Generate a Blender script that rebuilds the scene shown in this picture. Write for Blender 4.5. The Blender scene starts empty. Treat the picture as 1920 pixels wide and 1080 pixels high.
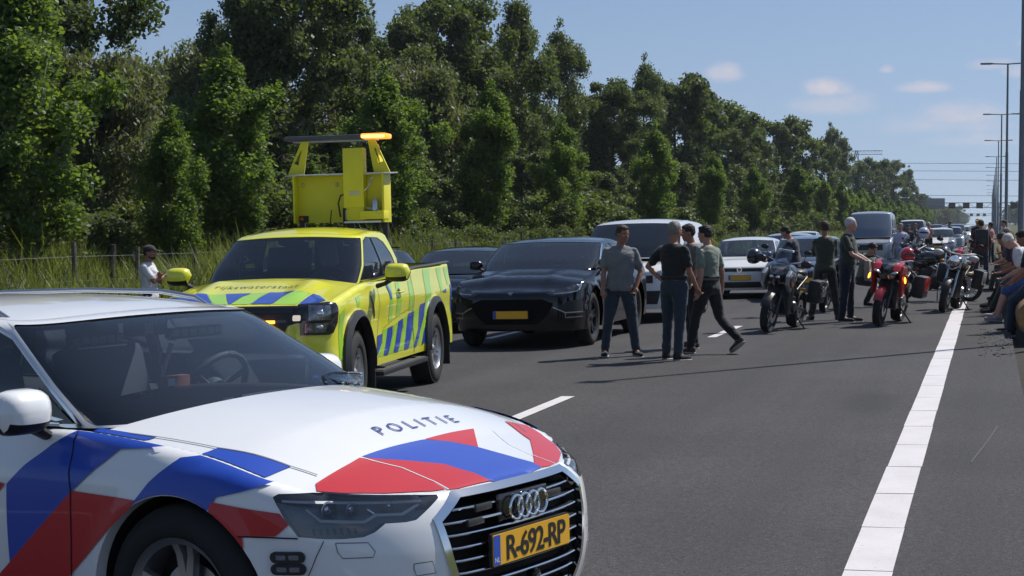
import bpy, bmesh, math, random
import numpy as np
from mathutils import Vector, Matrix, Quaternion, noise
from mathutils.geometry import delaunay_2d_cdt
rad = math.radians
SC = bpy.context.scene
COL = SC.collection
SLOPE = 0.025                      # crossfall of the carriageway (lower to the left)

# ---------------------------------------------------------------- camera
cam_d = bpy.data.cameras.new('camera'); cam = bpy.data.objects.new('camera', cam_d); COL.objects.link(cam)
cam_d.sensor_width = 36.0; cam_d.lens = 36.0 * 3128 / 1920; cam_d.clip_end = 6000; cam_d.clip_start = 0.1
CAM_YAW = math.atan((1853 - 960) / 3128); CAM_PITCH = math.atan((540 - 418.4) / 3128)
cam.location = (0, 0, 1.665); cam.rotation_euler = (math.pi / 2 - CAM_PITCH, 0, CAM_YAW)
SC.camera = cam

# ---------------------------------------------------------------- sun, sky, exposure
SUN_AZ = math.atan2(0.625, 0.776)  # from +Y towards +X
SUN_EL = rad(53)
sd = bpy.data.lights.new('sun', 'SUN'); sd.energy = 5.0; sd.angle = rad(0.53); sd.color = (1.0, 0.955, 0.89)
sun = bpy.data.objects.new('sun', sd); COL.objects.link(sun)
sv = Vector((math.sin(SUN_AZ) * math.cos(SUN_EL), math.cos(SUN_AZ) * math.cos(SUN_EL), math.sin(SUN_EL)))
sun.rotation_euler = sv.to_track_quat('Z', 'Y').to_euler(); sun.location = sv * 50

W = bpy.data.worlds.new('World'); SC.world = W; W.use_nodes = True
def build_world():
    nt = W.node_tree; nt.nodes.clear(); N = nt.nodes; L = nt.links
    out = N.new('ShaderNodeOutputWorld'); bg = N.new('ShaderNodeBackground'); bg.inputs[1].default_value = 0.10
    sky = N.new('ShaderNodeTexSky'); sky.sky_type = 'NISHITA'; sky.sun_disc = False
    sky.sun_elevation = SUN_EL; sky.sun_rotation = SUN_AZ; sky.air_density = 1.0; sky.dust_density = 0.25; sky.ozone_density = 2.2; sky.altitude = 10
    tc = N.new('ShaderNodeTexCoord'); sep = N.new('ShaderNodeSeparateXYZ'); L.new(tc.outputs['Generated'], sep.inputs[0])
    def M(op, a, b=None, c=None):
        m = N.new('ShaderNodeMath'); m.operation = op
        for i, v in enumerate((a, b, c)):
            if v is None: continue
            if isinstance(v, (int, float)): m.inputs[i].default_value = v
            else: L.new(v, m.inputs[i])
        return m.outputs[0]
    az = M('ARCTAN2', sep.outputs[0], sep.outputs[1]); el = M('ARCSINE', sep.outputs[2])
    def nz(scale, detail=5, mul=(1, 1, 1)):
        mp = N.new('ShaderNodeMapping'); mp.inputs['Scale'].default_value = mul; L.new(tc.outputs['Generated'], mp.inputs[0])
        n = N.new('ShaderNodeTexNoise'); n.inputs['Scale'].default_value = scale; n.inputs['Detail'].default_value = detail; n.inputs['Roughness'].default_value = .62
        L.new(mp.outputs[0], n.inputs['Vector']); return n.outputs['Fac']
    n1 = nz(34, 6, (1, 1, 2.0)); n2 = nz(90, 5, (1, 1, 1.6))
    wob = M('ADD', M('MULTIPLY', M('SUBTRACT', n1, .5), 1.7), M('MULTIPLY', M('SUBTRACT', n2, .5), .9))
    tot = None
    # small fair weather clouds: azimuth, elevation, half width, half height (degrees), strength
    for a, e, w, h, s in CLOUDS:
        dx = M('DIVIDE', M('SUBTRACT', az, rad(a)), rad(w))
        dyv = M('SUBTRACT', el, rad(e))
        up = M('DIVIDE', M('MAXIMUM', dyv, 0.0), rad(h)); dn = M('DIVIDE', M('MINIMUM', dyv, 0.0), rad(h * .55))
        d = M('ADD', M('MULTIPLY', dx, dx), M('ADD', M('MULTIPLY', up, up), M('MULTIPLY', dn, dn)))
        k = M('ADD', M('SUBTRACT', 1.0, d), wob)
        mr = N.new('ShaderNodeMapRange'); mr.interpolation_type = 'SMOOTHSTEP'; mr.inputs['From Min'].default_value = 0.0; mr.inputs['From Max'].default_value = 1.9
        mr.inputs['To Max'].default_value = min(1, s * 1.35); L.new(k, mr.inputs['Value'])
        tot = mr.outputs[0] if tot is None else M('MAXIMUM', tot, mr.outputs[0])
    # look the sky up a little above the true elevation, so the band at the horizon stays pale blue as in the photograph
    cb = N.new('ShaderNodeCombineXYZ'); L.new(sep.outputs[0], cb.inputs[0]); L.new(sep.outputs[1], cb.inputs[1]); L.new(M('MULTIPLY_ADD', sep.outputs[2], 1.0, SKY_LIFT), cb.inputs[2])
    nv = N.new('ShaderNodeVectorMath'); nv.operation = 'NORMALIZE'; L.new(cb.outputs[0], nv.inputs[0]); L.new(nv.outputs[0], sky.inputs[0])
    mix = N.new('ShaderNodeMix'); mix.data_type = 'RGBA'; mix.inputs['B'].default_value = CLOUD_COL
    veil = N.new('ShaderNodeMix'); veil.data_type = 'RGBA'; veil.inputs['B'].default_value = (4.6, 5.0, 6.0, 1); L.new(M('MULTIPLY_ADD', M('MAXIMUM', M('SUBTRACT', .16, sep.outputs[2]), 0.0), 2.4, .06), veil.inputs['Factor']); L.new(sky.outputs[0], veil.inputs['A'])
    L.new(tot, mix.inputs['Factor']); L.new(veil.outputs['Result'], mix.inputs['A'])
    L.new(mix.outputs['Result'], bg.inputs[0]); L.new(bg.outputs[0], out.inputs[0])
def sky_at(px, py):                # photo pixel -> azimuth / elevation in degrees (used for the clouds only)
    az = -math.degrees(CAM_YAW) + math.degrees(math.atan((px - 960) / 3128)); return az, math.degrees(math.atan((418 - py) / 3128))
SKY_LIFT = .13
CLOUD_COL = (8.0, 6.9, 7.0, 1)
CLOUDS = [(-5.3, 4.45, 1.0, .50, .80), (-5.0, 3.9, 1.9, .6, .35), (-2.05, 4.45, 1.15, .33, .6), (-.9, 3.5, 1.9, .7, .55), (-1.4, 3.2, 2.9, .55, .3), (-3.3, 5.1, .33, .25, .45),
          (.1, 5.15, 1.1, .3, .42), (.9, 4.9, .8, .45, .5), (1.6, 5.9, .9, .4, .4), (-.5, 2.7, 2.0, .4, .3), (-25.2, 5.7, .9, .7, .6), (-8.7, 5.0, .8, .6, .6), (4.5, 4.2, 3, .7, .5), (8, 7, 3, 1.2, .5),
          (-40, 9, 5, 2, .5), (25, 12, 6, 2, .6), (60, 10, 8, 3, .6), (-95, 14, 9, 3, .6), (140, 16, 12, 4, .6), (-150, 12, 10, 3, .6)]
build_world()
SC.view_settings.view_transform = 'Standard'; SC.view_settings.look = 'None'; SC.view_settings.gamma = 1.0
SC.view_settings.use_curve_mapping = False; SC.view_settings.exposure = 0.0
SC.cycles.max_bounces = 8; SC.cycles.transparent_max_bounces = 16; SC.cycles.volume_bounces = 0
try: SC.cycles.use_denoising = True
except Exception: pass

# ---------------------------------------------------------------- materials
_M = {}
def new_mat(name):
    m = bpy.data.materials.new(name); m.use_nodes = True; nt = m.node_tree
    return m, nt, nt.nodes['Principled BSDF']
def pmat(name, col, rough=.5, metal=0., coat=0., var=0., vscale=3., bump=0., bscale=60., spec=.5, emit=None, estr=0., sheen=0.):
    key = name
    if key in _M: return _M[key]
    m, nt, b = new_mat(name); N = nt.nodes; L = nt.links
    b.inputs['Base Color'].default_value = (*col, 1); b.inputs['Roughness'].default_value = rough; b.inputs['Metallic'].default_value = metal
    b.inputs['Coat Weight'].default_value = coat; b.inputs['Coat Roughness'].default_value = .03; b.inputs['Specular IOR Level'].default_value = spec
    if sheen: b.inputs['Sheen Weight'].default_value = sheen
    tc = N.new('ShaderNodeTexCoord')
    if var > 0:
        n = N.new('ShaderNodeTexNoise'); n.inputs['Scale'].default_value = vscale; n.inputs['Detail'].default_value = 6; L.new(tc.outputs['Object'], n.inputs['Vector'])
        mr = N.new('ShaderNodeMapRange'); mr.inputs['From Min'].default_value = .3; mr.inputs['From Max'].default_value = .7
        mr.inputs['To Min'].default_value = 1 - var; mr.inputs['To Max'].default_value = 1 + var; L.new(n.outputs['Fac'], mr.inputs['Value'])
        mx = N.new('ShaderNodeVectorMath'); mx.operation = 'SCALE'; mx.inputs[0].default_value = col; L.new(mr.outputs[0], mx.inputs['Scale'])
        L.new(mx.outputs[0], b.inputs['Base Color'])
        mr2 = N.new('ShaderNodeMapRange'); mr2.inputs['To Min'].default_value = max(.02, rough - .1); mr2.inputs['To Max'].default_value = min(1, rough + .12)
        L.new(n.outputs['Fac'], mr2.inputs['Value']); L.new(mr2.outputs[0], b.inputs['Roughness'])
    if bump > 0:
        n2 = N.new('ShaderNodeTexNoise'); n2.inputs['Scale'].default_value = bscale; n2.inputs['Detail'].default_value = 4; L.new(tc.outputs['Object'], n2.inputs['Vector'])
        bp = N.new('ShaderNodeBump'); bp.inputs['Strength'].default_value = bump; bp.inputs['Distance'].default_value = .01; L.new(n2.outputs['Fac'], bp.inputs['Height']); L.new(bp.outputs[0], b.inputs['Normal'])
    if emit: b.inputs['Emission Color'].default_value = (*emit, 1); b.inputs['Emission Strength'].default_value = estr
    _M[key] = m; return m
def paint(name, col, rough=.32, coat=1., metal=0., dirt=.10):
    """car paint with a clear coat and a thin film of road dust that gathers low down"""
    if name in _M: return _M[name]
    m, nt, b = new_mat(name); N = nt.nodes; L = nt.links
    b.inputs['Metallic'].default_value = metal; b.inputs['Roughness'].default_value = rough; b.inputs['Coat Weight'].default_value = coat; b.inputs['Coat Roughness'].default_value = .04
    tc = N.new('ShaderNodeTexCoord'); n = N.new('ShaderNodeTexNoise'); n.inputs['Scale'].default_value = 5; n.inputs['Detail'].default_value = 8; n.inputs['Roughness'].default_value = .65
    L.new(tc.outputs['Object'], n.inputs['Vector'])
    mr = N.new('ShaderNodeMapRange'); mr.inputs['From Min'].default_value = .35; mr.inputs['From Max'].default_value = .8; mr.inputs['To Max'].default_value = dirt; L.new(n.outputs['Fac'], mr.inputs['Value'])
    mix = N.new('ShaderNodeMix'); mix.data_type = 'RGBA'; mix.inputs['A'].default_value = (*col, 1); mix.inputs['B'].default_value = (.22, .20, .17, 1)
    L.new(mr.outputs[0], mix.inputs['Factor']); L.new(mix.outputs['Result'], b.inputs['Base Color'])
    _M[name] = m; return m
def glass(name, tint=(.55, .62, .62), refl=1.0, rough=.0, film=.035, ior=1.75):
    """thin automotive glass: tinted see-through sheet with fresnel reflection"""
    if name in _M: return _M[name]
    m = bpy.data.materials.new(name); m.use_nodes = True; nt = m.node_tree; nt.nodes.clear(); N = nt.nodes; L = nt.links
    o = N.new('ShaderNodeOutputMaterial'); t = N.new('ShaderNodeBsdfTransparent'); t.inputs[0].default_value = (*tint, 1)
    g = N.new('ShaderNodeBsdfGlossy'); g.inputs['Roughness'].default_value = rough; g.inputs[0].default_value = (refl, refl, refl, 1)
    f = N.new('ShaderNodeFresnel'); f.inputs['IOR'].default_value = ior; mx = N.new('ShaderNodeMixShader'); df = N.new('ShaderNodeBsdfDiffuse'); df.inputs[0].default_value = (.40, .50, .66, 1); dm = N.new('ShaderNodeMixShader'); dm.inputs[0].default_value = film; L.new(t.outputs[0], dm.inputs[1]); L.new(df.outputs[0], dm.inputs[2])  # diffuse dust film, its blue tint imitating reflected sky
    L.new(f.outputs[0], mx.inputs[0]); L.new(dm.outputs[0], mx.inputs[1]); L.new(g.outputs[0], mx.inputs[2]); L.new(mx.outputs[0], o.inputs[0])
    _M[name] = m; return m
BLACK = pmat('black_plastic', (.018, .018, .02), .45, bump=.05, bscale=200)
GLOSSBLACK = pmat('gloss_black', (.008, .008, .010), .12, coat=.6)
RUBBER = pmat('rubber', (.018, .018, .018), .85, var=.25, vscale=12)
CHROME = pmat('chrome', (.78, .79, .80), .10, metal=1.)
SATIN = pmat('satin_metal', (.55, .56, .58), .32, metal=1.)
ALU = pmat('alloy', (.48, .49, .50), .30, metal=.85)
DARKALU = pmat('dark_alloy', (.05, .05, .055), .3, metal=.7)
INTERIOR = pmat('interior_trim', (.055, .058, .066), .7, bump=.1, bscale=120)
SEAT = pmat('seat_fabric', (.06, .063, .075), .85, bump=.2, bscale=150)
UNDER = pmat('underbody', (.006, .006, .006), .9)
PLATE = pmat('plate_yellow', (.80, .42, .02), .45)
PLATEBLUE = pmat('plate_blue', (.02, .08, .45), .45)
INK = pmat('plate_ink', (.012, .012, .012), .5)
WHITE = pmat('white_plastic', (.8, .8, .8), .4)
GLASS = glass('car_glass', (.76, .84, .90), film=.012, ior=1.8); DGLASS = glass('tinted_glass', (.07, .08, .085)); CLEAR = glass('clear_lens', (.90, .92, .93))
MGLASS = glass('medium_glass', (.42, .48, .48))
REFLECT = pmat('lamp_reflector', (.75, .76, .78), .12, metal=1.)

# ---------------------------------------------------------------- object bookkeeping
def link(o, parent=None):
    COL.objects.link(o)
    if parent is not None: o.parent = parent
    return o
def thing(name, label, cat, group=None, loc=(0, 0, 0), rz=0.):
    o = bpy.data.objects.new(name, None); o.empty_display_size = .2; COL.objects.link(o); o.location = loc; o.rotation_euler = (0, 0, rz)
    o['label'] = label; o['category'] = cat
    if group: o['group'] = group
    return o
def tag(o, label, cat, group=None):
    o['label'] = label; o['category'] = cat
    if group: o['group'] = group
    return o
def gz(x): return SLOPE * max(min(x, 1.0), -12.5)
def park(o, x, y, rz, tilt=True):
    """stand a vehicle on the sloping carriageway"""
    m = Matrix.Rotation(-math.atan(SLOPE) if tilt else 0, 4, 'Y') @ Matrix.Rotation(rz, 4, 'Z')
    o.rotation_euler = m.to_euler(); o.location = (x, y, gz(x) + .004)
def dup(root, label=None, group=None):
    r = root.copy(); COL.objects.link(r)
    if label: r['label'] = label
    if group: r['group'] = group
    for ch in list(root.children):
        c = ch.copy(); COL.objects.link(c); c.parent = r
        for g in list(ch.children):
            d = g.copy(); COL.objects.link(d); d.parent = c
    return r

class MB:
    """collects shapes and links them as one mesh object"""
    def __init__(s): s.v = []; s.f = []; s.m = []; s.sm = []; s.mats = []; s.nrm = {}
    def mi(s, mat):
        if mat not in s.mats: s.mats.append(mat)
        return s.mats.index(mat)
    def add(s, vs, fs, mat, smooth=True, M=None, normals=None):
        k = len(s.v); i = s.mi(mat)
        if M is not None: vs = [M @ Vector(p) for p in vs]
        s.v += [tuple(p) for p in vs]
        for f in fs: s.f.append(tuple(k + j for j in f)); s.m.append(i); s.sm.append(smooth)
        if normals is not None:
            for j, n in enumerate(normals): s.nrm[k + j] = n
        return s
    def box(s, c, d, mat, bev=0., rot=None, smooth=False, taper=None):
        bm = bmesh.new(); bmesh.ops.create_cube(bm, size=1)
        for v in bm.verts:
            v.co = Vector((v.co.x * d[0], v.co.y * d[1], v.co.z * d[2]))
            if taper and v.co.z > 0: v.co.x *= taper[0]; v.co.y *= taper[1]
        if bev > 0: bmesh.ops.bevel(bm, geom=bm.edges[:], offset=bev, segments=2, affect='EDGES', profile=.6)
        M = Matrix.Translation(c) @ (rot.to_4x4() if rot is not None else Matrix.Identity(4))
        bm.verts.index_update(); s.add([v.co.copy() for v in bm.verts], [[v.index for v in f.verts] for f in bm.faces], mat, smooth or bev > 0, M); bm.free(); return s
    def tube(s, pts, r, mat, n=8, cap=True, flat=1.):
        """swept tube through pts; r may be a list"""
        pts = [Vector(p) for p in pts]; m = len(pts); rs = r if isinstance(r, (list, tuple)) else [r] * m
        vs = []; fs = []; up = None
        for i, p in enumerate(pts):
            d = (pts[min(i + 1, m - 1)] - pts[max(i - 1, 0)]).normalized()
            if up is None:
                up = Vector((0, 0, 1)) if abs(d.z) < .9 else Vector((1, 0, 0))
            a = d.cross(up).normalized(); b = a.cross(d).normalized(); up = b
            for j in range(n):
                t = 2 * math.pi * j / n; vs.append(p + a * math.cos(t) * rs[i] + b * math.sin(t) * rs[i] * flat)
        for i in range(m - 1):
            for j in range(n): fs.append((i * n + j, i * n + (j + 1) % n, (i + 1) * n + (j + 1) % n, (i + 1) * n + j))
        if cap: fs.append(tuple(range(n))[::-1]); fs.append(tuple((m - 1) * n + j for j in range(n)))
        return s.add(vs, fs, mat)
    def lathe(s, prof, mat, c=(0, 0, 0), axis='Y', n=40, mats=None, cap=False):
        """profile of (radius, along) pairs turned about an axis"""
        vs = []; fs = []; m = len(prof)
        for (r, h) in prof:
            for j in range(n):
                t = 2 * math.pi * j / n; a, b = r * math.cos(t), r * math.sin(t)
                v = {'Y': (a, h, b), 'Z': (a, b, h), 'X': (h, a, b)}[axis]; vs.append((v[0] + c[0], v[1] + c[1], v[2] + c[2]))
        for i in range(m - 1):
            for j in range(n): fs.append((i * n + j, i * n + (j + 1) % n, (i + 1) * n + (j + 1) % n, (i + 1) * n + j))
        if cap: fs.append(tuple(range(n))); fs.append(tuple((m - 1) * n + j for j in range(n)))
        return s.add(vs, fs, mat)
    def ball(s, c, d, mat, rot=None, n=20, k=12, pw=1.):
        vs = []; fs = []
        for i in range(k + 1):
            ph = math.pi * i / k - math.pi / 2
            for j in range(n):
                t = 2 * math.pi * j / n
                def sp(v): return math.copysign(abs(v) ** pw, v)
                vs.append(Vector((sp(math.cos(ph)) * sp(math.cos(t)) * d[0], sp(math.cos(ph)) * sp(math.sin(t)) * d[1], sp(math.sin(ph)) * d[2])))
        for i in range(k):
            for j in range(n): fs.append((i * n + j, i * n + (j + 1) % n, (i + 1) * n + (j + 1) % n, (i + 1) * n + j))
        M = Matrix.Translation(c) @ (rot.to_4x4() if rot is not None else Matrix.Identity(4))
        return s.add(vs, fs, mat, True, M)
    def prism(s, poly, axis, a, b, mat, bev=0.):
        """outline extruded along an axis from a to b"""
        bm = bmesh.new()
        def P(p, h): return {'X': (h, p[0], p[1]), 'Y': (p[0], h, p[1]), 'Z': (p[0], p[1], h)}[axis]
        v0 = [bm.verts.new(P(p, a)) for p in poly]; v1 = [bm.verts.new(P(p, b)) for p in poly]; n = len(poly)
        bm.faces.new(v0); bm.faces.new(v1[::-1])
        for i in range(n): bm.faces.new((v0[i], v1[i], v1[(i + 1) % n], v0[(i + 1) % n]))
        bmesh.ops.recalc_face_normals(bm, faces=bm.faces[:])
        if bev > 0: bmesh.ops.bevel(bm, geom=bm.edges[:], offset=bev, segments=2, affect='EDGES', profile=.6)
        bm.verts.index_update(); s.add([v.co.copy() for v in bm.verts], [[v.index for v in f.verts] for f in bm.faces], mat, bev > 0); bm.free(); return s
    def build(s, name, parent=None, angle=40, loc=None):
        me = bpy.data.meshes.new(name); me.from_pydata(s.v, [], s.f)
        for m in s.mats: me.materials.append(m)
        me.polygons.foreach_set('material_index', s.m); me.polygons.foreach_set('use_smooth', s.sm); me.update()
        if s.nrm and len(s.nrm) == len(s.v):
            me.normals_split_custom_set_from_vertices([s.nrm[i] for i in range(len(s.v))])
        elif any(s.sm) and angle < 179:
            try: me.set_sharp_from_angle(angle=rad(angle))
            except Exception: pass
        o = bpy.data.objects.new(name, me)
        if loc is not None: o.location = loc
        return link(o, parent)

def in_poly(px, py, poly):
    poly = np.asarray(poly); x0 = poly[:, 0]; y0 = poly[:, 1]; x1 = np.roll(x0, -1); y1 = np.roll(y0, -1); c = np.zeros(len(px), bool)
    for a, b, d, e in zip(x0, y0, x1, y1):
        if b == e: continue
        hit = ((b > py) != (e > py)) & (px < (d - a) * (py - b) / (e - b) + a); c ^= hit
    return c
def densify(poly, res):
    out = []; n = len(poly)
    for i in range(n):
        p = np.array(poly[i], float); q = np.array(poly[(i + 1) % n], float); k = max(1, int(math.ceil(np.linalg.norm(q - p) / res)))
        for j in range(k): out.append(p + (q - p) * j / k)
    return out
def ccw(p):
    a = sum(p[i][0] * p[(i + 1) % len(p)][1] - p[(i + 1) % len(p)][0] * p[i][1] for i in range(len(p)))
    return p if a > 0 else p[::-1]
def tess(outer, holes=(), res=.05):
    """constrained triangulation of a polygon with holes plus interior grid points"""
    loops = [densify(outer, res)] + [densify(h, res) for h in holes]
    V = []; E = []
    for l in loops:
        k = len(V); V += [tuple(p) for p in l]; E += [(k + i, k + (i + 1) % len(l)) for i in range(len(l))]
    A = np.array(V); lo = A.min(0); hi = A.max(0)
    gx, gy = np.meshgrid(np.arange(lo[0] + res / 2, hi[0], res), np.arange(lo[1] + res / 2, hi[1], res)); gx = gx.ravel().copy(); gy = gy.ravel().copy()
    if len(gx):
        gx[::1] += (np.round((gy - lo[1]) / res) % 2) * res * .25
        m = in_poly(gx, gy, outer)
        for h in holes: m &= ~in_poly(gx, gy, h)
        gx = gx[m]; gy = gy[m]
        if len(gx):
            d = np.min((gx[:, None] - A[None, :, 0]) ** 2 + (gy[:, None] - A[None, :, 1]) ** 2, axis=1); k = d > (res * .45) ** 2
            V += list(zip(gx[k].tolist(), gy[k].tolist()))
    r = delaunay_2d_cdt([Vector((float(x), float(y))) for x, y in V], E, [], 0, 1e-6)
    P = np.array([(v.x, v.y) for v in r[0]]); F = r[2]; T = np.array([f for f in F if len(f) == 3])
    c = P[T].mean(1); m = in_poly(c[:, 0], c[:, 1], outer)
    for h in holes: m &= ~in_poly(c[:, 0], c[:, 1], h)
    return P, T[m]
def surf(mb, fn, P, T, mat, off=0., ref=None):
    """map flat triangles (P,T) through fn(u,v)->xyz with the surface's own normals"""
    e = 1e-3; u, v = P[:, 0], P[:, 1]; X = fn(u, v); du = fn(u + e, v) - fn(u - e, v); dv = fn(u, v + e) - fn(u, v - e)
    n = np.cross(du, dv); ln = np.linalg.norm(n, axis=1); ln[ln < 1e-12] = 1; n /= ln[:, None]
    if ref is not None:
        c = X - np.asarray(ref); s = np.sign((n * c).sum(1)); s[s == 0] = 1; n *= s[:, None]
    X = X + n * off
    fn_ = np.cross(X[T[:, 1]] - X[T[:, 0]], X[T[:, 2]] - X[T[:, 0]]); fl = (fn_ * n[T].mean(1)).sum(1) < 0
    T = T.copy(); T[fl] = T[fl][:, ::-1]
    mb.add(X.tolist(), T.tolist(), mat, True, None, n.tolist()); return mb
def patch(mb, fn, outer, mat, holes=(), res=.05, off=0., ref=None):
    P, T = tess(outer, holes, res); return surf(mb, fn, P, T, mat, off, ref)
def ribbon(pts, w, closed=False):
    """flat band of width w about a polyline, as a polygon"""
    p = [np.array(q, float) for q in pts]; n = len(p); L = []; R = []
    for i in range(n):
        d = p[min(i + 1, n - 1)] - p[max(i - 1, 0)]; d /= max(np.linalg.norm(d), 1e-9); q = np.array([-d[1], d[0]]) * w / 2; L.append(p[i] + q); R.append(p[i] - q)
    return L + R[::-1]
def text_tris(txt, size, spacing=1., bold=0., shear=0.):
    """letters as flat triangles from Blender's built-in font, centred on x"""
    cu = bpy.data.curves.new('t', 'FONT'); cu.body = txt; cu.size = size; cu.space_character = spacing; cu.align_x = 'CENTER'; cu.offset = bold; cu.resolution_u = 3; cu.shear = shear
    ob = bpy.data.objects.new('t', cu); COL.objects.link(ob); dg = bpy.context.evaluated_depsgraph_get(); me = bpy.data.meshes.new_from_object(ob.evaluated_get(dg))
    me.calc_loop_triangles(); P = np.array([(v.co.x, v.co.y) for v in me.vertices]); T = np.array([list(t.vertices) for t in me.loop_triangles])
    bpy.data.objects.remove(ob); bpy.data.curves.remove(cu); bpy.data.meshes.remove(me); return P, T
def flat_text(mb, txt, size, M, mat, **k):
    P, T = text_tris(txt, size, **k); return mb.add([(p[0], p[1], 0) for p in P], T.tolist(), mat, False, M)
def rrect(x0, y0, x1, y1, r, n=4):
    o = []
    for cx, cy, a in ((x1 - r, y1 - r, 0), (x0 + r, y1 - r, 90), (x0 + r, y0 + r, 180), (x1 - r, y0 + r, 270)):
        for i in range(n + 1): t = rad(a + 90 * i / n); o.append((cx + r * math.cos(t), cy + r * math.sin(t)))
    return o
def itp(tab, x):
    t = np.array(sorted(tab)); return np.interp(x, t[:, 0], t[:, 1])
def smooth_tab(tab, n=200):
    """monotone-ish smooth resampling of a table (Catmull-Rom)"""
    t = sorted(tab); xs = [p[0] for p in t]; ys = [p[1] for p in t]; m = len(t); d = []
    for i in range(m):
        if i == 0: d.append((ys[1] - ys[0]) / (xs[1] - xs[0]))
        elif i == m - 1: d.append((ys[-1] - ys[-2]) / (xs[-1] - xs[-2]))
        else: d.append((ys[i + 1] - ys[i - 1]) / (xs[i + 1] - xs[i - 1]))
    X = np.linspace(xs[0], xs[-1], n); Y = []
    for x in X:
        i = min(max(int(np.searchsorted(xs, x) - 1), 0), m - 2); h = xs[i + 1] - xs[i]; s = (x - xs[i]) / h
        Y.append((2 * s**3 - 3 * s**2 + 1) * ys[i] + (s**3 - 2 * s**2 + s) * h * d[i] + (-2 * s**3 + 3 * s**2) * ys[i + 1] + (s**3 - s**2) * h * d[i + 1])
    return list(zip(X.tolist(), Y))
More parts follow.
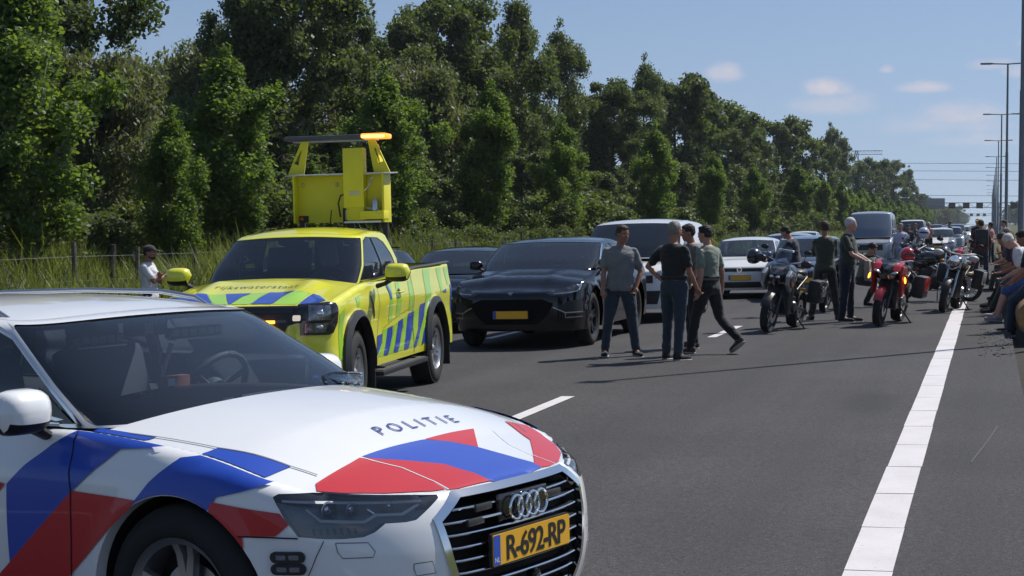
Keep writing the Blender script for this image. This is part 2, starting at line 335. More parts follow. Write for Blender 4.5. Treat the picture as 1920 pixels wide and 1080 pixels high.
# ================================================================ vehicles
class Body:
    """lower body of a vehicle: a plan outline swept over height. a = distance along the outline from the nose (left side +, right side -)"""
    def __init__(s, W, xn, xt, Lf, nf, Lr, nr, sprof, fprof, rprof, ztop, rtab=((-9, .03), (9, .03)), wheels=(0, -2.9), hubz=.34, Ra=.37, flare=.012, sill=.20):
        s.W, s.xn, s.xt, s.Lf, s.Lr = W, xn, xt, Lf, Lr; s.wheels = wheels; s.hubz = hubz; s.Ra = Ra; s.flare = flare; s.sill = sill
        t = np.linspace(0, np.pi / 2, 1500)
        fx = (xn - Lf) + Lf * np.cos(t) ** (2 / nf); fy = W * np.sin(t) ** (2 / nf)
        rx = (xt + Lr) - Lr * np.sin(t) ** (2 / nr); ry = W * np.cos(t) ** (2 / nr)
        X = np.concatenate([fx, np.linspace(xn - Lf, xt + Lr, 60)[1:-1], rx]); Y = np.concatenate([fy, np.full(58, W), ry])
        A = np.concatenate([[0], np.cumsum(np.hypot(np.diff(X), np.diff(Y)))]); s.A = np.linspace(0, A[-1], 3000)
        s.X = np.interp(s.A, A, X); s.Y = np.interp(s.A, A, Y); dx = np.gradient(s.X, s.A); dy = np.gradient(s.Y, s.A); k = np.ones(25) / 25
        dxs = np.convolve(np.pad(dx, 12, 'edge'), k, 'valid'); dys = np.convolve(np.pad(dy, 12, 'edge'), k, 'valid'); l = np.hypot(dxs, dys)
        s.NX = dys / l; s.NY = -dxs / l; s.Amax = A[-1]
        s.sp = smooth_tab(sprof); s.fp = smooth_tab(fprof); s.rp = smooth_tab(rprof); s.zt = smooth_tab(ztop); s.rt = list(rtab)
    def ax(s, x):          # outline distance of a side x
        return float(np.interp(-x, -s.X, s.A))
    def ay(s, y):          # outline distance of a nose y (signed)
        m = s.X > s.xn - s.Lf; return math.copysign(float(np.interp(abs(y), s.Y[m], s.A[m])), y)
    def ary(s, y):         # same on the tail
        m = s.X < s.xt + s.Lr; return math.copysign(float(np.interp(-abs(y), -s.Y[m], s.A[m])), y)
    def ztop(s, a):
        return itp(s.zt, np.interp(np.abs(a), s.A, s.X))
    def __call__(s, a, z):
        sg = np.where(np.asarray(a) < 0, -1., 1.); b = np.abs(a); x0 = np.interp(b, s.A, s.X); y0 = np.interp(b, s.A, s.Y); nx = np.interp(b, s.A, s.NX); ny = np.interp(b, s.A, s.NY)
        zt = itp(s.zt, x0); r = itp(s.rt, x0); wf = np.clip((x0 - (s.xn - s.Lf)) / s.Lf, 0, 1); wf = wf * wf * (3 - 2 * wf); wr = np.clip(((s.xt + s.Lr) - x0) / s.Lr, 0, 1); wr = wr * wr * (3 - 2 * wr)
        y = y0 * itp(s.sp, z); x = x0 - wf * itp(s.fp, z) + wr * itp(s.rp, z)
        side = (1 - wf) * (1 - wr)
        for xc in s.wheels:
            d = np.hypot(x0 - xc, z - s.hubz); y = y + s.flare * np.exp(-((d - s.Ra) / .045) ** 2) * np.clip((y0 / s.W - .8) * 5, 0, 1)
        dz = np.clip(zt - z, 0, r); i = r - np.sqrt(np.maximum(r * r - (r - dz) ** 2, 0))
        return np.stack([x - nx * i, (y - ny * i) * sg, np.asarray(z) + 0 * y], -1)
    def bottom(s, a0, a1, R=None):
        """lower edge between two outline positions on the left side (a0<a1), cut by the wheel arches"""
        R = R or s.Ra; pts = []; a = a0; ev = []
        zs = s.sill; h = max(zs - s.hubz, -R * .98); dx = math.sqrt(R * R - h * h)
        cuts = sorted([(s.ax(xc + dx), s.ax(xc - dx), xc) for xc in s.wheels]); pts.append((a0, zs))
        for c0, c1, xc in cuts:
            if c1 < a0 or c0 > a1: continue
            t0 = math.atan2(h, dx); t1 = math.pi - t0; n = 40
            for i in range(n + 1):
                t = t0 + (t1 - t0) * i / n; A = s.ax(xc + R * math.cos(t))
                if a0 < A < a1: pts.append((A, s.hubz + R * math.sin(t)))
        pts.append((a1, zs)); return pts
    def top(s, a0, a1, drop=0., n=None):
        n = n or max(2, int((a1 - a0) / .04)); return [(a, float(s.ztop(a)) - drop) for a in np.linspace(a0, a1, n)]
    def arch_lip(s, mb, mat, sg, depth=.05, R=None):
        R = R or s.Ra
        for xc in s.wheels:
            h = s.sill - s.hubz; dx = math.sqrt(R * R - h * h); t0 = math.atan2(h, dx); A = []; Z = []
            for i in range(41): t = t0 + (math.pi - 2 * t0) * i / 40; A.append(s.ax(xc + R * math.cos(t)) * sg); Z.append(s.hubz + R * math.sin(t))
            P = s(np.array(A), np.array(Z)); Q = P.copy(); Q[:, 1] -= depth * sg; k = len(A)
            mb.add(np.concatenate([P, Q]).tolist(), [(i, i + 1, k + i + 1, k + i) for i in range(k - 1)], mat, True, None, np.concatenate([(np.stack([xc - P[:, 0], 0 * P[:, 0], s.hubz - P[:, 2]], -1)) / R] * 2).tolist())
class Lid:
    """bonnet: height field spanning the upper edge of the body in front of the windscreen"""
    def __init__(s, b, crown, cr_len=.5, bumps=()):
        s.b = b; s.cr = crown; s.cl = cr_len; s.bumps = bumps; a = np.linspace(0, b.ax(-1.2), 600); O = b(a, b.ztop(a)); s.O = O
        o = np.argsort(O[:, 0]); s.xs = O[o, 0]; s.ys = O[o, 1]; s.zs = O[o, 2]; s.xm = O[:, 0].max()
    def z(s, x, y):
        ye = np.maximum(np.interp(x, s.xs, s.ys), .02); zt = np.interp(x, s.xs, s.zs); c = s.cr * np.clip((s.xm - x) / s.cl, 0, 1) ** .7
        q = np.clip(np.abs(y) / ye, 0, 1); r = zt + c * (1 - q ** 2.2)
        for (amp, yc, w, x0, x1) in s.bumps:
            r = r + amp * np.exp(-((np.abs(y) - yc) / w) ** 2) * np.clip((x - x0) / .25, 0, 1) * np.clip((x1 - x) / .25, 0, 1)
        return r
    def __call__(s, x, y): return np.stack([x, y, s.z(x, y)], -1)
    def outline(s, xc0, bow=.0, n=40):
        """polygon (x,y): nose edge then the rear edge at x=xc0 (bowed forward in the middle)"""
        m = s.O[:, 0] > xc0; L = s.O[m][:, :2]; L = L[::max(1, len(L) // n)].tolist(); yb = float(np.interp(xc0, s.xs, s.ys)); L.append([xc0, yb])
        back = [[xc0 + bow * (1 - (t / yb) ** 2), t] for t in np.linspace(yb, -yb, 24)[1:-1]]
        return L + back + [[p[0], -p[1]] for p in L[::-1][:-1]]
class Cab:
    """greenhouse: b in [-3,3] round the cab (0 windscreen centre, 1..2 side, 3 rear), v in [0,1] belt to roof"""
    def __init__(s, base, top, belt, roof, k=.05, bulge=.02, rr=.04):
        s.base, s.top = base, top; s.belt = smooth_tab(belt); s.roof = smooth_tab(roof); s.k = k; s.bulge = bulge; s.rr = rr; s.Wt = top[1]
    def plan(s, q, b):
        xf, W, Lf, nf, xr, Lr, nr = q; b = np.abs(b); t = np.clip(b, 0, 1) * np.pi / 2; u = np.clip(b - 1, 0, 1); w = np.clip(b - 2, 0, 1) * np.pi / 2
        x = np.where(b <= 1, (xf - Lf) + Lf * np.maximum(np.cos(t), 0) ** (2 / nf), np.where(b <= 2, (xf - Lf) + ((xr + Lr) - (xf - Lf)) * u, (xr + Lr) - Lr * np.maximum(np.sin(w), 0) ** (2 / nr)))
        y = np.where(b <= 1, W * np.maximum(np.sin(t), 0) ** (2 / nf), np.where(b <= 2, W, W * np.maximum(np.cos(w), 0) ** (2 / nr))); return x, y
    def zr(s, x, y): return itp(s.roof, x) - s.k * (np.abs(y) / s.Wt) ** 2.4
    def __call__(s, b, v):
        b = np.clip(b, -3, 3); v = np.clip(np.asarray(v, float), 0, 1)
        sg = np.where(b < 0, -1., 1.); x0, y0 = s.plan(s.base, b); x1, y1 = s.plan(s.top, b); r = np.clip((v - .86) / .14, 0, 1)
        cx, cy = x0 - (s.base[0] + s.base[4]) / 2, y0; l = np.hypot(cx * .25, cy) + 1e-6; ox, oy = cx * .25 / l, cy / l
        f = v; bl = s.bulge * 4 * v * (1 - v); x = x0 + (x1 - x0) * f + ox * (bl + s.rr * (1 - r * r) * np.clip(v * 3, 0, 1)); y = y0 + (y1 - y0) * f + oy * (bl + s.rr * (1 - r * r) * np.clip(v * 3, 0, 1))
        zb = itp(s.belt, x0); zt = s.zr(x1, y1); z = zb + (zt - zb) * (v - .5 * .14 * r * r) / .93
        return np.stack([x, y * sg, z], -1)
    def inv(s, x, z, sg=1):
        """(b,v) of a side point given as x,z"""
        p = np.array([1.5, .5])
        for _ in range(30):
            X = s(np.array([p[0]]), np.array([p[1]]))[0]; e = np.array([x - X[0], z - X[2]])
            if np.abs(e).max() < 1e-5: break
            J = np.zeros((2, 2))
            for i in range(2):
                q = p.copy(); q[i] += 1e-4; Y = s(np.array([q[0]]), np.array([q[1]]))[0]; J[:, i] = [(Y[0] - X[0]) / 1e-4, (Y[2] - X[2]) / 1e-4]
            try: st = np.linalg.solve(J, e)
            except Exception: break
            p = p + np.clip(st, -.2, .2); p[0] = min(max(p[0], .3), 2.7); p[1] = min(max(p[1], .0), 1.)
        return (p[0] * sg, p[1])
    def roofline(s, n=30):
        b = np.linspace(0, 3, n * 3); x, y = s.plan(s.top, b); L = list(zip(x.tolist(), y.tolist())); return L + [(p[0], -p[1]) for p in L[::-1][1:-1]]
    def roof_fn(s, x, y): return np.stack([x, y, s.zr(x, y)], -1)
    def side_poly(s, xz, sg, res=.12):
        d = densify(xz, res); return [s.inv(p[0], p[1], sg) for p in d]
SB = np.array([1.0, .45])
def cabpatch(mb, cab, poly, mat, holes=(), res=.045, off=0., ref=None):
    f = lambda u, v: cab(u, v / .45)
    return patch(mb, f, [(p[0], p[1] * .45) for p in poly], mat, [[(p[0], p[1] * .45) for p in h] for h in holes], res, off, ref)

def wheel(root, x, y, z, R, w, rr, style, mat_rim, sg, steer=0., tread=True):
    """tyre and rim; sg = +1 left side, -1 right side of the vehicle"""
    M = Matrix.Translation((x, y, z)) @ Matrix.Rotation(steer, 4, 'Z')
    t = MB(); h = w / 2; s = (R - rr)
    prof = [(rr * .97, -h * .70), (rr, -h * .86), (rr + s * .25, -h), (rr + s * .55, -h * 1.03), (R - .035, -h * .93), (R - .010, -h * .80), (R, -h * .55), (R, h * .55), (R - .010, h * .80), (R - .035, h * .93), (rr + s * .55, h * 1.03), (rr + s * .25, h), (rr, h * .86), (rr * .97, h * .70)]
    t.lathe(prof, RUBBER, n=56)
    if tread:
        for k in range(56):
            a = 2 * math.pi * k / 56
            for q in (-.62, .62):
                t.box((math.cos(a) * (R - .006), q * h, math.sin(a) * (R - .006)), (.016, h * .45, .028), RUBBER, rot=Matrix.Rotation(-a, 3, 'Y'))
    t.v = [tuple(M @ Vector(p)) for p in t.v]; ty = t.build('tyre', root, 50)
    r = MB(); o = sg * h
    r.lathe([(rr * .99, -o * .7), (rr * .90, -o * .5), (rr * .88, o * .2), (rr * .90, o * .74), (rr * .975, o * .84), (rr * 1.0, o * .90), (rr * .985, o * .80)], mat_rim, n=48)
    r.lathe([(0, -o * .1), (rr * .86, -o * .1)], UNDER, n=32)
    r.lathe([(rr * .30, o * .12), (rr * .62, o * .12), (rr * .62, o * .2), (rr * .30, o * .2)], SATIN, n=32)
    r.lathe([(0, o * .78), (rr * .10, o * .76), (rr * .20, o * .60), (rr * .22, o * .3)], mat_rim, n=24)
    n, sw, twin = style
    for k in range(n):
        for q in ((-1, 1) if twin else (0,)):
            a = 2 * math.pi * k / n + q * twin + .3
            pts = [(.15, .58), (.45, .56), (.75, .60), (.93, .74)]; V = []
            for (f, d) in pts:
                c = Vector((math.cos(a + q * twin * (f - .2) * .6), 0, math.sin(a + q * twin * (f - .2) * .6))) * rr * f; tn = Vector((-math.sin(a), 0, math.cos(a))); wd = sw * (1.15 - .35 * f)
                V += [c + tn * wd + Vector((0, o * (d - .22), 0)), c + tn * wd * .8 + Vector((0, o * d, 0)), c - tn * wd * .8 + Vector((0, o * d, 0)), c - tn * wd + Vector((0, o * (d - .22), 0))]
            r.add(V, [(i * 4 + j, i * 4 + (j + 1) % 4, (i + 1) * 4 + (j + 1) % 4, (i + 1) * 4 + j) for i in range(3) for j in range(4)], mat_rim, False)
    for k in range(5):
        a = 2 * math.pi * k / 5; r.lathe([(0, o * .60), (.009, o * .60), (.009, o * .5)], BLACK, c=(math.cos(a) * rr * .15, 0, math.sin(a) * rr * .15), n=8)
    r.v = [tuple(M @ Vector(p)) for p in r.v]; r.build('rim', ty, 35)
    return ty

def plate_obj(root, txt, M, w=.52, h=.11, size=.098, sp=1.0, blue=True):
    """yellow number plate; M places its centre with x to the right and z out of the face"""
    p = MB(); p.prism(rrect(-w / 2 - .006, -h / 2 - .006, w / 2 + .006, h / 2 + .006, .012), 'Z', -.012, 0, BLACK); p.prism(rrect(-w / 2, -h / 2, w / 2, h / 2, .008), 'Z', 0.0005, .004, PLATE)
    if blue: p.prism(rrect(-w / 2 + .002, -h / 2 + .002, -w / 2 + .045, h / 2 - .002, .006), 'Z', .0045, .005, PLATEBLUE)
    if txt:
        flat_text(p, txt, size, Matrix.Translation((.024 if blue else 0, -size * .35, .0056)), INK, spacing=sp, bold=.0022)
        if blue: flat_text(p, 'NL', .026, Matrix.Translation((-w / 2 + .0235, -h / 2 + .012, .0056)), WHITE)
    p.v = [tuple(M @ Vector(q)) for q in p.v]; return p.build('licence_plate', root)

def mirror_cap(root, x, y, z, sg, paintm, s=1., lower=BLACK):
    """door mirror: shell, darker lower half, arm, glass"""
    f = MB()
    n = 16; k = 10; vs = []; fs = []
    for i in range(k + 1):
        t = i / k; yy = (t - .5) * .24 * s; e = (1 - abs(2 * t - 1) ** 3.2) ** .5; hh = .085 * s * (.35 + .65 * e) if 0 < i < k else .01; dd = .075 * s * e + .004
        for j in range(n):
            a = 2 * math.pi * j / n; c, q = math.cos(a), math.sin(a)
            vs.append((x + (dd * 1.25 * max(c, 0) ** .8 - .03 * s * max(-c, 0) ** .5), y + sg * yy, z + hh * math.copysign(abs(q) ** .8, q)))
    for i in range(k):
        for j in range(n): fs.append((i * n + j, i * n + (j + 1) % n, (i + 1) * n + (j + 1) % n, (i + 1) * n + j))
    lo = [q for q in fs if np.mean([vs[m][2] for m in q]) < z - .035 * s]; hi = [q for q in fs if q not in lo]
    f.add(vs, hi, paintm); o = f.build('mirror', root, 60)
    g = MB(); g.add(vs, lo, lower); g.tube([(x, y - sg * .06, z - .06 * s), (x - .0, y - sg * .13, z - .10 * s), (x - .02, y - sg * .21, z - .12 * s)], [.04 * s, .032 * s, .04 * s], lower, 10, flat=.6); g.build('mirror_base', o)
    g = MB(); g.box((x - .034 * s, y, z), (.006, .19 * s, .125 * s), REFLECT, .002); g.build('mirror_glass', o)
    return o

def seats(root, xs, zseat, y=.37, rear=None, wheel_at=None, dash=None, zroof=1.3, head_h=.17):
    """dark cabin: seats, dashboard, steering wheel"""
    for x in xs:
        for sg in (1, -1):
            s = MB(); s.box((x, sg * y, zseat), (.5, .5, .16), SEAT, .05); s.box((x - .30, sg * y, zseat + .36), (.15, .48, .62), SEAT, .06, Matrix.Rotation(rad(-14), 3, 'Y'))
            s.box((x - .40, sg * y, zseat + .76), (.11, .27, head_h), SEAT, .045, Matrix.Rotation(rad(-8), 3, 'Y')); s.tube([(x - .38, sg * y - .06, zseat + .62), (x - .40, sg * y - .06, zseat + .75)], .007, SATIN, 6); s.tube([(x - .38, sg * y + .06, zseat + .62), (x - .40, sg * y + .06, zseat + .75)], .007, SATIN, 6)
            s.build('seat', root, 50)
    if rear is not None:
        s = MB(); s.box((rear, 0, zseat), (.5, 1.2, .16), SEAT, .05); s.box((rear - .32, 0, zseat + .30), (.14, 1.25, .58), SEAT, .06, Matrix.Rotation(rad(-16), 3, 'Y'))
        for yy in (-.38, .38): s.box((rear - .42, yy, zseat + .64), (.09, .24, .13), SEAT, .035)
        s.build('rear_bench', root, 50)
    if dash:
        x, z, wd = dash; s = MB(); s.box((x, 0, z - .14), (.42, wd, .26), INTERIOR, .06); s.box((x - .12, .37, z + .0), (.2, .36, .09), INTERIOR, .035); s.build('dashboard', root, 50)
    if wheel_at:
        x, yy, z = wheel_at; s = MB(); R3 = Matrix.Rotation(rad(-62), 3, 'Y'); pts = []
        for i in range(25): a = 2 * math.pi * i / 24; pts.append(Vector((x, yy, z)) + R3 @ Vector((.185 * math.cos(a), .185 * math.sin(a), 0)))
        s.tube(pts, .015, INTERIOR, 8, cap=False)
        for a in (0, 120, 240): s.tube([(x, yy, z), Vector((x, yy, z)) + R3 @ Vector((-.18 * math.cos(rad(a)), .18 * math.sin(rad(a)), 0))], .014, INTERIOR, 6)
        s.ball((x, yy, z), (.05, .06, .06), INTERIOR); s.build('steering_wheel', root)
class Deck:
    """height field between the upper body edges over an x range (boot lid, dark shelf under the glass)"""
    def __init__(s, b, x0, x1, crown):
        a = np.linspace(b.ax(x0), b.Amax if x1 is None else b.ax(x1), 300); O = b(a, b.ztop(a)); s.O = O; o = np.argsort(O[:, 0]); s.xs, s.ys, s.zs = O[o, 0], O[o, 1], O[o, 2]; s.cr = crown
    def __call__(s, x, y):
        ye = np.maximum(np.interp(x, s.xs, s.ys), .02); return np.stack([x, y, np.interp(x, s.xs, s.zs) + s.cr * (1 - np.clip(np.abs(y) / ye, 0, 1) ** 2) * np.clip((x - s.xs[0]) / .3, 0, 1)], -1)
    def outline(s):
        L = s.O[::6][:, :2].tolist() + [s.O[-1, :2].tolist()]; return L + [[p[0], -p[1]] for p in L[::-1] if abs(p[1]) > 1e-3]

def base_car(root, S):
    """body shell, bonnet, glasshouse, wheels of any car from its table of measures; returns the surfaces for details"""
    b = Body(**S['body']); P = S['paint']; lid = Lid(b, S['crown'], S.get('cl', .5), bumps=S.get('bumps', ())); cab = Cab(**S['cab']); xc = S['cowl']; res = S.get('res', .06)
    A = b.Amax - .002
    bt = b.bottom(0.0, A); outer = bt + b.top(0.0, A)[::-1]
    outer = [(-p[0], p[1]) for p in bt[::-1][:-1]] + bt + b.top(0, A)[::-1] + [(-p[0], p[1]) for p in b.top(0, A)[1:]]
    m = MB(); patch(m, b, outer, P, holes=S.get('holes', ()), res=res)
    for sg in (1, -1): b.arch_lip(m, P, sg)
    if S.get('boot', True):
        d = Deck(b, S['bootx'], None, S.get('bootcrown', .03)); patch(m, d, d.outline(), P, res=.1)
    body = m.build('body', root)
    # dark inner structure: wheel wells, floor, shelf under the glass
    m = MB()
    for xw in b.wheels:
        for sg in (1, -1):
            n = 24; V = []; R = b.Ra + .004; ys = [b.W * .955, b.W * .52]
            for i in range(n + 1):
                t = -.35 + (math.pi + .7) * i / n
                for yy in ys: V.append((xw + R * math.cos(t), sg * yy, b.hubz + R * math.sin(t)))
            m.add(V, [(2 * i, 2 * i + 1, 2 * i + 3, 2 * i + 2) for i in range(n)], UNDER)
            m.add([(xw + R * math.cos(2 * math.pi * i / 24), sg * ys[1], max(b.hubz + R * math.sin(2 * math.pi * i / 24), b.sill)) for i in range(24)], [tuple(range(24))], UNDER, False)
    xf, xr = b.xn - .22, b.xt + .2; wi = b.W * .52 * 2 - .02
    m.box(((xf + xr) / 2, 0, b.sill + .12), (xf - xr, wi, .2), UNDER)
    m.box(((b.wheels[0] + b.wheels[1]) / 2, 0, b.sill + .08), (b.wheels[0] - b.wheels[1] - 2 * b.Ra - .02, b.W * 1.84, .14), UNDER)
    m.box((b.xn - .30, 0, .50), (.24, wi, .36), UNDER)
    if not S.get('open'):
        d = Deck(b, xc + .02, S['bootx'], 0.); patch(m, lambda x, y: d(x, y) - np.array([0, 0, .012]), d.outline()[:len(d.outline())], UNDER, res=.3)
    m.build('underbody', root)
    # bonnet
    m = MB(); patch(m, lid, lid.outline(xc, S.get('bow', .08)), S.get('hoodpaint', P), res=S.get('hres', .06)); hood = m.build('bonnet', root)
    m = MB(); O = lid.outline(xc - .42, 0); patch(m, lambda x, y: lid(x, y) - np.array([0, 0, .022]), [p for p in O if p[0] < xc + .12], BLACK, res=.08); m.build('cowl', root)
    # glasshouse
    holes = []; win = MB(); ba, v0, v1 = S['ws']
    ws = [(t, u) for t, u in rrect(-ba, v0, ba, v1, .05)]; holes.append(ws)
    sides = []
    for sg in (1, -1):
        for pz in S['dlo']: q = cab.side_poly(pz, sg); holes.append(q); sides.append((sg, q))
    rw = S.get('rw')
    if rw:
        for sg in (1, -1):
            holes.append([(sg * t, u) for t, u in (rrect(3 - rw[0], rw[1], 3 - .015, rw[2], .04) if True else 0)])
    m = MB(); full = [(-3, 0), (3, 0), (3, 1), (-3, 1)]
    vb = S.get('vbase', 0.0)
    full = [(t, vb) for t in np.linspace(-3, 3, 61)] + [(t, 1) for t in np.linspace(3, -3, 61)]
    cabpatch(m, cab, full, P, holes=holes, res=S.get('cres', .05)); m.build('pillars', root)
    if S.get('lining', True):
        m = MB(); cabpatch(m, cab, full, INTERIOR, holes=holes, res=.08, off=-.018); patch(m, lambda x, y: cab.roof_fn(x, y) - np.array([0, 0, .02]), cab.roofline(), INTERIOR, res=.3); m.build('roof_lining', root)
    m = MB(); patch(m, cab.roof_fn, cab.roofline(), S.get('roofpaint', P), res=.07); m.build('roof', root)
    gm = S.get('glass', DGLASS)
    m = MB(); cabpatch(m, cab, ws, S.get('wsglass', gm), off=-.004); w1 = m.build('windscreen', root)
    if S.get('frit', True):
        inner = [(t, u) for t, u in rrect(-ba * .93, v0 + .10 * S.get('fritb', 1), ba * .93, v1 - .05, .07)]
        m = MB(); cabpatch(m, cab, ws, GLOSSBLACK, holes=[inner], off=-.008); m.build('windscreen_border', w1)
    for sg, q in sides: m = MB(); cabpatch(m, cab, q, gm, off=-.004); m.build('side_window', root)
    if rw:
        m = MB()
        for sg in (1, -1): cabpatch(m, cab, [(sg * t, u) for t, u in rrect(3 - rw[0], rw[1], 3 - .015, rw[2], .04)], gm, off=-.004)
        m.build('rear_window', root)
    # wheels
    R, w, rr, style, rm = S['wheel']; steer = S.get('steer', 0.)
    for i, xw in enumerate(b.wheels):
        for sg in (1, -1): wheel(root, xw, sg * (b.W - w / 2 - S.get('inset', .012)), R - .004, R, w, rr, style, rm, sg, steer if i == 0 else 0., S.get('tread', False))
    return b, lid, cab
def seam(mb, fn, pts, w=.006, mat=None, off=.0016):
    return patch(mb, fn, ribbon(pts, w), mat or UNDER, res=.04, off=off)
def pp(root, name, fn, poly, mat, holes=(), res=.05, off=.002):
    m = MB(); patch(m, fn, poly, mat, holes, res, off); return m.build(name, root)
def mirror_poly(p): return [(-q[0], q[1]) for q in p]

# ---------------------------------------------------------------- the white police estate
PW = paint('police_white', (.80, .81, .82), .34, dirt=.05)
PBLUE = paint('livery_blue', (.008, .058, .42), .42, coat=.35, dirt=.015); PRED = paint('livery_red', (.50, .005, .011), .42, coat=.35, dirt=.015)
AUDI = dict(
    body=dict(W=.943, xn=.915, xt=-4.02, Lf=.80, nf=2.5, Lr=.6, nr=2.8,
              sprof=[(.10, .90), (.18, .945), (.3, .975), (.45, .992), (.6, 1.0), (.72, 1.0), (.80, .995), (.845, .985), (.87, .968), (.90, .950), (.96, .93), (1.05, .90)],
              fprof=[(.10, .12), (.2, .07), (.30, .03), (.42, 0), (.55, .0), (.65, .015), (.72, .04), (.78, .075), (.86, .12), (1., .2)], rprof=[(.1, .1), (.4, 0), (.7, .0), (1, .12)],
              ztop=[(.915, .765), (.80, .774), (.62, .805), (.45, .846), (.25, .888), (0, .928), (-.25, .955), (-.55, .976), (-.8, .972), (-1.5, .975), (-2.6, .985), (-3.4, 1.0), (-4.02, .99)],
              rtab=[(-9, .03), (-.65, .025), (-.4, .045), (.1, .06), (.6, .06), (.82, .03), (.9, .012)], wheels=(.04, -2.9), hubz=.392, Ra=.392, flare=.010, sill=.19),
    paint=PW, crown=.105, cl=.62, cowl=-.43, bow=.20, bumps=(), ws=(.93, .02, .90), bootx=-3.3, open=True, fritb=1.25, hres=.04, res=.028,
    cab=dict(base=(-.22, .80, .34, 2.6, -3.72, .35, 2.6), top=(-.99, .61, .22, 2.6, -3.05, .25, 2.6), belt=[(-.3, .985), (-.7, .975), (-1.5, .972), (-3, .99), (-3.8, 1.02)],
             roof=[(-.95, 1.375), (-1.15, 1.41), (-1.5, 1.436), (-2.0, 1.442), (-2.6, 1.43), (-3.1, 1.40)], k=.045, bulge=.012, rr=.035),
    dlo=[[(-.575, .992), (-.80, .985), (-1.72, .985), (-1.70, 1.352), (-1.36, 1.36), (-1.2, 1.345), (-1.04, 1.295), (-.78, 1.135)], [(-1.78, .985), (-2.75, .995), (-2.62, 1.36), (-1.76, 1.345)], [(-2.81, .998), (-3.35, 1.03), (-3.0, 1.32), (-2.68, 1.355)]],
    rw=(.85, .1, .85), glass=GLASS, wsglass=GLASS, wheel=(.375, .225, .262, (5, .022, .11), ALU), steer=rad(-3), tread=False)
# ================================================================ ground, road, markings
def struct(o): o['kind'] = 'structure'; return o
def asphalt():
    m, nt, b = new_mat('asphalt'); N = nt.nodes; L = nt.links; tc = N.new('ShaderNodeTexCoord')
    def noise_(sc, det, mp=None, rough=.6):
        n = N.new('ShaderNodeTexNoise'); n.inputs['Scale'].default_value = sc; n.inputs['Detail'].default_value = det; n.inputs['Roughness'].default_value = rough
        if mp: q = N.new('ShaderNodeMapping'); q.inputs['Scale'].default_value = mp; L.new(tc.outputs['Object'], q.inputs[0]); L.new(q.outputs[0], n.inputs['Vector'])
        else: L.new(tc.outputs['Object'], n.inputs['Vector'])
        return n.outputs['Fac']
    def ramp(f, a, c, lo, hi):
        r = N.new('ShaderNodeMapRange'); r.inputs['From Min'].default_value = a; r.inputs['From Max'].default_value = c; r.inputs['To Min'].default_value = lo; r.inputs['To Max'].default_value = hi; L.new(f, r.inputs['Value']); return r.outputs[0]
    v = N.new('ShaderNodeTexVoronoi'); v.inputs['Scale'].default_value = 75; L.new(tc.outputs['Object'], v.inputs['Vector'])
    grain = ramp(v.outputs['Color'] if False else noise_(120, 3, None, .75), .3, .7, .5, 1.5); grain2 = ramp(noise_(30, 5, None, .85), .35, .65, .62, 1.38); patchy = ramp(noise_(.35, 6), .3, .7, .86, 1.14); lane = ramp(noise_(1.0, 4, (1.1, .03, 1)), .3, .7, .86, 1.14)
    def mul(a, c): x = N.new('ShaderNodeMath'); x.operation = 'MULTIPLY'; L.new(a, x.inputs[0]); L.new(c, x.inputs[1]); return x.outputs[0]
    k = mul(mul(grain, grain2), mul(patchy, lane)); s = N.new('ShaderNodeVectorMath'); s.operation = 'SCALE'; s.inputs[0].default_value = (.055, .0535, .0555); L.new(k, s.inputs['Scale'])
    sp = N.new('ShaderNodeSeparateXYZ'); L.new(tc.outputs['Object'], sp.inputs[0])
    def mth(op, a, c, e=None):
        x = N.new('ShaderNodeMath'); x.operation = op
        for i_, q in enumerate((a, c, e)):
            if q is None: continue
            if isinstance(q, (int, float)): x.inputs[i_].default_value = q
            else: L.new(q, x.inputs[i_])
        return x.outputs[0]
    dx = mth('DIVIDE', mth('ADD', sp.outputs[0], 1.07), .24); dy = mth('DIVIDE', mth('ADD', sp.outputs[1], -16.0), 1.0); d2 = mth('ADD', mth('MULTIPLY', dx, dx), mth('MULTIPLY', dy, dy))
    wob = mth('ADD', d2, mth('MULTIPLY', noise_(4, 4), .9)); stain = ramp(wob, .7, 1.9, .80, 1.0); s2 = N.new('ShaderNodeVectorMath'); s2.operation = 'SCALE'; L.new(s.outputs[0], s2.inputs[0]); L.new(stain, s2.inputs['Scale']); L.new(s2.outputs[0], b.inputs['Base Color'])
    b.inputs['Roughness'].default_value = .88; b.inputs['Specular IOR Level'].default_value = .25
    bp = N.new('ShaderNodeBump'); bp.inputs['Strength'].default_value = .55; bp.inputs['Distance'].default_value = .006; L.new(v.outputs['Distance'], bp.inputs['Height']); L.new(bp.outputs[0], b.inputs['Normal']); return m
def sheet(name, xs, ys, zf, mat, parent=None):
    V = [(x, y, zf(x, y)) for y in ys for x in xs]; n = len(xs); F = [(j * n + i, j * n + i + 1, (j + 1) * n + i + 1, (j + 1) * n + i) for j in range(len(ys) - 1) for i in range(n - 1)]
    m = MB(); m.add(V, F, mat, True); return m.build(name, parent, 180)
YS_ = [-40, 0, 20, 40, 70, 120, 200, 400, 800, 1500, 3200]
XE = .34                                     # right edge of the asphalt
struct(sheet('road', [-13.0, -8, -4, 0, XE], YS_, lambda x, y: SLOPE * x, asphalt()))
SOIL = pmat('soil', (.022, .018, .014), .95, var=.5, vscale=3, bump=1, bscale=14); GRASSG = pmat('grass_ground', (.045, .06, .018), .95, var=.5, vscale=1.2, bump=1, bscale=25)
def land(x, y):
    if x < -13: return -.345 - .42 * math.exp(-((x + 14.4) / .75) ** 2) + .05 * noise.noise((x * .5, y * .5, 0)) - .012
    if x > XE: return -.10 + min((x - XE) * .05, .3) + .05 * noise.noise((x * .9, y * .5, 3)) - (.05 if x < 3 else 0)
    return SLOPE * x - .25
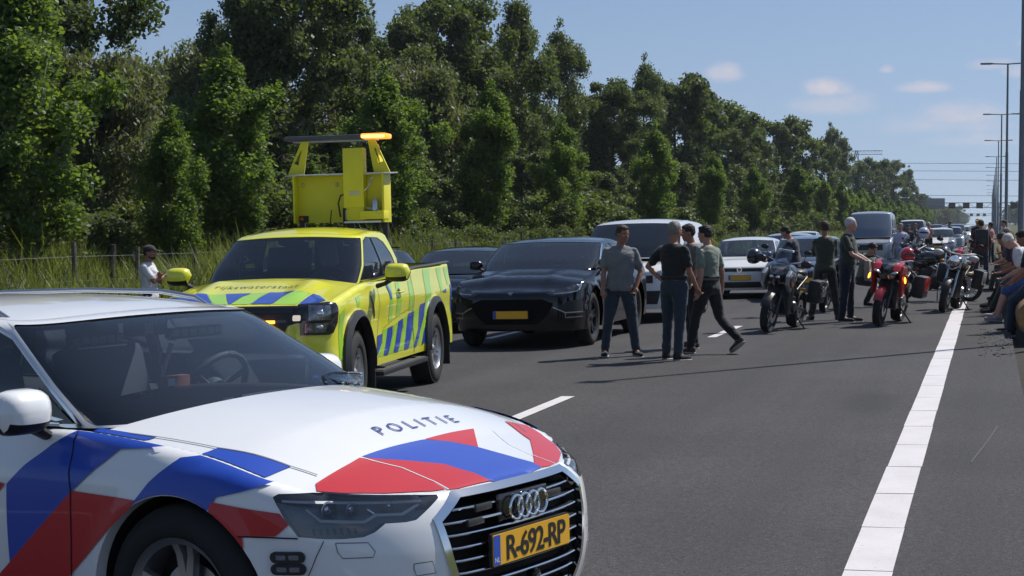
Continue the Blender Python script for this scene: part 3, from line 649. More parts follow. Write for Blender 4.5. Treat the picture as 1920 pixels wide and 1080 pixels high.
gx = [-900, -400, -150, -80, -50, -35, -26, -22, -19, -17, -15.5, -14.3, -13.4, -12.99, -12.9, -8, -3, .30, .36, .6, 1., 1.6, 2.4, 4, 7, 12, 20, 40, 90, 250, 900]
gy = sorted(set([-200, -60] + [y for y in np.arange(0, 60, 1.5)] + list(np.arange(60, 200, 8)) + [250, 350, 500, 800, 1300, 2200, 3400]))
struct(sheet('ground', gx, [float(y) for y in gy], lambda x, y: land(x, y), GRASSG))
struct(sheet('verge_soil', [XE + .012, .45, .6, .8, 1.0], [float(y) for y in np.arange(0, 60, .8)], lambda x, y: land(x, y) + .03 + .03 * noise.noise((x * 5, y * 3, 1)) * (x > .4), SOIL))
GRAVEL = pmat('gravel', (.16, .15, .14), .95, var=.45, vscale=30, bump=1, bscale=60)
struct(sheet('gravel_path', [1.45, 1.8, 2.3, 2.8], [float(y) for y in list(range(20, 120, 4)) + [150, 250, 500]], lambda x, y: land(x, y) + .045, GRAVEL))
def linemat():
    m, nt, b = new_mat('line_white'); N = nt.nodes; L = nt.links; tc = N.new('ShaderNodeTexCoord'); b.inputs['Roughness'].default_value = .6
    n = N.new('ShaderNodeTexNoise'); n.inputs['Scale'].default_value = 30; n.inputs['Detail'].default_value = 6; n.inputs['Roughness'].default_value = .7; L.new(tc.outputs['Object'], n.inputs['Vector'])
    n2 = N.new('ShaderNodeTexNoise'); n2.inputs['Scale'].default_value = 3; n2.inputs['Detail'].default_value = 5; L.new(tc.outputs['Object'], n2.inputs['Vector'])
    r = N.new('ShaderNodeMapRange'); r.inputs['From Min'].default_value = .3; r.inputs['From Max'].default_value = .42; r.inputs['To Min'].default_value = .72; L.new(n.outputs['Fac'], r.inputs['Value'])
    r2 = N.new('ShaderNodeMapRange'); r2.inputs['From Min'].default_value = .25; r2.inputs['From Max'].default_value = .75; r2.inputs['To Min'].default_value = .9; r2.inputs['To Max'].default_value = 1.06; L.new(n2.outputs['Fac'], r2.inputs['Value'])
    mm = N.new('ShaderNodeMath'); mm.operation = 'MULTIPLY'; L.new(r.outputs[0], mm.inputs[0]); L.new(r2.outputs[0], mm.inputs[1])
    s = N.new('ShaderNodeVectorMath'); s.operation = 'SCALE'; s.inputs[0].default_value = (.62, .59, .60); L.new(mm.outputs[0], s.inputs['Scale']); L.new(s.outputs[0], b.inputs['Base Color']); return m
LINE = linemat()
# edge line laid in short thermoplastic slabs with thin joints between them
m = MB(); y = 2.2; rnd = random.Random(4); EX0, EX1 = -.655, -.425
while y < 900:
    l = 1.19 if y < 80 else 40.; g = .016 if y < 80 else .0; j = rnd.uniform(-.004, .004); z = .006
    V = []
    for (x, yy) in ((EX0 + j, y), (EX1 + j, y + rnd.uniform(-.01, .01)), (EX1 + j, y + l - g), (EX0 + j, y + l - g)): V.append((x, yy, SLOPE * x + z))
    m.add(V, [(0, 1, 2, 3)], LINE, False); y += l
struct(m.build('edge_line'))
m = MB(); y = 13.4
for x0 in (-4.10, -7.72):
    y = 13.4 - 12
    while y < 700:
        V = [(x, yy, SLOPE * x + .006) for x, yy in ((x0 - .07, y), (x0 + .07, y), (x0 + .07, y + 2.95), (x0 - .07, y + 2.95))]; m.add(V, [(0, 1, 2, 3)], LINE, False); y += 12.1
struct(m.build('lane_dashes'))
m = MB(); V = [(x, yy, SLOPE * x + .006) for yy in (0, 900) for x in (-11.5, -11.3)]; m.add(V, [(0, 1, 3, 2)], LINE, False); struct(m.build('edge_line'))
# wear on the asphalt: scratches and a darker patch, debris
m = MB(); SCR = pmat('scratch', (.072, .070, .072), .85)
for pts in ([(-.10, 12.0), (.02, 13.3), (.09, 14.2)],):
    q = ribbon(pts, .012); m.add([(p[0], p[1], SLOPE * p[0] + .004) for p in q], [tuple(range(len(q)))], SCR, False)
struct(m.build('road_scratches'))
# fallen bark and leaves where the people sit
rnd = random.Random(9); m = MB(); LT = pmat('litter', (.03, .024, .018), .9)
for _ in range(110):
    x = rnd.uniform(-.12, .34); y = rnd.uniform(21.5, 27.5); s = rnd.uniform(.01, .045); a = rnd.uniform(0, 6.3); z = SLOPE * x + .004
    m.add([(x + s * math.cos(a + t) * (1 if i % 2 else .5), y + s * 1.6 * math.sin(a + t), z + rnd.uniform(.0, .02)) for i, t in enumerate((0, 1.5, 3, 4.6))], [(0, 1, 2, 3)], LT, False)
o = m.build('leaf_litter'); o['kind'] = 'stuff'; tag(o, 'dark bark and leaf litter on the asphalt by the seated people', 'litter')
def police_estate():
    r = thing('police_car', 'white police estate car with red and blue stripes parked across the lane in the foreground', 'police car')
    S = AUDI; Z = lambda L, sg=-1: [(sg * abs(a), z) for a, z in L]
    HL = [(1.052, .797), (1.03, .806), (.9, .803), (.75, .79), (.6, .777), (.432, .763), (.432, .755), (.50, .722), (.559, .693), (.60, .690), (.675, .693), (.72, .668), (.762, .655), (.83, .653), (.899, .656), (.985, .665), (1.02, .72)]
    GO = [(-.37, .764), (.37, .764), (.495, .690), (.47, .55), (.43, .40), (.36, .27), (-.36, .27), (-.43, .40), (-.47, .55), (-.495, .690)]
    GI = [(-.345, .742), (.345, .742), (.462, .674), (.438, .55), (.40, .41), (.33, .30), (-.33, .30), (-.40, .41), (-.438, .55), (-.462, .674)]
    LI = [(.56, .44), (.86, .44), (.80, .33), (.60, .30)]
    S = dict(S); S['holes'] = [Z(HL), Z(HL, 1), GO, Z(LI), Z(LI, 1)]
    b, lid, cab = base_car(r, S); A = lambda x: b.ax(x)
    # ---- livery on the body sides
    def top_a(L): return [(a, min(z, float(b.ztop(a)) - .003)) for a, z in L]
    def arc(a0, a1, n=14):           # along the front wheel arch between two outline positions
        X = [float(np.interp(a, b.A, b.X)) for a in np.linspace(a0, a1, n)]; return [(b.ax(x), b.hubz + math.sqrt(max((b.Ra + .003) ** 2 - (x - b.wheels[0]) ** 2, 0))) for x in X]
    T = lambda a0, a1: [(a, 9) for a in np.linspace(a0, a1, 8)]
    BL1 = top_a(T(1.62, 2.06) + [(2.153, .926), (2.265, .844), (2.35, .774), (2.351, .678), (2.35, .48), (1.998, .770), (1.891, .853), (1.805, .923)])
    RD1 = [(1.998, .770), (1.661, .757), (1.794, .654), (2.034, .454), (2.175, .346), (2.36, .195), (2.62, .195), (2.5, .361), (2.35, .48)]
    BL2 = top_a(T(1.06, 1.45) + [(1.514, .905), (1.614, .821), (1.652, .777)] + arc(1.69, 1.325) + [(1.293, .79)])
    RD2 = arc(1.18, 1.32)[::-1][::-1] + [(1.315, .775), (1.035, .743), (1.010, .705), (1.063, .668), (1.185, .665)]
    RD0 = [(2.50, .792), (2.365, .774), (2.365, .768), (2.62, .56), (3.0, .56), (2.8, .80)]
    for sg in (-1, 1):
        for L, mt in ((BL1, PBLUE), (RD1, PRED), (BL2, PBLUE), (RD2, PRED), (RD0, PRED)): pp(r, 'side_stripe', b, [(sg * a, z) for a, z in L], mt, res=.028, off=.006)
        for x0 in (-2.9, -3.5):       # stripes further back
            q = A(x0); pp(r, 'side_stripe', b, [(sg * a, z) for a, z in [(q, .97), (q + .3, .97), (q + .75, .5), (q + .45, .5)]], PBLUE, res=.05, off=.0035)
        f = lambda pts, w=.006: pp(r, 'panel_gap', b, ribbon([(sg * a, z) for a, z in pts], w), UNDER, res=.04, off=.0075)
        f([(2.05, .968), (2.043, .94), (2.036, .90), (2.004, .77), (2.005, .6), (2.018, .46), (2.05, .30), (2.09, .20)])
        f([(A(-1.74), .965), (A(-1.75), .6), (A(-1.72), .2)]); f([(A(-2.72), .975), (A(-2.64), .80), (A(-2.50), .66), (A(-2.46), .45), (A(-2.40), .2)])
        f([(.985, .660), (1.09, .664), (1.20, .664)], .005); f([(.899, .650), (.93, .60), (.98, .50), (1.02, .40)], .003)
        f([(2.0, .245), (4.0, .245)], .008)
        for ah in (A(-1.55), A(-2.45)):
            m = MB()
            P = b(np.array([sg * ah, sg * (ah - .10), sg * (ah - .2)]), np.array([.865, .87, .87])); P = [Vector(p) + Vector((0, sg * (.028 + .012 * (i == 1)), 0)) for i, p in enumerate(P)]
            m.tube([P[0] - Vector((0, sg * .03, 0))] + P + [P[2] - Vector((0, sg * .03, 0))], [.008, .012, .014, .012, .008], PW, 8); m.build('door_handle', r)
        m = MB(); q = b(np.array([sg * 1.2]), np.array([.5]))
        # chrome strip round the side glass
        q = cab.side_poly([(-.555, .985), (-.80, .978), (-2.0, .979), (-3.2, 1.01)], sg); cabpatch(m, cab, ribbon(q, .030), CHROME, res=.05, off=.004); m.build('window_trim', r); m = MB()
        q = cab.side_poly([(-.553, .985), (-.66, 1.062), (-.78, 1.147), (-.91, 1.228), (-1.04, 1.307), (-1.2, 1.358), (-1.36, 1.372), (-1.8, 1.372), (-2.6, 1.374), (-3.0, 1.34)], sg); cabpatch(m, cab, ribbon(q, .024), CHROME, res=.05, off=.004)
        m.build('window_trim', r)
        m = MB(); q = cab.side_poly([(-1.71, .985), (-1.79, .985), (-1.77, 1.35), (-1.69, 1.355)], sg); cabpatch(m, cab, q, GLOSSBLACK, off=.004); m.build('pillar_cover', r); m = MB()
        q = cab.side_poly([(-.60, .995), (-.81, .99), (-.80, 1.12)], sg); cabpatch(m, cab, q, GLOSSBLACK, off=.003); m.build('pillar_cover', r)
        # roof rail
        m = MB(); pts = [(-1.18, .575, 1.36), (-1.28, .58, 1.405), (-1.5, .585, 1.432), (-2.0, .59, 1.440), (-2.6, .58, 1.43), (-2.95, .57, 1.40), (-3.02, .565, 1.37)]
        m.tube([(x, sg * y, z) for x, y, z in pts], [.008, .011, .012, .012, .012, .011, .008], SATIN, 10); m.build('roof_rail', r)
        # headlights
        m = MB(); h = Z(HL, sg); patch(m, b, h, pmat('lamp_housing', (.20, .21, .225), .35, metal=.4), res=.05, off=-.055)
        P, Tt = tess(h, (), .05)          # side wall between lens and housing
        loop = densify(h, .04); n = len(loop); L = np.array(loop); X0 = b(L[:, 0], L[:, 1]); e = 1e-3
        nr = np.cross(b(L[:, 0] + e, L[:, 1]) - X0, b(L[:, 0], L[:, 1] + e) - X0); nr /= np.linalg.norm(nr, axis=1)[:, None]; c = X0.copy(); c[:, 0] -= -1; s = np.sign((nr * np.stack([np.ones(n), np.zeros(n) + sg * 0.5, np.zeros(n)], -1)).sum(1)); nr *= s[:, None]
        X1 = X0 - nr * .055; m.add(np.concatenate([X0, X1]).tolist(), [(i, (i + 1) % n, n + (i + 1) % n, n + i) for i in range(n)], GLOSSBLACK)
        hl = m.build('headlight', r)
        m = MB()
        # running light blade, lower light bar, upper trim
        def hp(L, mt, off, w=None):
            L = [(sg * a, z) for a, z in L]; patch(m, b, ribbon(L, w) if w else L, mt, res=.03, off=off)
        hp([(1.02, .786), (.85, .779), (.683, .768), (.5, .757)], WHITE, -.010, .009)
        hp([(.936, .757), (.897, .716), (.742, .706), (.692, .727), (.594, .721), (.512, .750)], WHITE, -.018, .010)
        hp([(.715, .750), (.697, .731)], CHROME, -.015, .006)
        hp([(.985, .70), (.90, .705), (.76, .697), (.70, .716), (.60, .708), (.56, .70), (.60, .695), (.675, .699), (.76, .663), (.83, .66), (.90, .663), (.975, .672)], pmat('lamp_grey', (.16, .165, .17), .35, metal=.4), -.030)
        for q in range(7): hp([(.93 - q * .025, .690), (.93 - q * .025, .668)], DARKALU, -.026, .010)
        m.build('light_strips', hl)
        m = MB()
        for a, z, rr_ in ((.845, .744, .026), (.765, .742, .020), (.63, .742, .016)):
            X = Vector(b(np.array([sg * a]), np.array([z]))[0]); N_ = Vector((.80, sg * .45, 0)).normalized(); R3 = N_.to_track_quat('Z', 'Y').to_matrix()
            k = MB(); k.lathe([(rr_ * 1.2, -.01), (rr_ * 1.15, .012), (rr_, .014), (rr_, .0)], SATIN, axis='Z', n=24); k.ball((0, 0, 0), (rr_, rr_, .016), REFLECT if rr_ < .02 else CLEAR, n=20, k=8); k.ball((0, 0, -.008), (rr_ * .8, rr_ * .8, .01), REFLECT, n=16, k=6)
            Mx = Matrix.Translation(X - N_ * .040) @ R3.to_4x4(); base = len(m.v)
            for i_, f_ in enumerate(k.f): pass
            m.mats = k.mats if not m.mats else m.mats
            for q in k.mats:
                if q not in m.mats: m.mats.append(q)
            m.v += [tuple(Mx @ Vector(p)) for p in k.v]; m.f += [tuple(base + j for j in f_) for f_ in k.f]; m.m += [m.mats.index(k.mats[i_]) for i_ in k.m]; m.sm += k.sm
        m.build('projector', hl)
        m = MB(); patch(m, b, h, CLEAR, res=.04, off=-.001); m.build('lens', hl)
        # strobes on the front corner
        for zc in (.598, .558):
            m = MB(); patch(m, b, [(sg * (1.028 + p[0]), zc + p[1]) for p in rrect(-.060, -.0185, .060, .0185, .018)], BLACK, res=.03, off=.014)
            lp = densify([(sg * (1.028 + p[0]), zc + p[1]) for p in rrect(-.060, -.0185, .060, .0185, .018)], .02); Lq = np.array(lp); X0 = b(Lq[:, 0], Lq[:, 1]); n = len(lp); nv = np.array([.55, sg * .8, 0]) * .014
            m.add(np.concatenate([X0, X0 + nv]).tolist(), [(i, (i + 1) % n, n + (i + 1) % n, n + i) for i in range(n)], BLACK)
            for q in (-.022, .022): patch(m, b, [(sg * (1.028 + q + p[0]), zc + p[1]) for p in rrect(-.017, -.008, .017, .008, .004)], pmat('strobe_lens', (.22, .22, .24), .15, metal=.3, bump=.6, bscale=500), res=.02, off=.0150)
            m.build('strobe_light', r)
        # lower intake and tow cover
        m = MB(); patch(m, b, Z(LI, sg), BLACK, res=.06, off=-.03)
        for zz in (.41, .38, .35): patch(m, b, ribbon([(sg * .60, zz), (sg * .82, zz)], .01), GLOSSBLACK, res=.04, off=-.006)
        patch(m, b, ribbon([(sg * a, z) for a, z in LI + LI[:1]], .012), PW, res=.04, off=.003); m.build('air_intake', r)
        f = lambda L, w=.0035: pp(r, 'tow_cover', b, ribbon([(sg * a, z) for a, z in L], w), pmat('seam_grey', (.16, .17, .19), .6), res=.03, off=.0012)
        f([(.861, .641), (.751, .636), (.731, .604), (.741, .586), (.844, .589), (.858, .61), (.861, .641)]); f([(.598, .549), (.526, .549), (.514, .508), (.592, .507), (.600, .53), (.598, .549)])
    # ---- bonnet livery, lettering, shut lines
    BLh = [(.467, -.423), (.465, -.264), (.468, -.044), (.509, .064), (.582, .148), (.671, .201), (.763, .248), (.815, .241), (.838, .1), (.838, -.10), (.825, -.131), (.756, -.128), (.648, -.165), (.561, -.284), (.5, -.383)]
    RB = [(.469, -.425), (.5, -.383), (.561, -.284), (.648, -.165), (.756, -.128), (.825, -.131), (.812, -.313), (.800, -.352), (.728, -.341), (.596, -.349)]
    RA = [(.469, -.434), (.596, -.357), (.728, -.349), (.795, -.360), (.780, -.41), (.688, -.579), (.602, -.693), (.531, -.70), (.500, -.76), (.478, -.501)]
    RA = [(.469, -.434), (.596, -.357), (.728, -.349), (.792, -.362), (.775, -.42), (.688, -.576), (.602, -.690), (.535, -.755), (.500, -.720), (.478, -.501)]
    RC = [(.467, -.038), (.456, .141), (.447, .322), (.583, .152), (.509, .064)]
    RDd = [(.375, .655), (.39, .80), (.47, .785), (.60, .69), (.70, .57), (.78, .42), (.812, .30), (.815, .245), (.784, .236), (.673, .401), (.552, .571)]
    ins = lambda L: [(min(x, .9), y) for x, y in L]
    for L, mt in ((BLh, PBLUE), (RB, PRED), (RA, PRED), (RC, PRED), (RDd, PRED)): pp(r, 'bonnet_stripe', lid, ins(L), mt, res=.03, off=.003)
    BL1h = [(-.45, -.80), (-.175, -.79), (-.187, -.817), (-.25, -1.0), (-.50, -1.0)]; BL2h = [(.099, -.769), (.383, -.709), (.38, -.738), (.36, -1.0), (.03, -1.0), (.09, -.808)]
    def clip(L): return [(x, max(y, -float(np.interp(x, lid.xs, lid.ys)) + .001)) for x, y in densify(L, .04)]
    for L in (clip(BL1h), clip(BL2h)): pp(r, 'bonnet_stripe', lid, L, PBLUE, res=.03, off=.003)
    m = MB(); P, Tt = text_tris('POLITIE', .105, spacing=1.75, bold=.0003); P = P * np.array([.86, .80])
    XY = np.stack([.392 - P[:, 1], .055 + P[:, 0]], -1); surf(m, lid, XY, Tt, pmat('police_ink', (.03, .06, .25), .4), off=.004); m.build('bonnet_lettering', r)
    for sg in (-1, 1):
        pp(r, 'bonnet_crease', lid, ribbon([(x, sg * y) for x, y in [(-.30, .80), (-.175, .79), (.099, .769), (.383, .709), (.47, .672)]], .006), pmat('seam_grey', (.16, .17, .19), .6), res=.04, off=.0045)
        pp(r, 'bonnet_crease', lid, ribbon([(x, sg * y) for x, y in [(.469, .429), (.596, .353), (.728, .345), (.80, .356)]], .006), PW, res=.04, off=.0045)
    # ---- grille
    m = MB(); patch(m, b, GO, UNDER, res=.08, off=-.07); g = m.build('grille', r)
    m = MB(); fr = GO + GO[:1]
    for off_, poly in ((.006, GO),): patch(m, b, poly, CHROME, holes=[GI], res=.03, off=off_)
    for L_, o_ in ((GO, -.01), (GI, -.02)):
        lp = densify(L_, .03); Lq = np.array(lp); X0 = b(Lq[:, 0], Lq[:, 1]) + np.array([.006, 0, 0]); n = len(lp); m.add(np.concatenate([X0, X0 + np.array([o_ - .01, 0, 0])]).tolist(), [(i, (i + 1) % n, n + (i + 1) % n, n + i) for i in range(n)], CHROME)
    m.build('grille_frame', g)
    m = MB()
    for z in (.705, .663, .620, .575, .530, .485, .440, .395, .350):
        ym = float(np.interp(z, [.30, .41, .55, .674, .742], [.33, .40, .438, .462, .345])) - .008
        for y0, y1 in (((-ym, -.155), (.155, ym)) if .625 < z < .72 else ((-ym, ym),)):
            a = np.linspace(y0, y1, 24); e = np.minimum(ym - np.abs(a), .03) / .03; X = b(a, np.full(24, z)); X[:, 0] -= .008 + .01 * (1 - np.clip(e, 0, 1)); m.tube(X.tolist(), .0048, CHROME, 6)
        a = np.linspace(-ym, ym, 24); X = b(a, np.full(24, z)); X1 = X.copy(); X[:, 0] -= .012; X1[:, 0] -= .05; m.add(np.concatenate([X, X1]).tolist(), [(i, i + 1, 24 + i + 1, 24 + i) for i in range(23)], BLACK)
    m.build('grille_bars', g)
    m = MB(); xe = float(b(np.array([0.]), np.array([.68]))[0, 0]) + .012
    for yc in (-.0825, -.0275, .0275, .0825):
        m.tube([(xe + .002, yc + .0425 * math.cos(t), .675 + .0425 * math.sin(t)) for t in np.linspace(0, 2 * math.pi, 33)], .0062, CHROME, 8, cap=False)
    m.build('ring_emblem', g)
    m = MB(); m.box((xe - .03, 0, .68), (.02, .33, .10), GLOSSBLACK, .01)
    for y, z in ((.22, .684), (-.25, .70), (-.30, .655)): m.box((xe - .03, y, z), (.012, .10, .026), pmat('grille_strobe', (.05, .05, .055), .2), .004)
    m.lathe([(.0, .02), (.016, .018), (.022, .0), (.022, -.02)], GLOSSBLACK, c=(xe + .0, .03, .415), axis='X', n=20); m.build('grille_sensors', g)
    Mx = Matrix.Translation((xe + .012, 0, .545)) @ Matrix(((0, 0, 1, 0), (1, 0, 0, 0), (0, 1, 0, 0), (0, 0, 0, 1)))
    plate_obj(r, 'R-692-RP', Mx, size=.122, sp=.86)
    m = MB()  # front splitter
    a = np.linspace(-1.0, 1.0, 50); X = b(a, np.full(50, .235)); X2 = X.copy(); X2[:, 0] += .02; X2[:, 2] -= .02; X3 = X2.copy(); X3[:, 2] -= .03
    m.add(np.concatenate([X, X2, X3]).tolist(), [(k * 50 + i, k * 50 + i + 1, (k + 1) * 50 + i + 1, (k + 1) * 50 + i) for k in range(2) for i in range(49)], BLACK); m.build('front_lip', r)
    mirror_cap(r, -.66, -1.005, 1.055, -1, PW, 1.0); mirror_cap(r, -.90, 1.0, 1.04, 1, PW, .95)
    # ---- cabin
    seats(r, (-1.35,), .53, .37, rear=-2.35, wheel_at=(-.98, .37, 1.0), dash=(-.62, .93, 1.35))
    m = MB()
    for y0, y1 in ((-.44, -.16), (.12, .44)):           # light bars behind the top of the windscreen
        m.box((-1.01, (y0 + y1) / 2, 1.268), (.04, y1 - y0, .045), BLACK, .006); n = 6
        for i in range(n): m.box((-.988, y0 + (i + .5) * (y1 - y0) / n, 1.268), (.012, (y1 - y0) / n * .8, .03), pmat('bar_lens', (.85, .87, .9), .18, metal=.4, bump=.8, bscale=300), .003)
        m.box((-.99, (y0 + y1) / 2, 1.241), (.05, (y1 - y0) * .98, .006), SATIN)
    m.build('interior_light_bar', r)
    m = MB(); m.box((-1.02, 0.0, 1.30), (.06, .22, .07), BLACK, .02); m.box((-1.0, 0, 1.345), (.14, .12, .05), BLACK, .02); m.box((-.90, -.10, 1.305), (.004, .05, .045), WHITE); m.build('rear_view_mirror', r)
    m = MB(); m.lathe([(0, .10), (.045, .10), (.055, .08), (.05, 0)], BLACK, c=(-.72, -.30, .955), axis='Z', n=20); m.lathe([(0, .103), (.03, .103)], REFLECT, c=(-.72, -.30, .955), axis='Z', n=16)
    m.box((-.86, .0, 1.05), (.05, .14, .10), pmat('cardboard', (.30, .10, .045), .7), .004); m.box((-.832, -.045, 1.075), (.004, .04, .03), WHITE); m.box((-.80, .12, 1.03), (.16, .14, .04), BLACK, .01); m.box((-.93, .02, 1.14), (.012, .02, .2), pmat('grey_mount', (.35, .36, .36), .5), .003, Matrix.Rotation(rad(-25), 3, 'X')); m.build('dashboard_equipment', r)
    # wipers
    m = MB()
    for pts in ([(-.30, -.05), (-.38, -.35), (-.44, -.62)], [(-.30, .55), (-.34, .25), (-.345, -.02)]):
        m.tube([(x, y, float(cab(np.array([0.]), np.array([0.]))[0, 2]) + .012) for x, y in pts], [.012, .008, .006], BLACK, 6)
    m.build('wipers', r)
    park(r, -2.456, 6.12, rad(-17.07)); return r, b, lid, cab
police, PB_, PL_, PC_ = police_estate()
# bottle left lying on the bonnet
def bottle():
    m = MB(); m.lathe([(.0, 0), (.026, .002), (.031, .012), (.031, .055), (.028, .065), (.031, .075), (.031, .13), (.024, .155), (.012, .178), (.012, .19)], glass('bottle_plastic', (.86, .9, .93)), axis='X', n=24)
    m.lathe([(.014, .188), (.0145, .21), (.0, .212)], pmat('bottle_cap', (.02, .06, .45), .4), axis='X', n=16); o = m.build('water_bottle'); tag(o, 'clear plastic water bottle with a blue cap lying on the white bonnet by the windscreen', 'bottle')
    p = police.matrix_basis if False else None
    bpy.context.view_layer.update(); q = Vector((-.26, .52, float(PL_.z(np.array([-.26]), np.array([.52]))[0]) + .036)); o.location = police.matrix_world @ q; o.rotation_euler = (0, 0, rad(-17.07) - rad(140)); return o
bottle()
# ---------------------------------------------------------------- the yellow pickup
YEL = paint('pickup_yellow', (.76, .755, .024), .36, dirt=.06); LIME = paint('stripe_lime', (.36, .68, .03), .4, dirt=.05); NBLUE = paint('stripe_blue', (.008, .06, .40), .42, dirt=.05)
RANGER = dict(
    body=dict(W=.915, xn=.86, xt=-4.36, Lf=.42, nf=3.3, Lr=.22, nr=4,
              sprof=[(.2, .95), (.35, .985), (.5, .995), (.7, .985), (.85, .985), (1.0, 1.0), (1.08, .99), (1.2, .965), (1.35, .945)],
              fprof=[(.3, .08), (.45, .02), (.6, .0), (.8, 0), (1.0, .01), (1.1, .04)], rprof=[(.3, .0), (1.3, .03)],
              ztop=[(.86, 1.07), (.6, 1.10), (.2, 1.15), (-.2, 1.20), (-.5, 1.225), (-.9, 1.225), (-2.0, 1.24), (-2.35, 1.31), (-3.3, 1.33), (-4.36, 1.35)],
              rtab=[(-9, .03), (-.6, .03), (-.3, .05), (.5, .06), (.8, .03)], wheels=(0, -3.27), hubz=.47, Ra=.46, flare=.03, sill=.40),
    paint=YEL, crown=.085, cl=.9, cowl=-.40, bow=.16, bumps=((.03, .48, .12, -.35, .75), ), ws=(.90, .02, .86), bootx=-2.3, boot=False, open=True, hres=.05, res=.035, cres=.045,
    cab=dict(base=(-.36, .775, .28, 3, -2.28, .10, 5), top=(-1.12, .585, .18, 3, -2.12, .12, 4), belt=[(-.3, 1.205), (-.9, 1.215), (-2.3, 1.25)],
             roof=[(-1.05, 1.71), (-1.25, 1.755), (-1.6, 1.785), (-2.0, 1.78), (-2.3, 1.75)], k=.05, bulge=.012, rr=.05),
    dlo=[[(-.66, 1.245), (-1.50, 1.262), (-1.44, 1.67), (-1.28, 1.675), (-1.13, 1.635), (-.88, 1.44)], [(-1.575, 1.27), (-2.09, 1.30), (-2.0, 1.50), (-1.87, 1.62), (-1.70, 1.665), (-1.51, 1.67)]],
    rw=(.8, .12, .8), glass=MGLASS, wsglass=GLASS, wheel=(.395, .265, .235, (6, .022, .10), ALU), steer=rad(4), tread=True, inset=-.02)
POSE_R = (-6.62, 14.64, rad(-84.4))
def road_pickup():
    r = thing('pickup_truck', 'yellow pickup with lime and blue stripes and a raised sign unit behind its cab', 'pickup truck')
    S = dict(RANGER); HL = [(.60, 1.10), (.70, 1.098), (.90, 1.098), (.99, 1.075), (1.01, 1.03), (1.01, .90), (.95, .81), (.90, .795), (.63, .80), (.62, .95), (.60, .99)]
    GR = [(-.60, 1.06), (.60, 1.06), (.60, .99), (.62, .92), (.515, .885), (.46, .76), (-.46, .76), (-.515, .885), (-.62, .92), (-.60, .99)]
    LB = [(-.78, .60), (.78, .60), (.70, .45), (-.70, .45)]
    S['holes'] = []
    b, lid, cab = base_car(r, S); A = lambda x: b.ax(x)
    def TP(L): return [(a, min(z, float(b.ztop(a)) - .004)) for a, z in L]
    def arcp(xc, t0, t1, R=None, n=12):
        R = R or b.Ra + .005; return [(b.ax(xc + R * math.cos(rad(t))), b.hubz + R * math.sin(rad(t))) for t in np.linspace(t0, t1, n)]
    blues = [[(2.386, .691), (2.568, .703), (2.522, .606), (2.34, .50), (2.30, .50)], [(2.802, .743), (3.004, .757), (2.97, .662), (2.736, .475), (2.571, .48)], [(3.251, .788), (3.431, .810), (3.417, .714), (3.146, .475), (2.968, .48)],
             [(3.672, .846), (3.925, .862), (3.835, .673), (3.595, .475), (3.409, .475)], [(4.20, .919), (4.436, .934), (4.40, .791), (3.96, .47), (3.83, .476), (4.11, .672)],
             [(4.62, .95), (4.80, .96)] + arcp(-3.27, 34, 5) + [(4.24, .47), (4.20, .482), (4.45, .717)],
             [(5.70, 1.085), (5.80, 1.09), (5.86, .939), (5.80, .72), (5.74, .80)], [(5.273, 1.023), (5.51, 1.05), (5.487, 1.006), (5.36, 1.01)]]
    limes = []
    for k, (a0, w, zb) in enumerate([(2.90, .12, .80), (3.20, .17, .84), (3.74, .16, .88), (4.10, .0, .9)]): 
        if w: limes.append([(a0, 1.195), (a0 + w, 1.195), (a0 + w * .9 - .02, zb), (a0 - .06, zb)])
    limes += [[(4.50, 1.30), (4.82, 1.30), (4.72, 1.0), (4.60, .8), (4.12, .48), (4.02, .48), (4.44, .9)], [(5.16, 1.30), (5.40, 1.30), (5.33, 1.05), (5.22, 1.0)], [(5.55, 1.30), (5.75, 1.30), (5.70, 1.1), (5.6, 1.08)],
              [(1.06, .98), (1.22, 1.03), (1.17, .80), (1.12, .55), (1.04, .55)], [(1.62, 1.10), (1.76, 1.12), (1.74, 1.02), (1.65, 1.00)],
              [(2.62, .74), (2.78, .75), (2.75, .66), (2.55, .48), (2.36, .48), (2.55, .60)], [(3.04, .76), (3.22, .785), (3.17, .66), (2.94, .48), (2.76, .48), (3.0, .66)], [(3.46, .81), (3.64, .84), (3.56, .66), (3.38, .48), (3.16, .48), (3.44, .70)],
              [(3.95, .862), (4.14, .90), (4.08, .68), (3.80, .48), (3.62, .48), (3.86, .67)]]
    for sg in (1, -1):
        for L, mt in [(L, LIME) for L in limes] + [(L, NBLUE) for L in blues]:
            pp(r, 'side_stripe', b, [(sg * a, z) for a, z in TP(densify(L, .06))], mt, res=.04, off=.003 if mt is LIME else .0045)
        for xc, nm in ((0, 0), (-3.27, 1)):        # black wheel arch trims standing proud
            h = b.sill - b.hubz; t0 = math.degrees(math.asin(h / b.Ra)); O = arcp(xc, t0, 180 - t0, b.Ra + .055, 40); I = arcp(xc, t0, 180 - t0, b.Ra - .004, 40)
            m = MB(); Oa = np.array([(sg * a, z) for a, z in O]); Ia = np.array([(sg * a, z) for a, z in I]); X0 = b(Oa[:, 0], Oa[:, 1]); X1 = b(Ia[:, 0], Ia[:, 1]); d = np.array([0, sg * .045, 0]); n = len(O)
            m.add(np.concatenate([X0, X0 + d * .7, X1 + d, X1 - d]).tolist(), [(k * n + i, k * n + i + 1, (k + 1) * n + i + 1, (k + 1) * n + i) for k in range(3) for i in range(n - 1)], BLACK); m.build('arch_trim', r, 30)
        f = lambda pts, w=.008: pp(r, 'panel_gap', b, ribbon([(sg * a, z) for a, z in pts], w), UNDER, res=.05, off=.006)
        q = A(-2.30); f(TP([(q - .02, 1.29), (q, 1.15), (q - .01, .95), (q - .05, .75), (q - .04, .42)]), .014); f([(2.46, 1.19), (2.46, 1.0), (2.42, .8), (2.28, .45)])
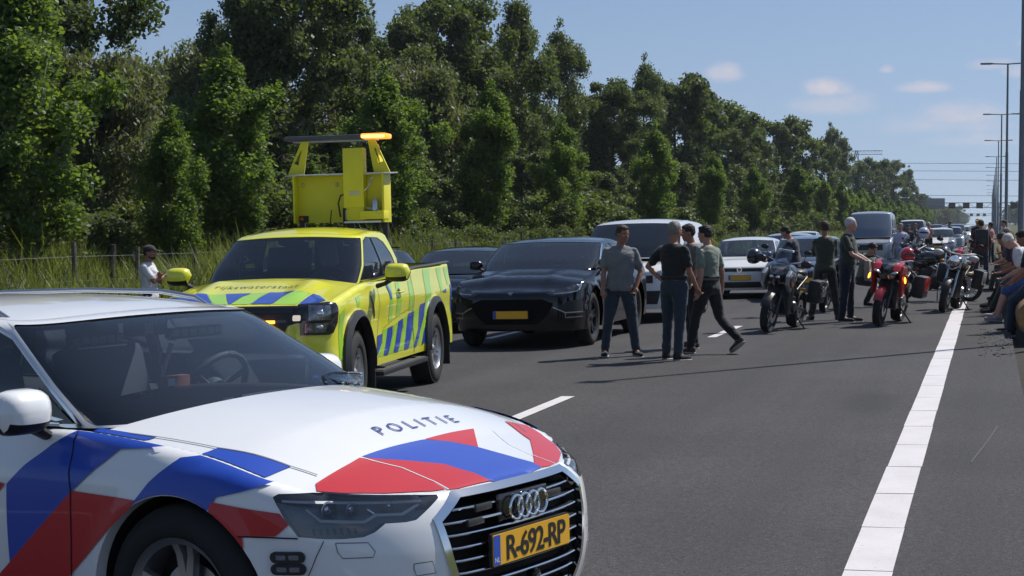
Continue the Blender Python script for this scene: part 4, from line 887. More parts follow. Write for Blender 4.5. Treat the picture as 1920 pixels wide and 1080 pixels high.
        f([(2.47, 1.18), (2.52, 1.17)], .004)
        pp(r, 'fender_vent', b, [(sg * a, z) for a, z in [(2.14, 1.10), (2.18, 1.09), (2.29, .90), (2.28, .86), (2.19, .97)]], BLACK, res=.03, off=.006)
        pp(r, 'door_crease_shade', b, ribbon([(sg * a, z) for a, z in [(2.55, .62), (2.62, .76), (3.0, .82), (3.9, .93)]], .008), pmat('crease_shade', (.42, .42, .02), .5), res=.05, off=.0062)  # shade of the door crease painted as a darker yellow strip
        pp(r, 'arrow_mark', b, [(sg * a, z) for a, z in [(2.80, 1.185), (2.87, 1.185), (2.97, 1.10), (2.95, 1.03), (2.90, 1.03), (2.88, 1.10)]], NBLUE, res=.03, off=.006)
        m = MB(); ah = 3.275; P = [Vector(p) for p in b(np.array([sg * (ah - .09), sg * ah, sg * (ah + .10)]), np.array([1.09, 1.095, 1.10]))]; o = Vector((0, sg * .03, 0)); m.tube([P[0], P[0] + o, P[1] + o * 1.3, P[2] + o, P[2]], [.01, .015, .017, .015, .01], YEL, 8, flat=.7)
        X = P[0]; m.ball(P[1] + Vector((0, 0, 0)), (.06, .012, .035), BLACK); m.build('door_handle', r)
        m = MB(); m.box((-1.55, sg * .93, .33), (1.9, .16, .05), BLACK, .015); m.box((-1.55, sg * .93, .358), (1.8, .13, .008), pmat('step_tread', (.05, .05, .05), .8, bump=.8, bscale=90), .002)
        for xx in (-.9, -2.2): m.box((xx, sg * .84, .36), (.06, .2, .04), BLACK)
        m.build('side_step', r)
        m = MB(); m.box((-.50, sg * .83, .30), (.02, .24, .30), BLACK, .004); m.build('mud_flap', r); m = MB(); m.box((-3.80, sg * .83, .34), (.02, .26, .34), BLACK, .004); m.build('mud_flap', r)
        pp(r, 'headlight', b, [(sg * a, z) for a, z in TP(HL)], GLOSSBLACK, res=.04, off=.010); h = [o for o in r.children][-1]
        hm = pmat('headlamp_glass', (.20, .205, .215), .12, metal=.75, var=.5, vscale=28, coat=1)
        for L in ([(.695, 1.061), (.90, 1.055), (.907, .932), (.70, .931)], [(.672, .904), (.887, .905), (.858, .822), (.67, .821)]): pp(h, 'lamp_unit', b, [(sg * a, z) for a, z in L], hm, res=.03, off=.016)
        X = Vector(b(np.array([sg * .80]), np.array([.99]))[0]); m = MB(); m.ball(X + Vector((.0, 0, 0)), (.03, .04, .04), REFLECT); m.ball(X + Vector((.02, sg * .0, -.12)), (.02, .035, .025), REFLECT); m.build('lamp_bulb', h)
        m = MB(); patch(m, b, [(sg * a, z) for a, z in rrect(.56, .93, .63, .98, .012)], pmat('fog_lens', (.9, .85, .78), .2, emit=(1, .78, .6), estr=.5), res=.03, off=.03); patch(m, b, [(sg * a, z) for a, z in rrect(.50, .91, .645, 1.0, .012)], BLACK, res=.04, off=.024); m.build('grille_flasher', r)
        mirror_cap(r, -.74, sg * 1.135, 1.315, sg, YEL, 1.08)
        # window seals
        q = cab.side_poly([(-.64, 1.235), (-1.2, 1.246), (-2.13, 1.285)], sg); m = MB(); cabpatch(m, cab, ribbon(q, .02), BLACK, off=.004); m.build('window_seal', r)
        m = MB(); q = cab.side_poly([(-1.50, 1.262), (-1.578, 1.266), (-1.51, 1.672), (-1.44, 1.67)], sg); cabpatch(m, cab, q, GLOSSBLACK, off=.004); m.build('pillar_cover', r)
    # bonnet stripes and lettering
    for L, mt in [([(.30, -.80), (.45, -.60), (.452, -.393), (.717, -.247), (.79, -.25), (.79, -.60), (.5, -.86)], NBLUE), ([(.412, -.221), (.412, .033), (.518, -.021), (.74, -.055), (.77, -.075), (.60, -.145)], NBLUE), ([(.38, .201), (.40, .446), (.562, .375), (.73, .348), (.79, .33), (.79, .13), (.729, .144), (.593, .155)], NBLUE),
                  ([(.397, .622), (.431, .691), (.60, .80), (.70, .74), (.76, .593), (.717, .593)], NBLUE),
                  ([(.452, -.385), (.412, -.23), (.60, -.153), (.77, -.085), (.79, -.24), (.717, -.24)], LIME), ([(.410, .045), (.38, .19), (.593, .145), (.729, .134), (.79, .12), (.78, -.06), (.74, -.045), (.518, -.012)], LIME), ([(.40, .456), (.40, .60), (.717, .583), (.78, .56), (.79, .345), (.73, .358), (.562, .385)], LIME)]:
        L = [(x, max(min(y, float(np.interp(x, lid.xs, lid.ys)) - .01), -float(np.interp(x, lid.xs, lid.ys)) + .01)) for x, y in densify([(min(x, .76), y) for x, y in L], .05)]
        pp(r, 'bonnet_stripe', lid, L, mt, res=.04, off=.003 if mt is LIME else .0045)
    m = MB(); P, Tt = text_tris('rijkswaterstaat', .155, spacing=1.10); P = P * np.array([1.0, 1.0]); XY = np.stack([.215 - P[:, 1] * 1.1, -.0 + P[:, 0] * .80], -1); surf(m, lid, XY, Tt, pmat('letter_grey', (.16, .15, .04), .5), off=.005); m.build('bonnet_lettering', r)
    # grille and bumper
    g = pp(r, 'grille', b, GR, BLACK, res=.06, off=.012)
    for z in (1.02, .93, .84): pp(g, 'grille_bar', b, ribbon([(-.56, z), (.56, z)] if z > .9 else [(-.44, z), (.44, z)], .03), GLOSSBLACK, res=.05, off=.022)
    for y in (-.32, .34):
        m = MB(); X = b(np.array([y]), np.array([.917]))[0]; m.box((X[0] + .03, y, .925), (.03, .12, .026), pmat('amber_flash', (.9, .3, .02), .3, emit=(1, .25, .02), estr=8), .006); m.build('amber_flasher', r)
    pp(r, 'bumper_intake', b, LB, BLACK, res=.06, off=.008)
    m = MB(); a = np.linspace(-1.15, 1.15, 50); X = b(a, np.full(50, .46)); X2 = X * np.array([1.01, 1, 1]); X2[:, 2] = .36; m.add(np.concatenate([X, X2]).tolist(), [(i, i + 1, 51 + i, 50 + i) for i in range(49)], BLACK); m.build('lower_bumper', r)
    xe = float(b(np.array([0.]), np.array([.7]))[0, 0]) + .03; Mx = Matrix.Translation((xe, 0, .70)) @ Matrix(((0, 0, 1, 0), (1, 0, 0, 0), (0, 1, 0, 0), (0, 0, 0, 1))); plate_obj(r, 'V-77-HRV', Mx, size=.118, sp=.88)
    # load bed
    m = MB(); m.box((-3.33, 0, .78), (1.98, 1.5, .05), UNDER); m.box((-2.37, 0, 1.05), (.05, 1.55, .55), UNDER)
    for sg in (1, -1):
        m.box((-3.33, sg * .77, 1.03), (1.98, .04, .52), UNDER)
    m.box((-4.30, 0, 1.02), (.04, 1.5, .5), UNDER); m.build('load_bed', r)
    for sg in (1, -1):
        m = MB(); xs = np.linspace(-2.34, -4.30, 12); m.tube([(x, sg * .825, float(b.ztop(b.ax(x))) + .004) for x in xs], .045, BLACK, 8, flat=.35); m.build('bed_rail', r)
        m = MB(); a0 = b.Amax - .80; patch(m, b, [(sg * a, z) for a, z in [(a0 - .12, 1.22), (a0 + .02, 1.22), (a0 + .02, .86), (a0 - .10, .86)]], pmat('tail_lens', (.35, .01, .01), .2, coat=1), res=.05, off=.008); m.build('tail_light', r)
    m = MB(); m.box((-4.42, 0, .60), (.16, 1.7, .16), BLACK, .03); m.build('rear_bumper', r)
    # raised sign unit behind the cab
    YS = pmat('sign_yellow', (.72, .66, .03), .5, var=.06, vscale=4); xs0 = -2.62; yo = .04
    m = MB(); m.box((xs0, yo, 2.10), (.03, 1.02, .52), YS, .004); m.box((xs0 + .07, yo - .50, 2.10), (.16, .02, .52), YS, .004); m.box((xs0 + .0, yo + .515, 2.10), (.30, .025, .54), YS, .004); u = m.build('sign_housing', r)
    m = MB(); m.box((xs0 - .02, yo, 2.372), (.34, 1.20, .014), pmat('tray_grey', (.5, .5, .5), .4, metal=.5), .003, Matrix.Rotation(rad(3), 3, 'Y')); m.build('tray', u)
    m = MB(); m.box((xs0 + .10, yo + .19, 2.32), (.16, .235, .66), YS, .02); m.box((xs0 + .10, yo + .20, 2.02), (.13, .21, .34), YS, .03); m.build('mast_column', u)
    for sg in (1, -1):
        m = MB(); y0 = yo + sg * .47; o = [(-.12, 2.38), (.12, 2.38), (.055, 2.70), (-.055, 2.70)]
        def ring(h): return [(xs0 + x * h[0] + h[1], z) for x, z in o]
        bm_o = [(y0 + sg * .11, 2.38), (y0 - sg * .07, 2.38), (y0 - sg * .13, 2.74), (y0 - sg * .05, 2.74)]
        hole = [(y0 + sg * .045, 2.50), (y0 - sg * .015, 2.48), (y0 - sg * .06, 2.64), (y0 - sg * .045, 2.65)]
        P, Tt = tess(ccw(bm_o), [ccw(hole)], .1)
        for dx in (.0, .03): m.add([(xs0 + .05 + dx, p[0], p[1]) for p in P], Tt.tolist() if dx else Tt[:, ::-1].tolist(), YS, False)
        for lp in (bm_o, hole):
            k = len(lp); m.add([(xs0 + .05, p[0], p[1]) for p in lp] + [(xs0 + .08, p[0], p[1]) for p in lp], [(i, (i + 1) % k, k + (i + 1) % k, k + i) for i in range(k)], YS, False)
        m.box((xs0 - .02, y0 + sg * .02 - sg * .04, 2.54), (.14, .012, .32), YS, rot=Matrix.Rotation(sg * rad(14), 3, 'X')); m.build('upright', u)
    lb = MB(); lb.box((xs0 - .02, yo - .16, 2.775), (.26, .90, .05), pmat('bar_dark', (.10, .10, .11), .3, metal=.3), .015); lb.box((xs0 - .02, yo - .05, 2.74), (.12, .95, .02), SATIN, .004); bar = lb.build('light_bar', u)
    m = MB(); m.box((xs0 - .02, yo + .41, 2.78), (.27, .29, .055), pmat('amber_beacon', (.9, .35, .02), .3, emit=(1, .30, .03), estr=1.6), .02); m.build('amber_beacon', bar)
    m = MB(); m.box((xs0 + .04, yo + .41, 2.775), (.16, .26, .03), pmat('beacon_core', (1, .7, .2), .3, emit=(1, .55, .10), estr=5), .01); m.build('beacon_core', bar)
    m = MB(); m.box((xs0 + .10, yo + .40, 1.91), (.22, .27, .09), YS, .006); m.build('ledge_box', u)
    m = MB(); m.box((xs0 + .10, yo + .20, 2.155), (.15, .15, .045), BLACK, .008)
    for q in range(5): m.box((xs0 + .18, yo + .15 + q * .026, 2.155), (.01, .012, .05), SATIN)
    m.tube([(xs0 + .16, yo + .12, 2.16), (xs0 + .17, yo + .04, 2.13), (xs0 + .16, yo + .01, 2.05), (xs0 + .12, yo + .02, 1.90)], .010, BLACK, 8); m.tube([(xs0 + .16, yo + .28, 2.16), (xs0 + .17, yo + .36, 2.22), (xs0 + .15, yo + .40, 2.33)], .009, SATIN, 8); m.build('cable', u)
    m = MB(); m.lathe([(.0, 1.96), (.035, 1.96), (.035, 2.06), (.02, 2.09), (.0, 2.09)], SATIN, c=(xs0 + .14, yo + .42, 0), axis='Z', n=16); m.tube([(xs0 + .14, yo + .32, 1.99), (xs0 + .16, yo + .47, 1.96)], .016, SATIN, 8); m.build('actuator', u)
    m = MB()
    for yy in (-.43, -.04): m.ball((xs0 + .02, yo + yy, 2.26), (.012, .02, .028), pmat('bolt_plate', (.5, .48, .2), .5))
    m.build('mount_plate', u)
    m = MB(); m.box((xs0 + .018, yo - .43, 1.885), (.004, .11, .075), INK); m.ball((xs0 + .021, yo - .455, 1.885), (.004, .022, .022), pmat('sticker_orange', (.7, .12, .02), .5)); m.build('sticker', u)
    m = MB(); m.box((xs0 + .05, yo + .06, 1.92), (.06, .06, .16), BLACK, .02); m.box((xs0 + .09, yo + .09, 1.92), (.02, .05, .11), pmat('grey_plastic', (.45, .42, .36), .5), .01); m.tube([(xs0 + .05, yo - .12, 1.82), (xs0 + .06, yo - .10, 1.98)], .006, BLACK, 6)
    for yy in (.12, .5, -.45): m.box((xs0, yo + yy, 1.60), (.05, .05, .55), BLACK)
    m.box((xs0, yo + .28, 1.84), (.3, .42, .02), SATIN); m.build('sign_mount', u)
    seats(r, (-1.62,), .92, .36, wheel_at=(-1.02, .38, 1.22), dash=(-.66, 1.13, 1.3))
    m = MB(); m.box((-1.88, .10, 1.50), (.06, .20, .26), pmat('white_cloth', (.75, .75, .74), .8, bump=.5, bscale=15), .03, Matrix.Rotation(rad(8), 3, 'X')); m.build('white_vest', r)
    m = MB(); m.box((-1.12, 0, 1.60), (.05, .24, .07), BLACK, .02); m.build('rear_view_mirror', r)
    park(r, *POSE_R); return r, b, lid, cab
pickup, RB_, RL_, RC_ = road_pickup()
# ---------------------------------------------------------------- other traffic
BLK = paint('black_paint', (.003, .003, .006), .13, coat=.25, dirt=.008); NAVY = paint('dark_blue_paint', (.008, .011, .025), .2, coat=.6, dirt=.02); GREYD = paint('dark_grey_paint', (.05, .052, .058), .3, metal=.3); SILV = paint('silver_paint', (.42, .43, .45), .32, metal=.5)
WHT = paint('white_paint', (.78, .78, .78), .34, dirt=.06); BLUEP = paint('blue_grey_paint', (.10, .14, .22), .3, metal=.3); REDP = paint('red_car_paint', (.30, .02, .02), .3)
LAMPG = pmat('clear_lamp', (.45, .47, .5), .12, metal=.7, var=.4, vscale=25, coat=1); GREYRIM = ALU
def mk(W, L, H, fo, wb, belt=.95, hood=.85, nose=.72, cowl=-.35, ws_top=-1.05, roof_end=-2.6, rear_base=-3.2, R=.33, flare=.008, sill=.2, nf=2.6, Lf=.7, pm=WHT, rim=ALU, style=(5, .022, .1), rear_h=None, boxy=0., gl=DGLASS, crown=.05, tumble=.18, dlo=None, bow=.12, wsw=.9, res=.07, roofr=0., Lr=.5):
    """measures of an ordinary car from a few real-world dimensions"""
    xt = fo - L; rear_h = rear_h or belt + .04; Wt = W * (1 - tumble) - .12; rr = .04 + boxy * .02
    roof = [(ws_top + .1, H - .07), (ws_top - .2, H - .025), (ws_top - .6, H), ((ws_top + roof_end) / 2 - .1, H), (roof_end, H - .04 - roofr), (roof_end - .3, H - .09 - roofr * 1.5)]
    S = dict(body=dict(W=W, xn=fo, xt=xt, Lf=Lf, nf=nf, Lr=Lr, nr=3.2, sprof=[(.1, .93), (.25, .97), (.45, .995), (.6, 1.), (hood - .06, .995), (hood + .02, .975), (belt + .05, .94), (belt + .5, .9)],
             fprof=[(.1, .08), (.3, .015), (.45, 0), (nose - .1, .01), (nose, .05), (nose + .2, .15), (1.6, .3)], rprof=[(.1, .08), (.4, 0), (.8, .02), (1.1, .10), (1.6, .14)],
             ztop=[(fo, nose), (fo - .12, nose + .015), (fo - .35, nose + .6 * (hood - nose)), (0, hood), (cowl, (hood + belt) / 2 + .03), (cowl - .4, belt), (-wb * .6, belt + .01), (rear_base, rear_h), (xt, rear_h - .02)],
             rtab=[(-9, .03), (cowl - .3, .025), (0, .05), (fo - .3, .05), (fo, .02)], wheels=(0, -wb), hubz=R + .03, Ra=R + .045, flare=flare, sill=sill),
             paint=pm, crown=crown, cl=.5, cowl=cowl, bow=bow, ws=(wsw, .02, .9), bootx=rear_base, res=res, hres=.08, cres=.07, glass=gl, wsglass=gl,
             cab=dict(base=(cowl + .14, W * .865, .30, 2.6, rear_base, .3, 3), top=(ws_top, Wt, .2, 2.8, roof_end, .2, 3), belt=[(cowl, belt + .01), (-1, belt), (rear_base, rear_h)], roof=roof, k=.045, bulge=.02, rr=rr),
             dlo=dlo or [[(cowl - .28, belt + .03), (-wb * .52, belt + .02), (-wb * .52, H - .11), (ws_top - .45, H - .10), (ws_top - .1, H - .14)], [(-wb * .55, belt + .02), (rear_base + .55, rear_h + .03), (roof_end + .25, H - .14), (-wb * .55, H - .11)]],
             rw=(.85, .12, .85), wheel=(R, .22, R * .68, style, rim), lining=False)
    return S
def nosepoly(b, L, sg): return [(sg * abs(b.ay(y)), z) for y, z in L]
def simple_car(name, label, cat, S, pose, group=None, hl=None, hlm=LAMPG, grille=(), plate='', emblem=None, mirror=True, bumper=(), seats_=False, pz=.5, pblue=True, psize=.118, mz=None):
    r = thing(name, label, cat, group); b, lid, cab = base_car(r, S); pm = S['paint']; W = S['body']['W']
    for sg in (1, -1):
        if hl: h = pp(r, 'headlight', b, [(sg * abs(a), z) for a, z in hl], hlm, res=.04, off=.006)
        belt = cab.belt[0][1]; cx = S['cowl']
        if mirror: mirror_cap(r, cx - .33, sg * (W + .07), (mz or itp(cab.belt, np.array([cx - .4]))[0] + .09), sg, pm, .88)
        q = [(sg * b.ax(-S['body']['wheels'][1] * -.53), 0)]
        for xg in (cx - .12, S['body']['wheels'][1] * .52):
            a = b.ax(xg); pp(r, 'panel_gap', b, ribbon([(sg * a, float(b.ztop(a)) - .01), (sg * a, b.sill + .05)], .006), UNDER, res=.08, off=.004)
    for L, mt, off in grille: pp(r, 'grille', b, [(b.ay(y), z) for y, z in densify(L, .08)], mt, res=.06, off=off)
    for L, mt, off in bumper: pp(r, 'bumper_trim', b, [(b.ay(y), z) for y, z in densify(L, .08)], mt, res=.06, off=off)
    xe = float(b(np.array([0.]), np.array([pz]))[0, 0]) + .022; F = Matrix(((0, 0, 1, 0), (1, 0, 0, 0), (0, 1, 0, 0), (0, 0, 0, 1)))
    if plate is not None: plate_obj(r, plate, Matrix.Translation((xe, 0, pz)) @ F, blue=pblue, size=psize, sp=.88)
    if emblem:
        kind, ez, er = emblem; m = MB(); x = float(b(np.array([0.]), np.array([ez]))[0, 0]) + .018
        m.tube([(x, er * math.cos(t), ez + er * math.sin(t)) for t in np.linspace(0, 2 * math.pi, 25)], er * .12, CHROME, 6, cap=False)
        if kind == 'vw':
            for L in ([(-.45, .75), (0, .08), (.45, .75)], [(-.85, .3), (-.4, -.75), (0, -.1), (.4, -.75), (.85, .3)]): m.tube([(x, er * p, ez + er * q) for p, q in L], er * .10, CHROME, 6)
        elif kind == 'bull':
            m = MB(); m.tube([(x, er * p, ez + er * q) for p, q in ((-1, .1), (-.4, .5), (.2, .3), (.9, .6))], er * .3, CHROME, 6); m.tube([(x, er * p, ez + er * q) for p, q in ((-.3, .4), (-.5, -.4))], er * .2, CHROME, 6); m.tube([(x, er * p, ez + er * q) for p, q in ((.3, .4), (.1, -.5), (.4, -.5))], er * .2, CHROME, 6)
        m.build('emblem', r)
    park(r, *pose); return r, b, lid, cab

# black sports SUV
SU = mk(1.0, 5.11, 1.60, 1.0, 3.0, belt=1.10, hood=1.02, nose=.83, cowl=-.42, ws_top=-1.22, roof_end=-3.0, rear_base=-3.75, R=.40, flare=.03, sill=.26, nf=2.9, Lf=.75, pm=BLK, rim=DARKALU, style=(5, .03, .14), crown=.07, gl=DGLASS, tumble=.14, roofr=.05, bow=.18)
SU['bumps'] = ((.018, .45, .10, -.3, .85),); SU['wsglass'] = MGLASS
ur, ub, ul, uc = simple_car('sports_suv', 'glossy black sports SUV with a yellow plate stopped behind the yellow pickup', 'car', SU, (-6.60, 24.14, rad(-90.6)),
    hl=[(.50, .80), (.62, .835), (.93, .91), (1.10, .915), (1.02, .83), (.80, .775), (.60, .765)], hlm=pmat('smoked_lamp', (.04, .04, .045), .1, coat=1), grille=[([(-.62, .66), (-.45, .72), (.45, .72), (.62, .66), (.55, .50), (.40, .36), (-.40, .36), (-.55, .50)], pmat('mesh_black', (.004, .004, .004), .7, spec=.15, bump=1, bscale=140), .004)],
    plate=None, emblem=('bull', .80, .035), pz=.50)
for sg in (1, -1):
    for L, w, mt in (([(.62, .79), (.85, .805), (1.0, .825), (1.06, .87), (1.0, .90)], .014, LAMPG), ([(1.0, .90), (1.09, .905), (1.03, .84)], .03, LAMPG), ([(.62, .60), (.80, .52), (1.12, .525)], .014, SATIN), ([(.80, .52), (.80, .45), (1.12, .455)], .010, SATIN)):
        pp(ur, 'lamp_blade', ub, ribbon([(sg * a, z) for a, z in L], w), mt, res=.03, off=.012)
    pp(ur, 'air_intake', ub, [(sg * a, z) for a, z in ((.66, .58), (.82, .50), (1.14, .50), (1.16, .66), (1.02, .70), (.85, .68))], BLACK, res=.05, off=.003)
    q = uc.side_poly([(-.64, 1.11), (-.85, 1.24), (-1.1, 1.40), (-1.35, 1.50)], sg); m = MB(); cabpatch(m, uc, ribbon(q, .02), CHROME, off=.012); m.build('pillar_trim', ur)
xe = float(ub(np.array([0.]), np.array([.50]))[0, 0]) + .03; m = MB(); F_ = Matrix(((0, 0, 1, 0), (1, 0, 0, 0), (0, 1, 0, 0), (0, 0, 0, 1)))
plate_obj(ur, '', Matrix.Translation((xe, 0, .50)) @ F_)
seats(ur, (-1.65,), .60, .38, dash=(-.85, 1.08, 1.4), wheel_at=(-1.15, .38, 1.12))

# black hatchback beside it and a dark estate in the far lane
HB = mk(.87, 4.2, 1.46, .85, 2.55, belt=.98, hood=.90, nose=.74, cowl=-.28, ws_top=-1.05, roof_end=-2.7, rear_base=-3.05, R=.31, pm=BLK, gl=MGLASS, tumble=.16, bow=.2)
r_, b_, _, _ = simple_car('hatchback', 'black hatchback with a rounded roof between the pickup and the black SUV', 'car', HB, (-9.15, 27.9, rad(-88)), hl=[(.55, .66), (.75, .74), (1.05, .80), (.95, .70), (.70, .64)], hlm=LAMPG, grille=[([(-.4, .52), (.4, .52), (.35, .38), (-.35, .38)], BLACK, .004)], plate='', pz=.36)
pp(r_, 'chrome_strip', b_, ribbon([(b_.ay(-.35), .60), (b_.ay(.35), .60)], .015), CHROME, off=.01); pp(r_, 'chrome_strip', b_, ribbon([(.62, .50), (.88, .51)], .03), SATIN, off=.01)
ES = mk(.90, 4.7, 1.48, .95, 2.8, belt=.98, hood=.9, nose=.75, cowl=-.4, ws_top=-1.15, roof_end=-3.2, rear_base=-3.55, R=.33, pm=NAVY, gl=DGLASS, tumble=.16)
r_, b_, _, c_ = simple_car('estate_car', 'dark blue estate car seen only as a roofline over the bed of the yellow pickup', 'car', ES, (-13.0, 27.6, rad(168)), hl=[(.55, .66), (.75, .74), (1.05, .80), (.95, .70), (.70, .64)], plate='')
for sg in (1, -1): m = MB(); m.tube([(x, sg * .56, float(itp(c_.roof, x)) + .02) for x in np.linspace(-1.5, -3.1, 8)], .014, BLACK, 6); m.build('roof_rail', r_)

# white van and white hatchback
def van_spec(W, L, H, pm, fo=.9, wb=3.0, nose=.95, hood=1.08, belt=1.15, ws_top=-.75, cowl=-.02, R=.34): 
    S = mk(W, L, H, fo, wb, belt=belt, hood=hood, nose=nose, cowl=cowl, ws_top=ws_top, roof_end=fo - L + .25, rear_base=fo - L + .12, R=R, pm=pm, gl=DGLASS, tumble=.07, nf=3.4, Lf=.45, boxy=1, sill=.25, crown=.05, bow=.18, Lr=.12,
           dlo=[[(cowl - .25, belt + .04), (cowl - 1.25, belt + .03), (cowl - 1.25, H - .28), (ws_top - .35, H - .27), (ws_top - .05, H - .34)]])
    S['cab']['base'] = (cowl + .14, W * .945, .25, 3, fo - L + .12, .1, 5); S['cab']['top'] = (ws_top, W * .80, .15, 3, fo - L + .25, .1, 5); return S
V1 = van_spec(.94, 4.1, 1.90, WHT, wb=2.7)
simple_car('white_van', 'white panel van with a tall windscreen right behind the black SUV', 'van', V1, (-6.42, 30.6, rad(-91)), hl=[(.66, .80), (.66, .92), (.95, .99), (1.08, 1.0), (1.04, .86), (.9, .80)], grille=[([(-.62, .86), (.62, .86), (.62, .72), (-.62, .72)], BLACK, .006), ([(-.75, .58), (.75, .58), (.7, .34), (-.7, .34)], BLACK, .006)], plate='', emblem=('vw', .80, .06), pz=.50)
PO = mk(.85, 3.97, 1.46, .83, 2.47, belt=.97, hood=.90, nose=.78, cowl=-.30, ws_top=-1.0, roof_end=-2.75, rear_base=-2.98, R=.31, pm=WHT, gl=MGLASS, tumble=.16, bow=.18)
simple_car('white_hatchback', 'small white hatchback with a round badge and yellow plate behind the walking man', 'car', PO, (-5.72, 40.6, rad(-88)), hl=[(.50, .60), (.52, .72), (.80, .77), (.90, .77), (.86, .64), (.70, .60)], grille=[([(-.52, .72), (.52, .72), (.50, .645), (-.50, .645)], BLACK, .006), ([(-.66, .40), (.66, .40), (.60, .26), (-.60, .26)], BLACK, .006)],
    bumper=[([(-.66, .245), (.66, .245), (.62, .225), (-.62, .225)], WHT, .02)], plate='88-ZXX-4' if False else '', emblem=('vw', .685, .055), pz=.50)
BG = mk(.90, 4.6, 1.47, .9, 2.75, belt=.96, hood=.88, nose=.74, cowl=-.38, ws_top=-1.1, roof_end=-2.6, rear_base=-3.3, R=.33, pm=BLUEP, gl=MGLASS)
simple_car('grey_blue_car', 'grey blue family car half hidden behind the motorcycle group', 'car', BG, (-3.9, 38.6, rad(-84)), hl=[(.5, .60), (.52, .70), (.95, .78), (.88, .64)], grille=[([(-.5, .66), (.5, .66), (.4, .4), (-.4, .4)], BLACK, .006)], plate='', pz=.48)
V2 = van_spec(.98, 5.3, 2.30, SILV); V2['wsglass'] = glass('pale_reflection_glass', (.2, .22, .25), film=.28, ior=2.0)  # strong pale film puts a reflection into this windscreen's colour
simple_car('grey_van', 'tall grey van behind the crouching rider and the red motorcycle', 'van', V2, (-4.95, 74, rad(-90)), hl=[(.66, .80), (.66, .92), (.95, .99), (1.04, .86)], grille=[([(-.62, .86), (.62, .86), (.62, .62), (-.62, .62)], BLACK, .006)], plate='', pz=.5)
V3 = van_spec(.96, 5.6, 2.05, WHT)
simple_car('white_van', 'white high roof van far down the road above the motorcycle helmets', 'van', V3, (-5.5, 128, rad(-90)), hl=[(.66, .80), (.66, .92), (.95, .99), (1.04, .86)], grille=[([(-.62, .86), (.62, .86), (.62, .62), (-.62, .62)], BLACK, .006)], plate='', pz=.5)
# the queue further back: three prototypes copied
PQ = []
for nm, S, lb in (('queued_car', mk(.90, 4.5, 1.47, .9, 2.7, pm=WHT, gl=MGLASS, res=.12, rear_base=-3.2), 'white'), ('queued_car', mk(.90, 4.6, 1.5, .9, 2.75, pm=SILV, gl=DGLASS, res=.12, rear_base=-3.3), 'silver'), ('queued_car', mk(.92, 4.5, 1.66, .9, 2.7, belt=1.08, hood=1.0, nose=.85, pm=GREYD, gl=DGLASS, res=.12, rear_base=-3.2, R=.36), 'dark grey')):
    PQ.append((S, lb))
G_ = 'cars queued far down the motorway'
QL = [(0, -2.55, 92, 'white queued car with a wide windscreen right beyond the shirtless man'), (1, -6.3, 54, 'silver queued car in the lane behind the small white hatchback'), (2, -9.7, 47, 'dark grey queued SUV beyond the white panel van'), (0, -6.2, 98, 'white queued car left of the far white van'),
      (1, -2.4, 112, 'silver queued car behind the first white car of the right lane'), (2, -2.5, 131, 'dark grey queued SUV in the right lane beyond the silver car'), (0, -2.3, 150, 'white queued car behind the standing rider in dark clothes'), (0, -2.4, 172, 'white queued car fourth in the right hand lane'),
      (1, -6.2, 160, 'silver queued car behind the far white van'), (0, -2.5, 196, 'white queued car under the near sign gantry, right lane'), (2, -6.0, 205, 'dark grey queued SUV next to the far white cars'), (0, -2.4, 225, 'white queued car among the last ones one can tell apart'),
      (0, .0 - 2.2, 260, 'very distant white car in the right lane'), (1, -6, 250, 'very distant silver car in the middle lane'), (0, -9.6, 90, 'white queued car in the far left lane beyond the van'), (1, -2.4, 300, 'tiny silver car at the end of the visible queue')]
first = {}
for k, x, y, lb in QL:
    if k not in first:
        S, c = PQ[k]; first[k] = simple_car('queued_car', lb, 'car', S, (x, y, rad(-90)), G_, hl=[(.5, .60), (.52, .70), (.95, .78), (.88, .64)], grille=[([(-.5, .66), (.5, .66), (.4, .4), (-.4, .4)], BLACK, .006)], plate='', pz=.48)[0]
    else: park(dup(first[k], lb), x, y, rad(-90))
# ================================================================ people
SKIN = pmat('skin', (.42, .21, .14), .55, var=.12, vscale=10, bump=.15, bscale=90); SKINT = pmat('skin_tanned', (.30, .135, .085), .55, var=.12, vscale=10, bump=.15, bscale=90); SKINP = pmat('skin_pale', (.50, .28, .21), .55, var=.1, vscale=10)
def cloth(name, col, rough=.85): return pmat('cloth_' + name, col, rough, var=.16, vscale=9, bump=.35, bscale=45, sheen=.15)
def HAIR(n, c): return pmat('hair_' + n, c, .7, var=.3, vscale=40, bump=.8, bscale=120)
DENIM = cloth('denim', (.020, .032, .052)); DENIMD = cloth('dark_denim', (.018, .024, .040)); BLACKC = cloth('black', (.010, .010, .012)); LEATHER = pmat('leather_black', (.010, .010, .011), .35, bump=.5, bscale=25)
def rot_about(v, axis, deg): return Matrix.Rotation(rad(deg), 3, axis) @ Vector(v)
TS = bpy.data.scenes.new('workbench')          # scratch scene, removed again once the people are built
TO = bpy.data.objects.new('workpiece', bpy.data.meshes.new('workpiece')); TS.collection.objects.link(TO); TRASH = [TO.data]; TR_ = TO.modifiers.new('r', 'REMESH'); TR_.mode = 'VOXEL'; TR_.use_smooth_shade = True; TSM = TO.modifiers.new('s', 'SMOOTH'); TSM.factor = .5
